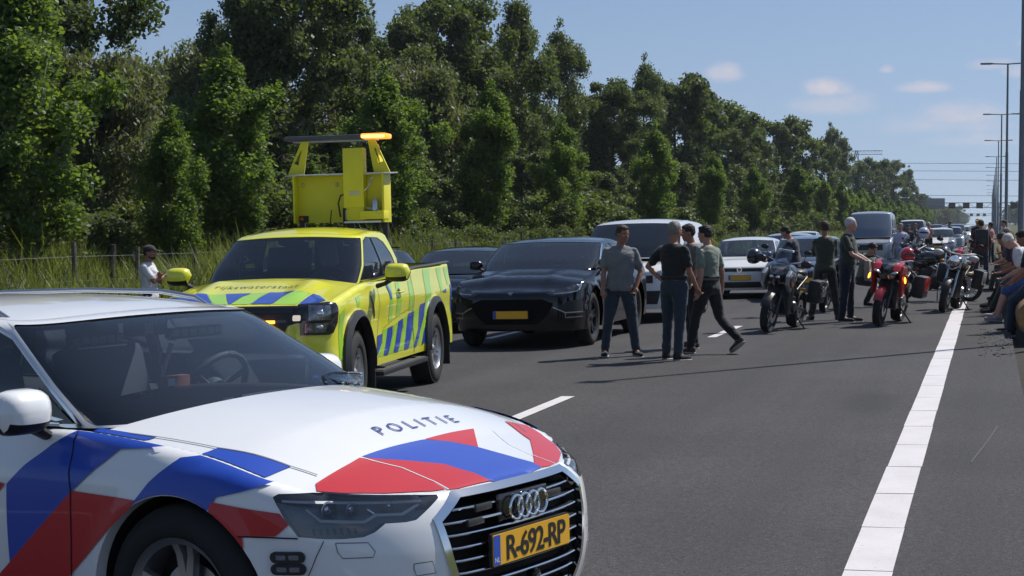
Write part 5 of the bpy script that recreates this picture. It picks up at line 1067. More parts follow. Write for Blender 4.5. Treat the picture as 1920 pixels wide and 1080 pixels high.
def remesh(mb, name, parent, mat, vox=.012, sm=3, wrinkle=0., seed=0, freq=7.):
    me = bpy.data.meshes.new('tmp'); me.from_pydata(mb.v, [], mb.f); TO.data = me; TRASH.append(me); o = TO
    TR_.voxel_size = vox; TSM.iterations = sm
    TS.view_layers[0].update(); dg = TS.view_layers[0].depsgraph; out = bpy.data.meshes.new_from_object(o.evaluated_get(dg))
    if wrinkle:
        nv = len(out.vertices); c = np.empty(nv * 3, np.float32); nn = np.empty(nv * 3, np.float32); out.vertices.foreach_get('co', c); out.vertex_normals.foreach_get('vector', nn); c = c.reshape(-1, 3); nn = nn.reshape(-1, 3)
        q = c * freq + np.array([seed * 3.1, 0, 0]); q[:, 2] *= 1.6; d = np.array([noise.noise(p) * wrinkle + noise.noise([p[0] * 2.3, p[1] * 2.3, p[2] * 2.3]) * wrinkle * .5 for p in q.tolist()]); c += nn * d[:, None]; out.vertices.foreach_set('co', c.ravel()); out.update()
    out.materials.clear(); out.materials.append(mat); out.polygons.foreach_set('use_smooth', [True] * len(out.polygons)); out.name = name
    return link(bpy.data.objects.new(name, out), parent)
def limb(mb, pts, rs, n=12):
    """tapered limb with rounded ends"""
    mb.tube(pts, rs, SKIN, n)
    for p, r in zip(pts, rs): mb.ball(p, (r * .99,) * 3, SKIN, n=10, k=6)
def loft_body(mb, rings, n=20):
    """closed stack of ellipses: (centre, half depth, half width, up axis direction, front axis)"""
    vs = []; fs = []
    for c, dx, wy, fr, sd_ in rings:
        for j in range(n):
            t = 2 * math.pi * j / n; vs.append(c + fr * math.cos(t) * dx + sd_ * math.copysign(abs(math.sin(t)) ** .85, math.sin(t)) * wy)
    for i in range(len(rings) - 1):
        for j in range(n): fs.append((i * n + j, i * n + (j + 1) % n, (i + 1) * n + (j + 1) % n, (i + 1) * n + j))
    fs.append(tuple(range(n))[::-1]); fs.append(tuple((len(rings) - 1) * n + j for j in range(n))); mb.add(vs, fs, SKIN)
def person(label, loc, face, P=None, H=1.80, skin=None, shirt=None, pants=None, shoes=None, hair=None, group=None, sleeve='short', hairstyle='short', shorts=False, jacket=None, cap=None, extra=None, z=None, belly=0., build=1., beard=None, vox=.012, tuck=False):
    """face = direction the person looks (degrees, world; 0 = +X, -90 = towards the camera). Pose P: angles in degrees.
    hip (flex, abduct, knee) per leg L/R, shoulder (flex, abduct, elbow, twist) per arm, lean, sit height"""
    P = dict(P or {}); g = lambda k, d: P.get(k, d); u = H / 1.8; skin = skin or SKIN
    r = thing('person', label, 'person', group); SM = MB
    lean, side = g('lean', 2), g('side', 0); Rt = Matrix.Rotation(rad(side), 3, 'X') @ Matrix.Rotation(rad(lean), 3, 'Y'); tw = Matrix.Rotation(rad(g('twist', 0)), 3, 'Z')
    hipz = .93 * u
    J = {}
    def leg(s, fl, ab, kn, ft=0, yaw=6):
        h = Vector((0, s * .095 * u, hipz)); d = Matrix.Rotation(rad(s * ab), 3, 'X') @ (Matrix.Rotation(rad(-fl), 3, 'Y') @ Vector((0, 0, -1))); k = h + d * .435 * u
        d2 = Matrix.Rotation(rad(s * ab * .8), 3, 'X') @ (Matrix.Rotation(rad(-fl + kn), 3, 'Y') @ Vector((0, 0, -1))); a = k + d2 * .415 * u
        fd = Matrix.Rotation(rad(s * yaw), 3, 'Z') @ (Matrix.Rotation(rad(ft), 3, 'Y') @ Vector((1, 0, 0))); return h, k, a, fd
    LL = leg(1, *g('L', (3, 4, 4))); RR = leg(-1, *g('R', (-2, 4, 3)))
    low = min(LL[2].z, RR[2].z) - .085 * u; dz = -low
    if 'drop' in P: dz = P['drop']
    sh = Vector((0, 0, dz)); LL = tuple(q + sh if i < 3 else q for i, q in enumerate(LL)); RR = tuple(q + sh if i < 3 else q for i, q in enumerate(RR)); pel = Vector((0, 0, hipz + .03)) + sh
    def T(x, y, zz): return pel + Rt @ (tw @ Vector((x * u, y * u, zz * u)) if zz > .2 else Vector((x * u, y * u, zz * u)))
    fr = Rt @ (tw @ Vector((1, 0, 0))); sd_ = Rt @ (tw @ Vector((0, 1, 0))); up = Rt @ Vector((0, 0, 1)); fr0 = Rt @ Vector((1, 0, 0)); sd0 = Rt @ Vector((0, 1, 0)); w = build
    def torso(e=0., top=True, z0=-.12):
        L = [(T(0, 0, z0), .10 + e, .150 * w + e, fr0, sd0), (T(-.005, 0, -.04), .115 + e, .168 * w + e, fr0, sd0), (T(0 + belly * .3, 0, .07), .108 + belly * .6 + e, .152 * w + e, fr0, sd0), (T(.005 + belly * .5, 0, .17), .105 + belly + e, .142 * w + e, fr, sd_), (T(.005, 0, .28), .112 + belly * .5 + e, .158 * w + e, fr, sd_),
             (T(0, 0, .38), .118 + e, .172 * w + e, fr, sd_), (T(-.01, 0, .445), .104 + e, .170 * w + e, fr, sd_), (T(-.015, 0, .495), .078 + e, .135 * w + e, fr, sd_), (T(-.015, 0, .535), .062 + e * .6, .082 + e, fr, sd_)]
        return [(c, a * u, b * u, f, s) for c, a, b, f, s in L]
    hd = g('head', (0, 0)); Rh = Rt @ tw @ Matrix.Rotation(rad(hd[1]), 3, 'Z') @ Matrix.Rotation(rad(hd[0]), 3, 'Y')
    if abs(lean) > 25: Rh = Matrix.Rotation(rad(lean * .45), 3, 'Y') @ tw @ Matrix.Rotation(rad(hd[1]), 3, 'Z') @ Matrix.Rotation(rad(hd[0]), 3, 'Y')
    nb = T(-.01, 0, .52); hc = nb + (Rh @ Vector((.025, 0, .175))) * u
    def Hd(x, y, zz): return hc + (Rh @ Vector((x, y, zz))) * u
    arms = {}
    for s, k in ((1, 'AL'), (-1, 'AR')):
        fl, ab, el, yw = g(k, (4, 8, 12, 0)); S = T(-.01, s * .170 * w, .450); d = Rt @ tw @ (Matrix.Rotation(rad(s * ab), 3, 'X') @ (Matrix.Rotation(rad(-fl), 3, 'Y') @ Vector((0, 0, -1))))
        E = S + d * .285 * u; ax = Rt @ tw @ (Matrix.Rotation(rad(s * ab), 3, 'X') @ Vector((0, -1, 0))); ax = Matrix.Rotation(rad(yw * s), 3, d) @ ax
        d2 = Matrix.Rotation(rad(el), 3, ax) @ d; Wr = E + d2 * .25 * u; arms[s] = (S, E, Wr, d, d2, ax)
    # ---- continuous body
    m = MB(); loft_body(m, torso(0.))
    for h, k, a, fd in (LL, RR):
        limb(m, [h + Vector((0, 0, .02)), h.lerp(k, .35), k, k.lerp(a, .3), a], [.088 * u * w, .078 * u * w, .052 * u, .055 * u, .036 * u]); m.tube([a, a + fd * .11 * u + Vector((0, 0, -.045 * u)), a + fd * .17 * u + Vector((0, 0, -.06 * u))], [.03 * u, .022 * u, .014 * u], SKIN, 10)
    for s, (S, E, Wr, d, d2, ax) in arms.items():
        limb(m, [S, S.lerp(E, .4), E, E.lerp(Wr, .3), Wr], [.056 * u * w, .048 * u * w, .037 * u, .038 * u, .026 * u])
        pl = (Matrix.Rotation(rad(6), 3, ax) @ d2); pal = Wr + pl * .05 * u; sidev = pl.cross(ax).normalized() * s; nrm = ax
        Q = Matrix((pl, nrm, pl.cross(nrm))).transposed(); m.ball(pal, (.052 * u, .040 * u, .019 * u), SKIN, rot=Matrix((pl, ax, pl.cross(ax))).transposed(), n=12, k=8)
        cz = g('curl', 28)
        for q, (o_, ln) in enumerate(((-.030, .070), (-.010, .080), (.010, .075), (.029, .060))):
            b0 = Wr + pl * .085 * u + ax * o_ * u * 1.0; rotax = (pl.cross(ax)).cross(pl).normalized(); f1 = Matrix.Rotation(rad(cz * (.8 + .1 * q)), 3, rotax) @ pl; f2 = Matrix.Rotation(rad(cz * 2.0), 3, rotax) @ pl
            b1 = b0 + f1 * ln * .55 * u; b2 = b1 + f2 * ln * .5 * u; m.tube([b0 - pl * .02, b0, b1, b2], [.0095 * u, .0095 * u, .0088 * u, .0075 * u], SKIN, 8)
        th = (pl * .7 - ax * s * .7 * (1 if s > 0 else -1)).normalized(); t0 = Wr + pl * .03 * u - ax * .028 * u; m.tube([t0, t0 + (pl * .6 - ax * .8).normalized() * .035 * u, t0 + (pl * .9 - ax * .6).normalized() * .068 * u], [.013 * u, .011 * u, .009 * u], SKIN, 8)
    m.tube([nb - up * .05 * u, nb, Hd(-.015, 0, -.06)], [.062 * u, .056 * u, .056 * u], SKIN, 14)
    m.ball(Hd(-.008, 0, .025), (.098 * u, .076 * u, .098 * u), SKIN, rot=Rh); m.ball(Hd(.022, 0, -.045), (.070 * u, .060 * u, .074 * u), SKIN, rot=Rh); m.ball(Hd(.062, 0, -.088), (.026 * u, .032 * u, .022 * u), SKIN, rot=Rh)
    m.tube([Hd(.082, 0, .012), Hd(.104, 0, -.018), Hd(.086, 0, -.030)], [.011 * u, .016 * u, .013 * u], SKIN, 8); m.ball(Hd(.076, 0, .018), (.018 * u, .058 * u, .012 * u), SKIN, rot=Rh)
    for s in (1, -1):
        m.ball(Hd(-.012, s * .078, -.012), (.020 * u, .009 * u, .032 * u), SKIN, rot=Rh); m.ball(Hd(.060, s * .036, -.028), (.024 * u, .024 * u, .022 * u), SKIN, rot=Rh)
    m.ball(Hd(.084, 0, -.058), (.012 * u, .024 * u, .007 * u), SKIN, rot=Rh)
    near = vox <= .012 and loc[1] < 26
    remesh(m, 'body', r, skin, vox * (.85 if near else 1.1), 2)
    # face details
    e = MB()
    for s in (1, -1): e.ball(Hd(.078, s * .031, .000), (.010 * u, .013 * u, .007 * u), WHITE, n=10, k=6); e.ball(Hd(.0855, s * .031, .000), (.004 * u, .0055 * u, .0055 * u), INK, n=8, k=5)
    e.build('eyes', r); e = MB(); e.ball(Hd(.0955, 0, -.060), (.004 * u, .022 * u, .004 * u), pmat('lips', (.28, .09, .07), .5), n=10, k=5)
    for s in (1, -1): e.tube([Hd(.088, s * .015, .022), Hd(.086, s * .034, .027), Hd(.074, s * .05, .022)], .004 * u, hair or INK, 5)
    e.build('mouth_and_brows', r)
    # ---- hair, beard, cap
    if hair:
        m = MB(); k = 1.0
        m.ball(Hd(-.020, 0, .042), (.098 * u, .084 * u, .092 * u), hair, rot=Rh)
        if hairstyle == 'full': m.ball(Hd(-.035, 0, .055), (.095 * u, .090 * u, .088 * u), hair, rot=Rh); m.ball(Hd(-.055, 0, -.02), (.06 * u, .075 * u, .07 * u), hair, rot=Rh); m.ball(Hd(.03, 0, .10), (.055 * u, .06 * u, .03 * u), hair, rot=Rh)
        elif hairstyle == 'crop': m.ball(Hd(-.045, 0, .0), (.060 * u, .078 * u, .055 * u), hair, rot=Rh)
        else: m.ball(Hd(-.050, 0, .0), (.062 * u, .078 * u, .06 * u), hair, rot=Rh); m.ball(Hd(.02, 0, .095), (.06 * u, .062 * u, .028 * u), hair, rot=Rh)
        # keep the face free
        m.v = [tuple(Vector(v) - (Rh @ Vector((1, 0, 0))) * max(0, ((Rh.transposed() @ (Vector(v) - hc)).x / u - .078)) * u) for v in m.v]
        (remesh(m, 'hair', r, hair, vox * .9, 1, .006, 3, 30.) if near else (setattr(m, 'mats', [hair]), m.build('hair', r, 180)))
    if beard: m = MB(); m.ball(Hd(.050, 0, -.080), (.050 * u, .050 * u, .038 * u), beard, rot=Rh); m.ball(Hd(.02, 0, -.07), (.055 * u, .064 * u, .03 * u), beard, rot=Rh); remesh(m, 'beard', r, beard, vox, 1, .003, 1, 40.)
    if cap:
        m = MB(); m.ball(Hd(-.012, 0, .055), (.108 * u, .088 * u, .078 * u), cap, rot=Rh)
        m.v = [tuple(Vector(v) + (Rh @ Vector((0, 0, 1))) * max(0, .048 - (Rh.transposed() @ (Vector(v) - hc)).z / u) * u) for v in m.v]; m.box(Hd(.125, 0, .050), (.11 * u, .13 * u, .008 * u), cap, .003, Rh @ Matrix.Rotation(rad(8), 3, 'Y')); m.build('cap', r)
    # ---- clothes
    if pants:
        m = MB(); ex = .020 * u; rg = torso(.010 if not tuck else .014, z0=-.13)[:3 if tuck else 2]; loft_body(m, [(c, a, b, f, s) for c, a, b, f, s in rg])
        m.ball(T(-.045, .06, -.05), (.085 * u, .085 * u, .10 * u), SKIN); m.ball(T(-.045, -.06, -.05), (.085 * u, .085 * u, .10 * u), SKIN)
        for h, k, a, fd in (LL, RR):
            if shorts: limb(m, [h + Vector((0, 0, .02)), h.lerp(k, .5), h.lerp(k, .98)], [.105 * u * w, .100 * u * w, .088 * u])
            else: limb(m, [h + Vector((0, 0, .02)), h.lerp(k, .4), k, k.lerp(a, .4), a + Vector((0, 0, .015))], [.104 * u * w, .096 * u * w, .072 * u, .068 * u, .062 * u])
        remesh(m, 'trousers' if not shorts else 'shorts', r, pants, vox, 3, .008, hash(label) % 17, 9.)
        q = torso(.024)[2]; n = 20; m = MB(); c, a, b, f, s = q; m.tube([c + up * .035 * u + f * math.cos(t) * a * 1.0 + s * math.sin(t) * b * 1.0 for t in np.linspace(0, 2 * math.pi, 21)], .016 * u, LEATHER, 6, cap=False, flat=1.2); (m.build('belt', r) if tuck else None)
    if shirt:
        m = MB(); loft_body(m, torso(.019)[2:] if tuck else [(torso(.032)[0][0] + up * .045 * u,) + torso(.032)[0][1:]] + torso(.030)[1:2] + torso(.023)[2:])
        for s, (S, E, Wr, d, d2, ax) in arms.items():
            if sleeve == 'none': limb(m, [S], [.062 * u])if False else None
            elif sleeve == 'short': limb(m, [S, S.lerp(E, .35), S.lerp(E, .68)], [.061 * u * w, .062 * u * w, .060 * u * w])
            else: limb(m, [S, S.lerp(E, .5), E, E.lerp(Wr, .5), E.lerp(Wr, .93)], [.063 * u * w, .062 * u * w, .053 * u, .048 * u, .042 * u])
        remesh(m, 'shirt' if not jacket else 'jacket', r, shirt, vox, 3, .011, hash(label) % 13, 8.)
    if shoes:
        sole = pmat('shoe_sole', (.35, .34, .32), .7) if shoes is not LEATHER else BLACK
        for h, k, a, fd in (LL, RR):
            m = MB(); dn = Vector((0, 0, -1)); upv = fd.cross(Vector((-fd.y, fd.x, 0)).normalized()).normalized(); upv = upv if upv.z > 0 else -upv; lat = upv.cross(fd).normalized()
            Q = Matrix((fd, lat, upv)).transposed(); c = a - upv * .055 * u
            m.ball(c + fd * .085 * u, (.135 * u, .050 * u, .038 * u), shoes, rot=Q, pw=.85); m.ball(c - fd * .02 * u + upv * .02 * u, (.062 * u, .046 * u, .058 * u), shoes, rot=Q)
            m.tube([c, a + Vector((0, 0, .05 if shoes is LEATHER else .0)) * u], [.05 * u, .050 * u], shoes, 12); o = m.build('shoe', r, 180)
            m = MB(); m.ball(c + fd * .07 * u - upv * .028 * u, (.150 * u, .055 * u, .014 * u), sole, rot=Q, pw=.7); m.build('sole', o)
    if extra: extra(r, T, Hd, arms, u)
    zz = z if z is not None else gz(loc[0]) + .004; r.location = (loc[0], loc[1], zz); r.rotation_euler = (0, 0, rad(face)); return r
def G(px, py, F=3128):
    """ground point below a photo pixel (used while laying the scene out)"""
    R_ = Matrix.Rotation(CAM_YAW, 3, 'Z') @ Matrix.Rotation(math.pi / 2 - CAM_PITCH, 3, 'X'); d = R_ @ Vector(((px - 960) / F, -(py - 540) / F, -1)); t = -1.665 / (d.z - SLOPE * d.x); return (round(d.x * t, 2), round(d.y * t, 2))
GREY = cloth('grey', (.16, .165, .175)); SAGE = cloth('sage', (.17, .20, .16)); OLIVE = cloth('olive', (.045, .055, .035)); OLIVEG = cloth('dark_green', (.030, .042, .028)); WHITEC = cloth('white', (.62, .62, .64)); NAVYC = cloth('navy', (.012, .016, .035)); MAROON = cloth('maroon', (.11, .02, .022)); BEIGE = cloth('beige', (.36, .31, .24)); BLUEC = cloth('blue', (.04, .08, .22))
HB_, HBR, HG, HGY = HAIR('black', (.012, .010, .009)), HAIR('brown', (.05, .028, .016)), HAIR('white', (.55, .52, .50)), HAIR('grey', (.22, .20, .18))
# foreground trio
person('man in grey shirt and blue jeans standing beside the black SUV, thumb in belt', G(1163, 668), -72, dict(L=(2, 9, 2, 0, 14), R=(0, 8, 2, 0, 10), AL=(-4, 20, 48, 50), AR=(6, 10, 18, 15), head=(10, 30), lean=-1, curl=40), H=1.78, skin=SKINT, shirt=GREY, pants=DENIM, shoes=BLACKC, hair=HBR, build=1.06)
person('man in a black T-shirt and jeans seen from behind, hand on his hip', G(1263, 675), 62, dict(L=(2, 2, 4, 0, 8), R=(-3, 2, 3, 0, 12), AL=(-22, 36, 88, 78), AR=(8, 10, 20, 10), head=(6, -4), lean=-2, curl=45), tuck=True, H=1.80, skin=SKINT, shirt=BLACKC, pants=DENIM, shoes=BLACKC, hair=HGY, hairstyle='crop', build=1.06)
person('man in a sage green polo and black trousers walking to the left', G(1328, 663), 150, dict(L=(18, 3, 8, 0, 4), R=(-14, 3, 34, 34, 4), AL=(-8, 8, 14, 0), AR=(-6, 16, 20, 0), head=(6, 8), lean=3), tuck=True, H=1.77, shirt=SAGE, pants=BLACKC, shoes=cloth('brown_shoe', (.05, .035, .028)), hair=HB_)
person('dark haired man in a brown grey shirt half hidden behind the black T-shirt', G(1297, 652), -150, dict(AL=(4, 20, 24, 0), AR=(4, 10, 20, 0), head=(8, -10)), H=1.77, skin=SKINT, shirt=cloth('taupe', (.13, .12, .10)), pants=BLACKC, shoes=BLACKC, hair=HB_)
# motorcycle group
person('rider in black leather trousers and an olive top facing away', G(1546, 600), 100, dict(L=(2, 10, 2, 0, 16), R=(0, 10, 2, 0, 16), AL=(40, 6, 70, 20), AR=(40, 6, 70, 20), head=(4, 14)), H=1.80, skin=SKINT, shirt=OLIVE, pants=LEATHER, shoes=LEATHER, hair=HBR, build=.95, sleeve='long')
person('white haired man in dark green shirt and navy jeans holding a beige jacket', G(1588, 603), -8, dict(L=(4, 3, 4, 0, 4), R=(-2, 3, 3, 0, 4), AL=(24, 6, 40, 0), AR=(26, 8, 42, 10), head=(6, 4), lean=2), H=1.84, skin=SKINP, shirt=OLIVEG, pants=NAVYC, shoes=BLACKC, hair=HG, hairstyle='crop', build=1.05, belly=.02,
    extra=lambda r, T, Hd, A, u: (lambda m: (m.box(A[-1][2] + Vector((.05, -.02, -.17)), (.10, .16, .36), BEIGE, .04), m.build('held_jacket', r)))(MB()))
person('man in a navy jacket leaning over the silver and black motorcycle', G(1492, 592), 170, dict(L=(14, 6, 10, 0, 6), R=(-4, 6, 6, 0, 6), AL=(50, 12, 30, 0), AR=(54, 12, 30, 0), head=(14, 0), lean=14), H=1.76, skin=SKINT, shirt=NAVYC, pants=BLACKC, shoes=BLACKC, hair=HB_, sleeve='long', jacket=True)
person('dark haired rider crouching behind the red motorcycle, head bowed', G(1618, 575), -40, dict(L=(95, 10, 110, 0, 6), R=(80, 10, 105, 0, 6), AL=(50, 12, 40, 0), AR=(50, 12, 40, 0), head=(20, 0), lean=16, drop=-.36), H=1.76, shirt=cloth('grey_green', (.10, .12, .10)), pants=BLACKC, shoes=BLACKC, hair=HB_)
person('rider in a pale shirt standing behind the windscreen of the red motorcycle', G(1688, 520), -100, dict(AL=(30, 8, 60, 0), AR=(10, 8, 20, 0)), H=1.74, shirt=cloth('lilac', (.45, .45, .60)), pants=NAVYC, shoes=BLACKC, hair=HGY, vox=.016)
person('dark dressed rider standing left of his friend in front of the white van', G(1703, 500), -90, dict(AL=(10, 8, 40, 0), AR=(10, 8, 40, 0)), H=1.70, shirt=BLACKC, pants=BLACKC, shoes=BLACKC, hair=HB_, sleeve='long', vox=.018)
person('rider in a mottled grey jacket in front of the white van', G(1716, 498), -110, dict(AL=(10, 8, 40, 0), AR=(10, 8, 40, 0)), H=1.74, shirt=cloth('grey_jacket', (.08, .08, .085)), pants=BLACKC, shoes=BLACKC, hair=HBR, sleeve='long', vox=.018)
person('shirtless tanned man in dark shorts standing by the queue', G(1741, 482), -90, dict(AL=(30, 10, 80, 0), AR=(8, 10, 20, 0)), H=1.80, skin=pmat('skin_sunburnt', (.46, .20, .12), .5, var=.1), pants=BLACKC, shorts=True, shoes=BLACKC, hair=HG, hairstyle='crop', vox=.018)
person('curly haired man in a dark top and light trousers walking between the cars and bikes', G(1781, 470), 200, dict(L=(14, 3, 6, 0, 4), R=(-12, 3, 20, 20, 4), AL=(-14, 8, 16, 0), AR=(16, 8, 16, 0)), H=1.86, shirt=OLIVEG, pants=cloth('light_trousers', (.25, .25, .27)), shoes=BLACKC, hair=HBR, hairstyle='full', sleeve='long', vox=.018)
def backpack(r, T, Hd, A, u):
    m = MB(); m.box(T(-.20, 0, .30), (.22, .36, .50), LEATHER, .07); m.box(T(-.31, 0, .22), (.06, .26, .24), BLACK, .03); m.build('backpack', r)
    for s in (1, -1): m = MB(); m.tube([T(-.12, s * .12, .52), T(.04, s * .12, .53), T(.13, s * .12, .42), T(.12, s * .13, .25), T(-.02, s * .17, .14)], .018, SATIN, 8, flat=.5); m.build('strap', r)
person('rider in maroon top with large black backpack standing by the right edge line', G(1839, 533), 95, dict(L=(2, 5, 3, 0, 8), R=(0, 5, 2, 0, 8), AL=(8, 12, 30, 0), AR=(14, 14, 50, 0), head=(6, 20)), H=1.78, shirt=MAROON, pants=DENIM, shoes=BLACKC, hair=HBR, extra=backpack, sleeve='long')
def vest(r, T, Hd, A, u):
    m = MB(); m.box(T(.10, .02, -.05), (.14, .34, .46), pmat('hi_vis', (.30, .36, .02), .7, bump=.6, bscale=12), .06); m.build('hi_vis_bundle', r)
person('long haired person in maroon sitting with a yellow green vest on the lap', (.52, 42.6), 178, dict(L=(72, 6, 62, 0, 4), R=(72, 6, 62, 0, 4), AL=(30, 8, 50, 0), AR=(30, 8, 50, 0), head=(14, 0), lean=12, drop=-.28), H=1.66, shirt=MAROON, pants=OLIVE, shoes=BLACKC, hair=HAIR('auburn', (.06, .018, .012)), hairstyle='full', extra=vest, vox=.016, z=.0)
sit = lambda **k: dict(dict(L=(70, 6, 66, 0, 2), R=(66, 6, 58, 0, 2), AL=(22, 8, 62, 10), AR=(18, 8, 66, 14), head=(16, 0), lean=18, drop=-.22), **k)
person('brown haired man in a dark top sitting on the beam, legs in black leather', (.60, 33.2), 172, sit(L=(52, 8, 30, 0, 2), R=(60, 6, 34, 0, 2), head=(24, 0), lean=26), H=1.82, skin=SKINT, shirt=NAVYC, pants=LEATHER, shoes=LEATHER, hair=HBR, hairstyle='crop', z=.0)
person('man with brown hair in a black top sitting just behind the white haired one', (.64, 31.6), 175, sit(L=(60, 8, 36, 0, 2), R=(66, 6, 50, 0, 2), lean=18, head=(18, 6)), H=1.80, skin=SKINT, shirt=MAROON, pants=cloth('moto_green', (.02, .03, .022)), shoes=LEATHER, hair=HBR, z=.0)
person('white haired man in white shirt, blue shorts and trainers sitting on the beam', (.68, 29.3), 176, sit(L=(60, 6, 44, -4, 2), R=(64, 6, 44, -4, 2), lean=24, head=(22, 0)), H=1.84, skin=SKINP, shirt=WHITEC, pants=BLUEC, shorts=True, shoes=cloth('trainer', (.30, .26, .26)), hair=HG, hairstyle='crop', z=.0, build=1.06)
person('man in a black top and jeans at the right edge, cut off by the frame', (.72, 26.6), 172, sit(L=(52, 6, 50, 0, 2), R=(58, 6, 56, 0, 2), lean=14, head=(10, 0), AR=(30, 16, 30, 0), AL=(30, 16, 30, 0)), H=1.84, skin=SKINT, shirt=BLACKC, pants=DENIM, shoes=BLACKC, hair=HB_, z=.0, build=1.08)
person('distant man in a light shirt standing at the verge past the seated row', (.55, 62), 200, dict(AL=(10, 8, 30, 0), AR=(20, 8, 60, 0)), H=1.8, shirt=cloth('pale', (.4, .4, .38)), pants=DENIMD, shoes=BLACKC, hair=HBR, vox=.02, z=.0)
person('distant woman in a pink top near the lamp posts', (.1, 70), 160, dict(AL=(10, 8, 30, 0), AR=(20, 8, 60, 0)), H=1.7, shirt=cloth('pink', (.45, .16, .18)), pants=DENIMD, shoes=BLACKC, hair=HB_, hairstyle='full', vox=.02)
person('distant man in a dark jacket with a yellow cap beyond the backpack rider', (-.4, 66), -90, dict(AL=(10, 8, 30, 0), AR=(20, 8, 60, 0)), H=1.86, shirt=BLACKC, pants=BLACKC, shoes=BLACKC, hair=HB_, cap=cloth('yellow_cap', (.6, .4, .08)), sleeve='long', vox=.02)
person('seated man in a red shirt further along the beam', (.64, 36.4), 176, sit(lean=14), H=1.8, skin=SKINT, shirt=cloth('brick', (.22, .05, .035)), pants=DENIMD, shoes=BLACKC, hair=HBR, vox=.016, z=.0)
person('seated man in a blue shirt and jeans far along the beam', (.64, 47.5), 176, sit(lean=8), H=1.8, skin=SKINT, shirt=BLUEC, pants=DENIM, shoes=BLACKC, hair=HGY, vox=.018, z=.0)
# man in the verge, left
person('bearded man in white shirt and dark cap standing in the grass, arms folded', (-13.35, 24.9), 8, dict(AL=(28, 4, 100, 62), AR=(34, 4, 96, 62), head=(6, 0), lean=-2), H=1.80, skin=SKINT, shirt=WHITEC, pants=DENIMD, shoes=BLACKC, hair=HB_, cap=cloth('cap', (.03, .025, .022)), beard=HB_, z=-.48,
    extra=lambda r, T, Hd, A, u: (lambda m: (m.box(T(.155, .03, .34), (.006, .13, .022), INK), m.box(T(.157, .03, .31), (.006, .10, .014), INK), m.build('shirt_print', r)))(MB()))
bpy.data.batch_remove([TO, TS] + TRASH)
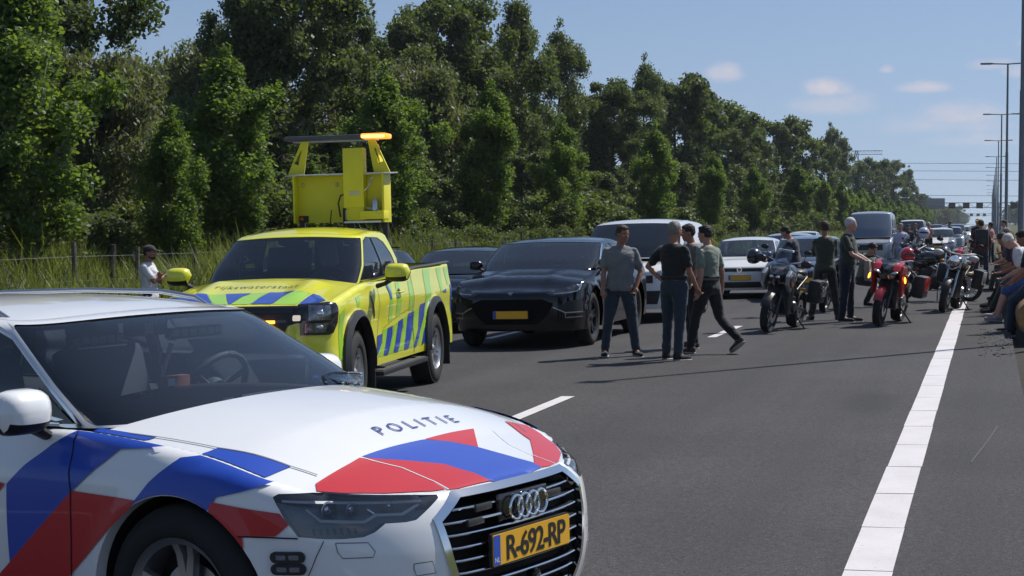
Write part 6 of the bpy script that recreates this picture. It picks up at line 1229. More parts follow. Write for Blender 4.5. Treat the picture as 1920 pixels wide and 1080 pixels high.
# ================================================================ motorcycles
BRED = paint('bike_red', (.42, .008, .012), .22, dirt=.02); BSIL = paint('bike_silver', (.30, .33, .38), .28, metal=.5, dirt=.03); BBLK = paint('bike_black', (.012, .012, .015), .25, dirt=.03)
AMB = pmat('amber_light', (.9, .35, .03), .3, emit=(1, .42, .04), estr=3.5)
def moto(label, cat, pose, col, kind, group='motorcycles parked in the right hand lane', cases=True, lamp=False, steer=0, lean=-9, screen=1., case_col=None):
    """x forward, origin on the ground under the middle; kind: adventure, sport, naked"""
    r = thing('motorcycle', label, cat, group); WB = 1.5; R = .315; case_col = case_col or BLACK
    def whl(x, w, nm):
        t = MB(); h = w / 2; prof = [(R - .075, -h * .55), (R - .05, -h * .9), (R - .02, -h), (R - .004, -h * .55), (R, 0), (R - .004, h * .55), (R - .02, h), (R - .05, h * .9), (R - .075, h * .55)]; t.lathe(prof, RUBBER, c=(x, 0, R), n=40); ty = t.build(nm, r)
        m = MB(); m.lathe([(R - .08, -h * .5), (R - .095, 0), (R - .08, h * .5), (R - .07, h * .5), (R - .07, -h * .5)], DARKALU, c=(x, 0, R), n=36); m.lathe([(0, -.05), (.035, -.05), (.035, .05), (0, .05)], SATIN, c=(x, 0, R), n=16)
        for k in range(5):
            a = 2 * math.pi * k / 5
            for q in (-.14, .14): m.tube([(x + .03 * math.cos(a), 0, R + .03 * math.sin(a)), (x + (R - .09) * math.cos(a + q), 0, R + (R - .09) * math.sin(a + q))], .010, DARKALU, 6)
        m.build('rim', ty); m = MB()
        for s in (1, -1): m.lathe([(.075, s * .062), (.155, s * .062), (.155, s * .067), (.075, s * .067)], SATIN, c=(x, 0, R), n=28)
        m.build('brake_disc', ty); return ty
    xf, xr = WB / 2, -WB / 2; whl(xr, .17, 'rear_wheel'); fw = whl(xf, .12, 'front_wheel')
    hs = Vector((xf - .36, 0, .98)); ax = (hs - Vector((xf, 0, R))).normalized()
    m = MB()
    for s in (1, -1): m.tube([(xf, s * .095, R), Vector((xf, s * .095, R)) + ax * .32], .030, SATIN if kind == 'naked' else DARKALU, 10); m.tube([Vector((xf, s * .095, R)) + ax * .30, Vector((xf, s * .095, R)) + ax * .76], .021, SATIN if kind == 'naked' else DARKALU, 10); m.ball((xf + .05, s * .075, R + .06), (.05, .02, .04), BLACK)
    m.box(Vector((xf, 0, R)) + ax * .60, (.06, .25, .035), BLACK, .01); m.box(Vector((xf, 0, R)) + ax * .76, (.06, .25, .03), BLACK, .01); m.build('fork', r)
    m = MB(); pts = [(xf + .30 * math.cos(a) * 1.12, 0, R + .345 * math.sin(a)) for a in np.linspace(rad(20), rad(150), 12)]; V = []; n = len(pts)
    for p in pts:
        for q in (-1, -.5, 0, .5, 1): V.append((p[0] * 1, q * .075, p[2] + .02 - abs(q) ** 2 * .035))
    m.add(V, [(i * 5 + j, i * 5 + j + 1, (i + 1) * 5 + j + 1, (i + 1) * 5 + j) for i in range(n - 1) for j in range(4)], BRED if col is BRED else BLACK); m.build('front_mudguard', r)
    # engine, frame
    m = MB(); m.box((.05, 0, .42), (.42, .30, .30), DARKALU, .04); m.box((.14, 0, .62), (.26, .30, .26), DARKALU, .03, Matrix.Rotation(rad(-20), 3, 'Y')); 
    for s in (1, -1): m.lathe([(0, s * .19), (.085, s * .185), (.10, s * .15)], SATIN if kind == 'naked' else DARKALU, c=(-.02, 0, .40), n=20)
    for k in range(5): m.box((.27, 0, .50 + k * .045), (.03, .28, .012), BLACK)
    m.build('engine', r)
    m = MB(); 
    for s in (1, -1):
        m.tube([hs, (.15, s * .13, .80), (-.28, s * .13, .60), (-.32, s * .10, .38)], .022, BLACK, 8); m.tube([(-.25, s * .10, .66), (-.78, s * .10, .86)], .016, BLACK, 8); m.tube([(-.30, s * .10, .38), (xr, s * .12, R)], .026, DARKALU, 8); m.tube([(-.20, s * .17, .34), (-.20, s * .27, .33)], .012, SATIN, 6)
        m.tube([(xf - .30, s * .07, .62), (.28, s * .10, .40), (.05, s * .10, .24)], .018, BLACK, 6)
    m.box((.28, 0, .62), (.05, .30, .30), BLACK, .01, Matrix.Rotation(rad(-12), 3, 'Y')); m.build('frame', r)
    m = MB(); m.tube([(.22, -.08, .50), (.28, -.10, .30), (.10, -.13, .20), (-.3, -.16, .24)], .022, SATIN, 8); m.tube([(-.35, -.19, .36), (-.85, -.24, .52)], [.035, .052], SATIN if kind != 'naked' else CHROME, 12); m.build('exhaust', r)
    # tank and seat
    m = MB(); m.ball((.10, 0, .93), (.30, .165, .155), col, pw=.85); m.ball((.22, 0, .88), (.20, .20, .14), col, pw=.85); m.lathe([(0, .012), (.035, .01), (.04, 0)], SATIN, c=(.16, 0, 1.085), axis='Z', n=16); m.build('tank', r)
    m = MB(); m.ball((-.32, 0, .86), (.28, .14, .07), BLACK, pw=.8); m.ball((-.62, 0, .93), (.22, .13, .06), BLACK, pw=.8); m.build('seat', r)
    m = MB(); m.ball((-.70, 0, .84), (.24, .10, .07), col, pw=.85); m.build('tail', r); m = MB(); m.box((-.93, 0, .86), (.03, .14, .05), pmat('tail_red', (.4, .01, .01), .2, emit=None), .01); m.build('tail_light', r)
    # handlebar with grips, levers, mirrors
    hz = 1.16 if kind != 'sport' else 1.12; hx = hs.x - .03; bar = MB(); st = Matrix.Rotation(rad(steer), 3, 'Z')
    hb = lambda x, y, z: Vector((hs.x, 0, 0)) + st @ Vector((x - hs.x, y, 0)) + Vector((0, 0, z))
    bar.tube([hb(hx - .16, .43, hz - .03), hb(hx - .08, .30, hz), hb(hx, .10, hz - .05), hb(hx, -.10, hz - .05), hb(hx - .08, -.30, hz), hb(hx - .16, -.43, hz - .03)], .013, SATIN, 8)
    for s in (1, -1): bar.tube([hb(hx - .10, s * .32, hz - .003), hb(hx - .165, s * .45, hz - .035)], .020, RUBBER, 8); bar.tube([hb(hx - .02, s * .28, hz - .005), hb(hx - .07, s * .44, hz - .03)], .006, BLACK, 6)
    hbo = bar.build('handlebar', r)
    for s in (1, -1):
        m = MB(); m.tube([hb(hx - .08, s * .30, hz), hb(hx - .02, s * .36, hz + .14)], .006, BLACK, 6); m.ball(hb(hx - .02, s * .38, hz + .17), (.02, .065, .04), BLACK); m.build('mirror', hbo)
        if kind == 'adventure': m = MB(); m.ball(hb(hx + .02, s * .40, hz - .02), (.05, .09, .06), BLACK, pw=.8); m.build('hand_guard', hbo)
    # front end
    if kind == 'naked':
        m = MB(); m.ball((xf - .17, 0, .98), (.10, .11, .11), BLACK); m.lathe([(.09, .0), (.105, .02), (.10, .05), (.0, .06)], CHROME, c=(xf - .13, 0, .98), axis='X', n=28); m.build('headlight', r)
        m = MB(); m.tube([(xf - .10, .17, 1.10), (xf - .06, .15, .92), (xf - .02, .0, .82), (xf - .06, -.15, .92), (xf - .10, -.17, 1.10)], .014, CHROME, 8); m.build('lamp_guard', r)
        for s in (1, -1): m = MB(); m.ball((xf - .16, s * .22, .95), (.035, .04, .03), AMB if lamp else pmat('amber_off', (.5, .18, .02), .3)); m.build('indicator', r); m = MB(); m.ball((xf - .22, s * .33, 1.09), (.07, .10, .06), pmat('silver_bag', (.42, .42, .44), .45, bump=.4, bscale=20)); m.build('hand_muff', r)
    else:
        W_ = .20 if kind == 'adventure' else .25
        # faceted nose fairing
        def sec(x, w, zt, zb): return [Vector((x, 0, zt)), Vector((x - .02, w * .6, zt - .01)), Vector((x - .05, w, (zt + zb) / 2 + .03)), Vector((x - .04, w * .75, zb + .05)), Vector((x, w * .35, zb)), Vector((x + .01, 0, zb - .01))]
        rings = [sec(xf + .02, .055, .95, .86), sec(xf - .08, W_ * .72, 1.03, .78), sec(xf - .24, W_, 1.10, .74), sec(xf - .42, W_ * 1.08, 1.06, .70), sec(xf - .56, W_ * .9, .98, .66)]; m = MB(); V = []; k = 11
        for q in rings: V += q + [Vector((p.x, -p.y, p.z)) for p in q[1:-1][::-1]]
        kk = len(V) // len(rings); m.add(V, [(i * kk + j, i * kk + (j + 1) % kk, (i + 1) * kk + (j + 1) % kk, (i + 1) * kk + j) for i in range(len(rings) - 1) for j in range(kk)] + [tuple(range(kk))], BBLK, False); fa = m.build('fairing', r)
        for s in (1, -1):
            if kind == 'adventure':
                m = MB(); m.prism([(xf - .05, .78), (xf - .02, .93), (xf - .16, 1.02), (xf - .34, .96), (xf - .38, .78), (xf - .22, .66)], 'Y', s * .17, s * .235, BSIL, .015); m.build('side_panel', r); m = MB(); m.prism([(xf - .10, .80), (xf - .09, .90), (xf - .17, .95), (xf - .26, .91), (xf - .27, .81), (xf - .19, .74)], 'Y', s * .236, s * .245, BLACK, .004); m.build('side_vent', r)
            else:
                m = MB(); m.prism([(xf - .10, .88), (xf - .14, 1.02), (xf - .42, 1.02), (xf - .62, .80), (xf - .52, .52), (xf - .30, .50), (xf - .22, .70)], 'Y', s * .20, s * .265, BRED, .018); m.build('side_fairing', r)
                m = MB(); m.prism([(xf + .0, .93), (xf - .10, 1.03), (xf - .34, 1.10), (xf - .42, 1.02), (xf - .16, .93)], 'Y', s * .10, s * .225, BRED, .02); m.build('nose_panel', r)
                m = MB(); m.ball((xf - .03, s * .135, .90), (.06, .075, .028), REFLECT, rot=Matrix.Rotation(s * rad(22), 3, 'X')); m.build('headlight', r)
            m = MB(); m.ball((xf - .18, s * (.30 if kind == 'sport' else .25), .80), (.022, .018, .055), AMB if lamp else pmat('amber_off', (.5, .18, .02), .3), rot=Matrix.Rotation(s * rad(12), 3, 'X')); m.build('indicator', r)
        m = MB(); 
        if kind == 'adventure':
            for s in (1, -1): m.ball((xf + .0, s * .05, .90), (.02, .04, .025), REFLECT)
            m.build('headlight', r)
        m = MB(); V = []; sc_ = screen; rows = 6
        for i in range(rows):
            t = i / (rows - 1); z = 1.03 + .36 * t * sc_; x = xf - .14 - .22 * t; w = .15 * (1 - .35 * t * t) * sc_ ** .5
            for q in np.linspace(-1, 1, 9): V.append((x - .09 * q * q, q * w, z - .03 * q * q))
        m.add(V, [(i * 9 + j, i * 9 + j + 1, (i + 1) * 9 + j + 1, (i + 1) * 9 + j) for i in range(rows - 1) for j in range(8)], glass('bike_screen', (.42, .44, .48))); m.build('windscreen', r)
    if cases:
        for s in (1, -1): m = MB(); m.box((-.62, s * .34, .66), (.44, .20, .38), case_col if case_col is not BRED else BLACK, .045); cs = m.build('pannier', r); m = MB(); m.box((-.62, s * .445, .70 if case_col is not BRED else .72), (.40, .02, .24), case_col if case_col is BRED else SATIN if kind == 'naked' else BBLK, .02); m.build('pannier_lid', cs)
    m = MB(); m.tube([(-.12, .14, .30), (-.20, .42, .02 - .04)], .012, BLACK, 8); m.ball((-.20, .42, .0), (.03, .03, .01), BLACK); m.build('side_stand', r)
    m = MB(); m.box((-.90, 0, .60), (.01, .15, .12), PLATE, .003, Matrix.Rotation(rad(15), 3, 'Y')); m.build('licence_plate', r)
    x, y, rz = pose; M_ = Matrix.Rotation(rad(rz), 4, 'Z') @ Matrix.Rotation(rad(lean), 4, 'X'); r.rotation_euler = M_.to_euler(); r.location = (x, y, gz(x) + .006); return r
def fpos(px, py, rz): x, y = G(px, py); return (x - .75 * math.cos(rad(rz)), y - .75 * math.sin(rad(rz)), rz)
def helmet(label, loc, mat, rz=0, vis=True, s=1., tilt=0):
    o = thing('helmet', label, 'helmet', 'motorcycle helmets', loc); m = MB(); m.ball((0, 0, 0), (.145 * s, .125 * s, .13 * s), mat); m.ball((.05 * s, 0, -.06 * s), (.10 * s, .10 * s, .07 * s), mat); m.build('shell', o)
    if vis: m = MB(); m.ball((.035 * s, 0, .01 * s), (.118 * s, .112 * s, .05 * s), pmat('visor', (.015, .015, .02), .08, coat=1)); m.build('visor', o)
    o.rotation_euler = (0, rad(tilt), rad(rz)); return o
B1 = moto('silver and black adventure motorcycle with panniers, front wheel towards the camera', 'motorcycle', fpos(1437, 624, -100), BBLK, 'adventure', steer=-8, lean=-8)
B2 = moto('red sport touring motorcycle with lit amber lamps on its side stand', 'motorcycle', fpos(1646, 612, -99), BRED, 'sport', lamp=True, case_col=BRED, lean=-8)
B3 = moto('black naked motorcycle with chrome headlamp guard standing on the white edge line', 'motorcycle', fpos(1767, 586, -98), BBLK, 'naked', lean=-11, steer=4)
moto('black touring motorcycle behind the red one, its tail towards the right', 'motorcycle', (-1.1, 37.5, 160), BBLK, 'adventure', lean=-9, cases=False)
moto('dark motorcycle standing across the lane in front of the shirtless man', 'motorcycle', (-1.9, 52, 150), BBLK, 'adventure', lean=-9)
moto('black motorcycle in the second row between the red and the black naked one', 'motorcycle', (-1.5, 45, 200), BBLK, 'sport', lean=-9, cases=False)
moto('blue touring motorcycle with a tall windscreen behind the black naked one', 'motorcycle', (-.95, 44.5, -95), paint('bike_blue', (.02, .04, .16), .25), 'sport', lean=-8, screen=1.5)
moto('dark motorcycle parked behind the two standing riders, only its rear wheel showing', 'motorcycle', (-3.0, 33.6, -96), BBLK, 'adventure', lean=-8, cases=False)
q = B1.location; helmet('black helmet hanging on the left mirror of the silver and black motorcycle', (q.x - .42, q.y - .12, 1.13), BBLK, -100)
q = B2.location; helmet('red helmet resting behind the screen of the red motorcycle', (q.x + .30, q.y + .55, 1.12), BRED, -60)
helmet('large black helmet on the seat of the motorcycle behind the red one', (-.92, 36.9, 1.02), BBLK, -90, s=1.25)
helmet('pale helmet on the head height bar behind the red motorcycle', (-1.35, 37.4, 1.45), pmat('helmet_pale', (.45, .45, .6), .2, coat=1), -90)
m = MB(); q = B1.location; m.box((q.x + .12, q.y - .25, 1.22), (.24, .16, .035), WHITE, .006, Matrix.Rotation(rad(8), 3, 'Y')); tag(m.build('paper'), 'white folded papers lying on the instruments of the silver and black motorcycle', 'papers')
# ================================================================ roadside furniture
GALV = pmat('galvanised', (.20, .21, .22), .5, metal=.5, var=.12, vscale=2); TIMBER = pmat('timber', (.24, .13, .05), .85, var=.45, vscale=5, bump=.8, bscale=22); TIMBERD = pmat('timber_weathered', (.06, .052, .045), .9, var=.4, vscale=6, bump=.8, bscale=22)
def lamp(name, label, y, x=1.03, H=11.4, group='double armed lamp posts along the right verge'):
    r = thing(name, label, 'lamp post', group, (x, y, .0)); m = MB(); m.tube([(0, 0, 0), (0, 0, 1.2), (0, 0, 1.25), (0, 0, 6), (0, 0, 6.05), (0, 0, H)], [.13, .13, .105, .09, .075, .055], GALV, 12); m.box((0, 0, .05), (.35, .35, .1), GALV, .01); m.build('pole', r)
    m = MB(); m.tube([(-1.1, 0, H + .05), (0, 0, H), (1.1, 0, H + .05)], .04, GALV, 8); m.build('arm', r)
    for s in (1, -1): m = MB(); m.box((s * 1.25, 0, H + .05), (.75, .26, .10), GALV, .03); m.box((s * 1.25, 0, H - .005), (.5, .2, .02), CLEAR, .004); m.build('lamp_head', r)
    return r
l0 = lamp('lamp_post', 'nearest lamp post with a thick pole at the right edge of the frame', 57.5)
nm = ['second', 'third', 'fourth', 'fifth', 'sixth', 'seventh', 'eighth', 'ninth', 'tenth', 'eleventh', 'twelfth']
for i in range(11): d = dup(l0, '%s lamp post counted from the right edge, further down the verge' % nm[i]); d.location = (1.03, 57.5 + 49.5 * (i + 1), 0)
# camera mast just outside the frame: it throws the long thin shadow across the lanes
r = thing('camera_mast', 'tall thin camera mast on the verge that throws a long shadow across the lanes', 'mast', None, (1.1, 24.66, 0)); m = MB(); m.tube([(0, 0, 0), (0, 0, 11)], [.075, .05], GALV, 10); m.build('pole', r); m = MB(); m.box((0, 0, 11.1), (.3, .2, .2), WHITE, .03); m.lathe([(.0, .0), (.06, .0), (.07, .12), (.0, .12)], BLACK, c=(0, -.1, 11.05), axis='Y', n=14); m.build('camera_head', r)
# timber beam the people sit on
r = thing('timber_beam', 'thick rounded timber beam along the verge, used as a bench by the riders', 'beam'); y0 = 25.0
m = MB(); m.tube([(.68 + .02 * math.sin(y * .9), y, .30 + .015 * math.sin(y * 1.7)) for y in np.arange(25.2, 90, 1.5)], .265, TIMBER, 18); m.build('beam', r); m = MB(); m.lathe([(.0, -.012), (.20, -.008), (.262, .0), (.27, .04)], pmat('cut_wood', (.34, .19, .08), .8, var=.4, vscale=9, bump=.6, bscale=40), c=(.68, 25.19, .30), n=24); m.build('cut_end', r)
for i in range(12): y = 26.3 + i * 5.4; m = MB(); m.tube([(1.0, y, land(1.0, y) - .1), (1.0, y, .62)], .08, TIMBERD, 10); m.build('post', r)
# portal gantries with matrix signs
def gantry(label, Y, near=True):
    r = thing('sign_gantry', label, 'gantry', 'sign gantries over the motorway', (0, Y, 0)); x0, x1, z0, z1 = -14.3, 22, 5.9, 7.2
    m = MB()
    for x in (x0, 2.6, x1):
        for dy in (-.4, .4): m.tube([(x, dy, -.3), (x, dy, z1)], .14, GALV, 8)
    m.build('column', r); m = MB()
    for z in (z0, z1):
        for dy in (-.4, .4): m.tube([(x0, dy, z), (x1, dy, z)], .09, GALV, 6)
    n = 24
    for i in range(n):
        xa = x0 + (x1 - x0) * i / n; xb = x0 + (x1 - x0) * (i + 1) / n; a, b_ = (z0, z1) if i % 2 else (z1, z0); m.tube([(xa, -.4, a), (xb, -.4, b_)], .05, GALV, 5)
    m.build('truss', r)
    for x in (-9.6, -5.9, -2.4, 6.5, 10, 13.5): m = MB(); m.box((x, -.75, 6.45), (1.75, .35, 1.6), BLACK, .03); o = m.build('matrix_sign', r); m = MB(); m.box((x, -.94, 6.45), (1.45, .02, 1.3), pmat('matrix_face', (.03, .03, .035), .4)); m.build('sign_face', o)
    if near: m = MB(); m.box((-14.0, -.8, 7.0), (5.0, .12, 2.9), pmat('sign_back', (.30, .31, .32), .5, metal=.3), .02); m.box((-14.0, -.88, 6.2), (5.0, .04, .12), GALV); m.build('sign_panel', r)
    return r
gantry('nearer sign gantry with three dark matrix signs and a grey panel on its left', 470); gantry('farther sign gantry with matrix signs seen under the nearer one', 1000, False)
# pylon and power lines
r = thing('pylon', 'steel lattice pylon with its top arms showing above the distant trees', 'pylon', None, (-48.0, 640, 0)); m = MB(); H = 29
for sx in (-1, 1):
    for sy in (-1, 1): m.tube([(sx * 3, sy * 3, 0), (sx * .8, sy * .8, 22), (sx * .5, sy * .5, H)], .12, GALV, 5)
for k in range(9):
    z = k * 3.2; w = 3 - z * .1
    for sy in (-1, 1): m.tube([(-w, sy * w, z), (w * .9, sy * w * .9, z + 3.2)], .07, GALV, 4); m.tube([(w, sy * w, z), (-w * .9, sy * w * .9, z + 3.2)], .07, GALV, 4)
m.build('tower', r); m = MB()
for z, L in ((H - .2, 9.5), (H - 1.6, 9.5)): m.tube([(-L, 0, z), (L, 0, z)], .11, GALV, 5)
for k in range(14): x = -9.5 + k * 19 / 14; m.tube([(x, 0, H - .2), (x + 19 / 28, 0, H - 1.6), (x + 19 / 14, 0, H - .2)], .06, GALV, 4)
m.build('cross_arm', r)
for i, (z, zl) in enumerate(((24.3, 'uppermost'), (18.2, 'second'), (12.4, 'third'), (21.5, 'thin upper'))):
    m = MB(); pts = [(-48 + 300 * t, 640 + 20 * t, z + 1.2 * ((2 * t - 1) ** 2 - 1)) for t in np.linspace(0, 1, 14)]; m.tube(pts, .075, pmat('cable_dark', (.05, .055, .06), .6), 5); tag(m.build('power_line'), '%s power line strung across the motorway far away' % zl, 'power line', 'power lines crossing the motorway')
# ================================================================ vegetation
def leafmat(name, col, col2, trans=.35, gloss=.35):
    m = bpy.data.materials.new(name); m.use_nodes = True; nt = m.node_tree; nt.nodes.clear(); N = nt.nodes; L = nt.links
    o = N.new('ShaderNodeOutputMaterial'); tc = N.new('ShaderNodeTexCoord'); oi = N.new('ShaderNodeObjectInfo')
    at = N.new('ShaderNodeAttribute'); at.attribute_name = 'leafrand'
    n = N.new('ShaderNodeTexNoise'); n.inputs['Scale'].default_value = .9; n.inputs['Detail'].default_value = 3; L.new(tc.outputs['Object'], n.inputs['Vector'])
    a = N.new('ShaderNodeMath'); a.operation = 'ADD'; L.new(n.outputs['Fac'], a.inputs[0]); L.new(at.outputs['Fac'], a.inputs[1])
    b_ = N.new('ShaderNodeMath'); b_.operation = 'MULTIPLY_ADD'; L.new(oi.outputs['Random'], b_.inputs[0]); b_.inputs[1].default_value = .5; L.new(a.outputs[0], b_.inputs[2])
    mr = N.new('ShaderNodeMapRange'); mr.inputs['From Min'].default_value = .45; mr.inputs['From Max'].default_value = 1.75; L.new(b_.outputs[0], mr.inputs['Value'])
    mx = N.new('ShaderNodeMix'); mx.data_type = 'RGBA'; mx.inputs['A'].default_value = (*col, 1); mx.inputs['B'].default_value = (*col2, 1); L.new(mr.outputs[0], mx.inputs['Factor'])
    p = N.new('ShaderNodeBsdfPrincipled'); p.inputs['Roughness'].default_value = .5; p.inputs['Specular IOR Level'].default_value = gloss; L.new(mx.outputs['Result'], p.inputs['Base Color'])
    t = N.new('ShaderNodeBsdfTranslucent'); hs = N.new('ShaderNodeMix'); hs.data_type = 'RGBA'; hs.blend_type = 'MULTIPLY'; hs.inputs['Factor'].default_value = 1; hs.inputs['B'].default_value = (1.5, 1.6, .5, 1); L.new(mx.outputs['Result'], hs.inputs['A']); L.new(hs.outputs['Result'], t.inputs[0])
    ms = N.new('ShaderNodeMixShader'); ms.inputs[0].default_value = trans; L.new(p.outputs[0], ms.inputs[1]); L.new(t.outputs[0], ms.inputs[2]); L.new(ms.outputs[0], o.inputs[0]); return m
LEAF_Y = leafmat('leaf_young', (.080, .130, .032), (.160, .215, .075), .52)
LEAF_D = leafmat('leaf_dark', (.056, .080, .040), (.120, .148, .078), .45)
LEAF_S = leafmat('leaf_silver', (.090, .108, .062), (.165, .18, .115), .38)
LEAF_B = leafmat('leaf_bush', (.058, .082, .034), (.128, .156, .066), .45)
LEAF_P = leafmat('leaf_poplar', (.064, .094, .040), (.140, .168, .084), .45, .6)
BLADE = leafmat('grass_blade', (.085, .115, .036), (.21, .22, .095), .42)
BARK = pmat('bark', (.07, .058, .045), .9, var=.5, vscale=6, bump=1, bscale=18); BARKG = pmat('bark_grey', (.14, .13, .115), .9, var=.5, vscale=5, bump=1, bscale=18)
def leaves(name, C, S, mat, parent, rng, ln=1.6, up=.35, droop=0.):
    """C: leaf centres (n,3), S: sizes (n,)"""
    n = len(C); nrm = rng.normal(size=(n, 3)); nrm[:, 2] += up * 2; nrm /= np.linalg.norm(nrm, axis=1)[:, None]
    t = rng.normal(size=(n, 3)); t[:, 2] -= droop * 3; u = t - nrm * (t * nrm).sum(1)[:, None]; u /= np.linalg.norm(u, axis=1)[:, None] + 1e-9; w = np.cross(nrm, u)
    a = S[:, None] * .5 * ln; b = S[:, None] * .5
    V = np.stack([C - u * a, C + w * b - u * a * .1, C + u * a, C - w * b - u * a * .1], 1).reshape(-1, 3).astype(np.float32)
    me = bpy.data.meshes.new(name); me.vertices.add(4 * n); me.vertices.foreach_set('co', V.ravel()); me.loops.add(4 * n); me.loops.foreach_set('vertex_index', np.arange(4 * n, dtype=np.int32)); me.polygons.add(n)
    me.polygons.foreach_set('loop_start', np.arange(0, 4 * n, 4, dtype=np.int32)); me.update(calc_edges=True); me.materials.append(mat)
    at = me.attributes.new('leafrand', 'FLOAT', 'FACE'); at.data.foreach_set('value', rng.random(n).astype(np.float32) * .8); me.validate()
    return link(bpy.data.objects.new(name, me), parent)
def make_tree(name, label, H, R, kind, nleaf, ls, mat, bark, seed, group):
    """tapered trunk with limbs; leaves gathered in uneven clumps round the limb ends"""
    rng = np.random.default_rng(seed); rnd = random.Random(seed); r = thing(name, label, 'tree', group)
    tr = MB(); lean = (rnd.uniform(-.03, .03) * H, rnd.uniform(-.03, .03) * H); tops = []; base_r = {'young': .055, 'bush': .05}.get(kind, H * .016)
    P = [Vector((lean[0] * t * t + rnd.uniform(-1, 1) * .012 * H * (t > 0), lean[1] * t * t + rnd.uniform(-1, 1) * .012 * H * (t > 0), H * .93 * t)) for t in np.linspace(0, 1, 9)]
    tr.tube(P, [base_r * (1.15 - t) for t in np.linspace(0, 1, 9)], bark, 8)
    def on(t): f = t * 8; i = min(int(f), 7); return P[i].lerp(P[i + 1], f - i)
    cl = []
    spec = {'young': (44, .23, .99, lambda t: (1 - t) ** .95 * (.5 + .9 * min(t * 3, 1)) * 1.05, 1.6), 'poplar': (26, .24, .98, lambda t: .30 + .75 * math.sin(min(t * 1.12, 1) * math.pi) ** .7, .75), 'broad': (30, .12, .97, lambda t: .35 + .75 * math.sin(min(t * 1.05, 1) * math.pi) ** .6, .45),
            'willow': (30, .10, .96, lambda t: .45 + .62 * math.sin(min(t * 1.02, 1) * math.pi) ** .5, .35), 'bush': (16, .02, .85, lambda t: .55 + .5 * math.sin(t * math.pi), .5)}[kind]
    nl, t0, t1, rf, upw = spec
    for i in range(nl):
        t = t0 + (t1 - t0) * ((i + rnd.random()) / nl); a = i * 2.4 + rnd.uniform(-.5, .5); ln = R * rf((t - t0) / (t1 - t0)) * rnd.uniform(.62, 1.18); s = on(t)
        d = Vector((math.cos(a), math.sin(a), upw * rnd.uniform(.6, 1.3))).normalized(); e = s + d * ln * (1 + .25 * upw); mid = s.lerp(e, .5) + Vector((0, 0, -.05 * ln))
        if e.z > H: e.z = H - rnd.uniform(0, .03) * H
        tr.tube([s, mid, e], [base_r * .34 * (1.1 - t), base_r * .22 * (1.1 - t), .008], bark, 5, cap=False)
        for q in range(3 if kind != 'young' else 2):
            f = rnd.uniform(.35, 1.05); c = s.lerp(e, f) + Vector((rnd.gauss(0, 1), rnd.gauss(0, 1), rnd.gauss(0, .7))) * ln * .20; cl.append((c, rnd.uniform(.55, 1.25)))
            if q and kind != 'young': tr.tube([mid, c], [base_r * .12, .006], bark, 4, cap=False)
    if kind in ('young', 'poplar'):
        for q in range(5): cl.append((on(1 - .03 * q) + Vector((0, 0, H * .07 - H * .035 * q)), .5 + .12 * q))
    tr.build('trunk', r, 60)
    w = np.array([c[1] ** 2 for c in cl]); w /= w.sum(); idx = rng.choice(len(cl), nleaf, p=w); cen = np.array([list(cl[k][0]) for k in range(len(cl))])[idx]; sz = np.array([cl[k][1] for k in range(len(cl))])[idx]
    sp = {'young': .36, 'poplar': .95, 'broad': 1.05, 'willow': .95, 'bush': .5}[kind] * (R / {'young': 1.5, 'poplar': 3.4, 'broad': 4.2, 'willow': 3.5, 'bush': 1.8}[kind])
    g = rng.normal(size=(nleaf, 3)); g /= np.linalg.norm(g, axis=1)[:, None]; rad_ = rng.random(nleaf) ** .6 * rng.uniform(.8, 1.25, nleaf); off = g * (rad_ * sz * sp)[:, None]; off[:, 2] *= {'willow': 1.25, 'young': 1.3, 'poplar': 1.0}.get(kind, .8)
    C = cen + off
    if kind == 'willow': C[:, 2] -= np.abs(rng.normal(size=nleaf)) * .5
    C[:, 2] = np.maximum(C[:, 2], .15)
    S = ls * rng.uniform(.6, 1.35, nleaf); leaves('crown', C, S, mat, r, rng, 1.5 if kind != 'willow' else 2.6, .35, .0 if kind != 'willow' else .8); return r
def at_px(px, X):
    ph = -CAM_YAW + math.atan((px - 960) / 3128); Y = X / math.tan(ph); return Y, -X * math.sin(-CAM_YAW) * -1 if False else (Y * math.cos(CAM_YAW) - X * math.sin(CAM_YAW))
def hgt(px, ytop, X): Y, Zd = at_px(px, X); return 1.665 + (418 - ytop) * Zd / 3128 - land(X, Y)
_proto = {}
def proto(kind, lod):
    k = (kind, lod)
    if k not in _proto:
        base = kind.rstrip('0123456789'); v = int(kind[len(base):] or 0)
        H, R, n, ls, mat, bark = {'young': (6.8, 1.35, 34000, .066, LEAF_Y, BARKG), 'poplar': (16, 3.0, 34000, .14, LEAF_P, BARK), 'broad': (14, 3.7, 60000, .145, LEAF_D, BARK), 'willow': (10, 3.2, 46000, .10, LEAF_S, BARK), 'bush': (3, 1.9, 18000, .075, LEAF_B, BARK)}[base]
        if lod: n = int(n * .34); ls *= 1.65
        _proto[k] = [make_tree('tree', 'x', H, R, base, n, ls, mat, bark, 11 + v * 7 + len(kind) + lod * 3, ''), H, False]
    return _proto[k]
NAMES = {'young': ('young_tree', 'young trees planted in a row along the fence'), 'poplar': ('poplar_tree', 'tall trees of the wood behind the fence'), 'broad': ('broadleaf_tree', 'tall trees of the wood behind the fence'), 'willow': ('willow_tree', 'tall trees of the wood behind the fence'), 'bush': ('bush', 'bushes at the foot of the wood')}
ORD = ['first', 'second', 'third', 'fourth', 'fifth', 'sixth', 'seventh', 'eighth', 'ninth', 'tenth', 'eleventh', 'twelfth', 'thirteenth', 'fourteenth', 'fifteenth', 'sixteenth', 'seventeenth', 'eighteenth', 'nineteenth', 'twentieth']
_seen = {}
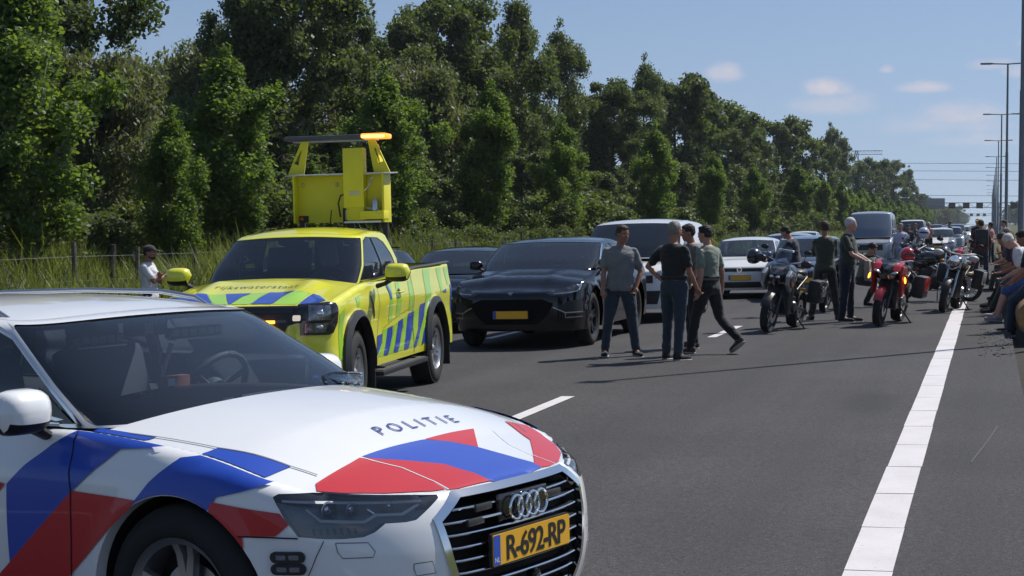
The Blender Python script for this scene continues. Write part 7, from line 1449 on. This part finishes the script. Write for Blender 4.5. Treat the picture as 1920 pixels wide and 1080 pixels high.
def spot(X, Y):
    px = 960 + 3128 * math.tan(math.atan2(X, Y) + CAM_YAW)
    for lim, n in ((0, 'beyond the left edge'), (330, 'above the police car roof'), (520, 'left of the raised yellow sign unit'), (760, 'behind the yellow sign unit'), (900, 'above the black hatchback'), (1110, 'above the black SUV'), (1300, 'above the white panel van'), (1440, 'above the white hatchback'), (1560, 'above the grey blue car'), (1650, 'above the red motorcycle'), (9999, 'near the far end of the wood')):
        if px < lim: return n
def uniq(fmt, X, Y):
    w = spot(X, Y); k = (fmt, w); _seen[k] = _seen.get(k, 0) + 1; n = _seen[k]
    return fmt % (ORD[n - 1] if n <= 20 else 'further', w)
def plant(kind, X, Y, H, label, wide=1., rot=None, lod=None):
    Zd = Y * math.cos(CAM_YAW) - X * math.sin(CAM_YAW) if True else 0
    lod = (1 if Zd > 150 else 0) if lod is None else lod
    p = proto(kind, lod); base = kind.rstrip('0123456789')
    if p[2]: r = dup(p[0])
    else: r = p[0]; p[2] = True
    r.name = NAMES[base][0]; r['label'] = label; r['group'] = NAMES[base][1]; r['category'] = 'bush' if base == 'bush' else 'tree'
    s = H / p[1]; r.scale = (s * wide, s * wide, s); r.location = (X, Y, land(X, Y) - .03); r.rotation_euler = (0, 0, rot if rot is not None else (X * 7.3 + Y * 3.1) % 6.28); return r
YR = -18.0
rnd = random.Random(21)
yl = [(62, -70, 'tall young leafy tree at the far left edge, bright green', 1.25), (322, 205, 'slim young tree with its bare stem by the man in the white shirt', 1.1), (442, 95, 'full bright young tree left of the raised yellow sign unit', 1.35), (590, 292, 'small young tree seen between the uprights of the yellow sign unit', .9), (735, 125, 'bright young tree just right of the amber beacon', 1.2),
      (915, 158, 'bright young tree above the black hatchback', 1.15), (1047, 218, 'bright young tree above the roof of the black SUV', 1.1), (1228, 235, 'bright young tree above the white panel van', 1.1), (1335, 288, 'bright young tree above the walking man', 1.1), (1415, 308, 'bright young tree above the small white hatchback', 1.15),
      (1492, 308, 'bright young tree above the grey blue car', 1.4), (1545, 335, 'bright young tree over the two standing riders', 1.1), (1580, 340, 'bright young tree right of the standing riders, far down the row', 1.2)]
for i, (px, yt, lb, wd) in enumerate(yl):
    Y, Zd = at_px(px, YR); plant('young%d' % (i % 3), YR, Y, hgt(px, yt, YR), lb, wd)
Y = at_px(1580, YR)[0] + 14; k = 0
while Y < 560:
    plant('young%d' % (k % 3), YR + rnd.uniform(-.4, .4), Y, rnd.uniform(6, 7.4), uniq('%s distant young tree of the row %s', YR, Y), 1.35, lod=1); Y += 13; k += 1
tall = [(-70, -260, -26, 'broad', 'dark'), (60, -190, -29, 'poplar', 'tall'), (118, -120, -27, 'poplar1', 'tall airy'), (185, 75, -23.5, 'willow', 'dark drooping'), (30, 60, -24, 'broad1', 'dark dense'), (243, 92, -38, 'poplar1', 'slim dark'), (292, 105, -40, 'poplar', 'slim dark'), (345, 92, -38, 'poplar1', 'slim dark'),
        (400, 68, -31, 'willow1', 'silvery'), (465, -70, -28, 'poplar', 'tall dark'), (535, -120, -27, 'broad', 'very tall dark'), (600, -60, -29, 'broad1', 'very tall dark'), (648, -60, -28, 'poplar1', 'tall'), (700, 60, -33, 'broad', 'mid height dark'), (785, 105, -24, 'willow', 'silvery round'), (770, 22, -32, 'broad1', 'tall'), (838, -30, -31, 'broad', 'very tall'), (895, 60, -34, 'broad1', 'mid height'),
        (970, -15, -28, 'poplar', 'airy dark stemmed'), (1045, 45, -30, 'poplar1', 'airy leaning'), (1090, 165, -33, 'broad1', 'lower dark'), (1150, 138, -27, 'broad', 'dark dense'), (1203, 108, -29, 'poplar1', 'tall'), (1262, 132, -27.5, 'broad1', 'dark clumpy'), (1318, 150, -29, 'broad', 'dark clumpy'), (1352, 196, -31, 'broad1', 'dark'),
        (1392, 228, -29, 'broad', 'dark'), (1428, 230, -28, 'poplar', 'dark'), (1458, 212, -27, 'broad1', 'round topped dark'), (1502, 236, -28, 'broad', 'dark'), (1552, 232, -27, 'poplar1', 'tall airy'), (1578, 250, -29, 'poplar', 'airy'), (1612, 300, -30, 'broad', 'distant'), (1640, 292, -27, 'broad1', 'distant'), (1672, 296, -27, 'broad', 'distant'), (1706, 312, -26, 'poplar', 'distant airy')]
for i, (px, yt, X, kd, wd) in enumerate(tall):
    Y, Zd = at_px(px, X); where = 'at the left edge' if px < 120 else 'left of the sky gap' if px < 240 else 'in the sky gap at upper left' if px < 440 else 'behind the yellow sign unit' if px < 745 else 'right of the amber beacon' if px < 905 else 'above the black SUV' if px < 1110 else 'above the standing men' if px < 1300 else 'above the small white hatchback' if px < 1480 else 'above the motorcycles' if px < 1600 else 'near the far end of the wood'
    ordn = ['first', 'second', 'third', 'fourth', 'fifth', 'sixth', 'seventh', 'eighth'][sum(1 for q in tall[:i] if (lambda a: 'at the left edge' if a < 120 else 'left of the sky gap' if a < 240 else 'in the sky gap at upper left' if a < 440 else 'behind the yellow sign unit' if a < 745 else 'right of the amber beacon' if a < 905 else 'above the black SUV' if a < 1110 else 'above the standing men' if a < 1300 else 'above the small white hatchback' if a < 1480 else 'above the motorcycles' if a < 1600 else 'near the far end of the wood')(q[0]) == where)]
    plant(kd, X, Y, hgt(px, yt, X), '%s %s tree %s, %s of those' % (wd, {'p': 'poplar like', 'b': 'broadleaf', 'w': 'willow'}[kd[0]], where, ordn), (.52 if px in (118, 648, 600) else .72 if kd[0] == 'p' else .92 if kd[0] == 'b' else 1.0) if X > -33 else 1.0)
# deeper rows that close the wood
for i in range(46):
    Y = 20 + i * 9 + rnd.uniform(-3, 3); X = rnd.uniform(-46, -36); H = rnd.uniform(5.5, 7) if Y < 90 else rnd.uniform(8, 12.5)
    plant(('broad', 'broad1', 'poplar')[i % 3], X, Y, H, uniq('%s dark tree deep inside the wood %s', X, Y), 1.15, lod=1)
for i in range(40):
    Y = 45 + i * 11 + rnd.uniform(-3, 3); X = rnd.uniform(-27, -23)
    plant(('broad1', 'broad')[i % 2], X, Y, rnd.uniform(4.5, 7.5), uniq('%s low dark tree between the tall trees %s', X, Y), 1.4, lod=1)
for i in range(74):
    Y = 17 + i * 3.4 * (1 + i * .012) + rnd.uniform(-1, 1); X = rnd.uniform(-21.5, -18.8); H = rnd.uniform(2.0, 3.6) if Y > 40 else rnd.uniform(2.3, 4.0)
    plant('bush%d' % (i % 3), X, Y, H, uniq('%s rounded bush at the foot of the wood %s', X, Y), rnd.uniform(1., 1.35), lod=0 if Y < 70 else 1)
for i in range(14):
    plant('bush%d' % (i % 3), -17.6 + rnd.uniform(-.3, .3), 52 + i * 4.2, rnd.uniform(1.3, 1.9), uniq('%s low bright bush just behind the fence posts %s', -17.6, 52 + i * 4.2), 1.3, lod=0)
# wood on the right, beyond the lamp posts
for i in range(44):
    Y = 560 + i * 30 + rnd.uniform(-8, 8); X = rnd.uniform(15, 32) ; plant(('broad', 'broad1', 'poplar')[i % 3], X, Y, rnd.uniform(11, 16), 'hazy distant tree of the wood right of the lamp posts', 1.3, lod=1)
for i in range(36):
    Y = 640 + i * 36 + rnd.uniform(-8, 8); plant(('broad', 'broad1', 'poplar')[i % 3], rnd.uniform(-34, -22), Y, rnd.uniform(10, 15), 'hazy distant tree at the far end of the wood on the left', 1.3, lod=1)
# grass and reeds of the verge
def blades(name, n, xr, yr, hr, label, seed, wd=.02, pw=1.):
    rng = np.random.default_rng(seed); x = rng.uniform(*xr, n); y = yr[0] + (yr[1] - yr[0]) * rng.random(n) ** pw; cl = np.array([noise.noise((a * .6, b * .35, 0)) for a, b in zip(x, y)]); h = rng.uniform(*hr, n) * (1 + .55 * cl)
    z = np.array([land(a, b) for a, b in zip(x, y)]) - .02; a = rng.uniform(0, 6.283, n); ln = rng.uniform(.12, .55, n) * h; dx, dy = np.cos(a), np.sin(a); w = wd * rng.uniform(.6, 1.4, n)
    px_, py_ = -dy * w, dx * w; B = np.stack([x, y, z], 1); M_ = B + np.stack([dx * ln * .3, dy * ln * .3, h * .6], 1); T = B + np.stack([dx * ln, dy * ln, h * rng.uniform(.78, 1., n)], 1); Wv = np.stack([px_, py_, 0 * px_], 1)
    V = np.stack([B - Wv, B + Wv, M_ + Wv * .8, M_ - Wv * .8, T], 1).reshape(-1, 3).astype(np.float32); k = np.arange(n)[:, None] * 5
    F4 = (k + np.array([[0, 1, 2, 3]])); F3 = (k + np.array([[3, 2, 4]])); me = bpy.data.meshes.new(name); me.vertices.add(5 * n); me.vertices.foreach_set('co', V.ravel()); li = np.concatenate([np.concatenate([F4, F3], 1).ravel()]); me.loops.add(7 * n); me.loops.foreach_set('vertex_index', li.astype(np.int32)); me.polygons.add(2 * n)
    st = (np.arange(n)[:, None] * 7 + np.array([[0, 4]])).ravel(); me.polygons.foreach_set('loop_start', st.astype(np.int32)); me.update(calc_edges=True); me.materials.append(BLADE)
    at = me.attributes.new('leafrand', 'FLOAT', 'FACE'); at.data.foreach_set('value', np.repeat(rng.random(n) * .9, 2).astype(np.float32)); me.validate(); o = link(bpy.data.objects.new(name, me)); o['kind'] = 'stuff'; tag(o, label, 'grass'); return o
blades('reeds', 42000, (-19.5, -14.2), (17, 62), (.9, 1.8), 'tall rough grass and reeds along the fence at the left', 3, .014, 1.25)
blades('verge_grass', 26000, (-15.2, -12.95), (15, 70), (.12, .5), 'short green grass between the road and the reeds', 4, .010, 1.2)
blades('far_grass', 16000, (-20, -13.0), (60, 240), (.5, 1.4), 'rough grass of the verge further down the road', 5, .05, 1.5)
blades('right_grass', 9000, (2.9, 9), (24, 220), (.2, .6), 'rough grass right of the gravel path', 6, .03, 1.6)
blades('right_grass', 14000, (.95, 8), (4, 45), (.05, .22), 'short rough grass on the verge right of the asphalt edge', 8, .010, 1.2)
# fence
f = thing('wire_fence', 'old wooden post and wire fence in the reeds at the foot of the wood', 'fence'); WOODP = pmat('post_wood', (.12, .105, .085), .9, var=.4, vscale=8, bump=1, bscale=30)
rnd = random.Random(5); posts = []
for i in range(46):
    y = 22 + i * 2.6 + rnd.uniform(-.2, .2); x = -16.2 + rnd.uniform(-.08, .08); h = 1.55 + rnd.uniform(-.15, .15); z = land(x, y); l = rnd.uniform(-.05, .05); m = MB(); m.tube([(x, y, z - .1), (x + l * .5, y, z + h * .5), (x + l, y + l * .6, z + h)], [.055, .05, .046], WOODP, 8); m.build('post', f); posts.append((x + l * .7, y, z))
for hh in (.5, .95, 1.4): m = MB(); m.tube([(p[0], p[1], p[2] + hh) for p in posts], .0025, GALV, 4); m.build('wire', f)
m = MB(); x, y = -16.3, at_px(213, -16.3)[0]; m.tube([(x, y, land(x, y)), (x + .03, y, .3), (x - .05, y, .75), (x, y, 1.25)], [.07, .06, .055, .05], BARK, 8); tag(m.build('old_post'), 'crooked dark weathered post standing taller than the fence at the left', 'post')
# ================================================================ air
def haze(density):
    m = MB(); m.box((0, 1450, 21), (2600, 3300, 52), UNDER); o = m.build('haze'); mt = bpy.data.materials.new('haze'); mt.use_nodes = True; nt = mt.node_tree; nt.nodes.clear()
    out = nt.nodes.new('ShaderNodeOutputMaterial'); v = nt.nodes.new('ShaderNodeVolumePrincipled'); v.inputs['Color'].default_value = (.80, .88, 1, 1); v.inputs['Density'].default_value = density; v.inputs['Anisotropy'].default_value = .2
    nt.links.new(v.outputs[0], out.inputs['Volume']); o.data.materials.clear(); o.data.materials.append(mt); o['kind'] = 'stuff'; return o
haze(.00013)
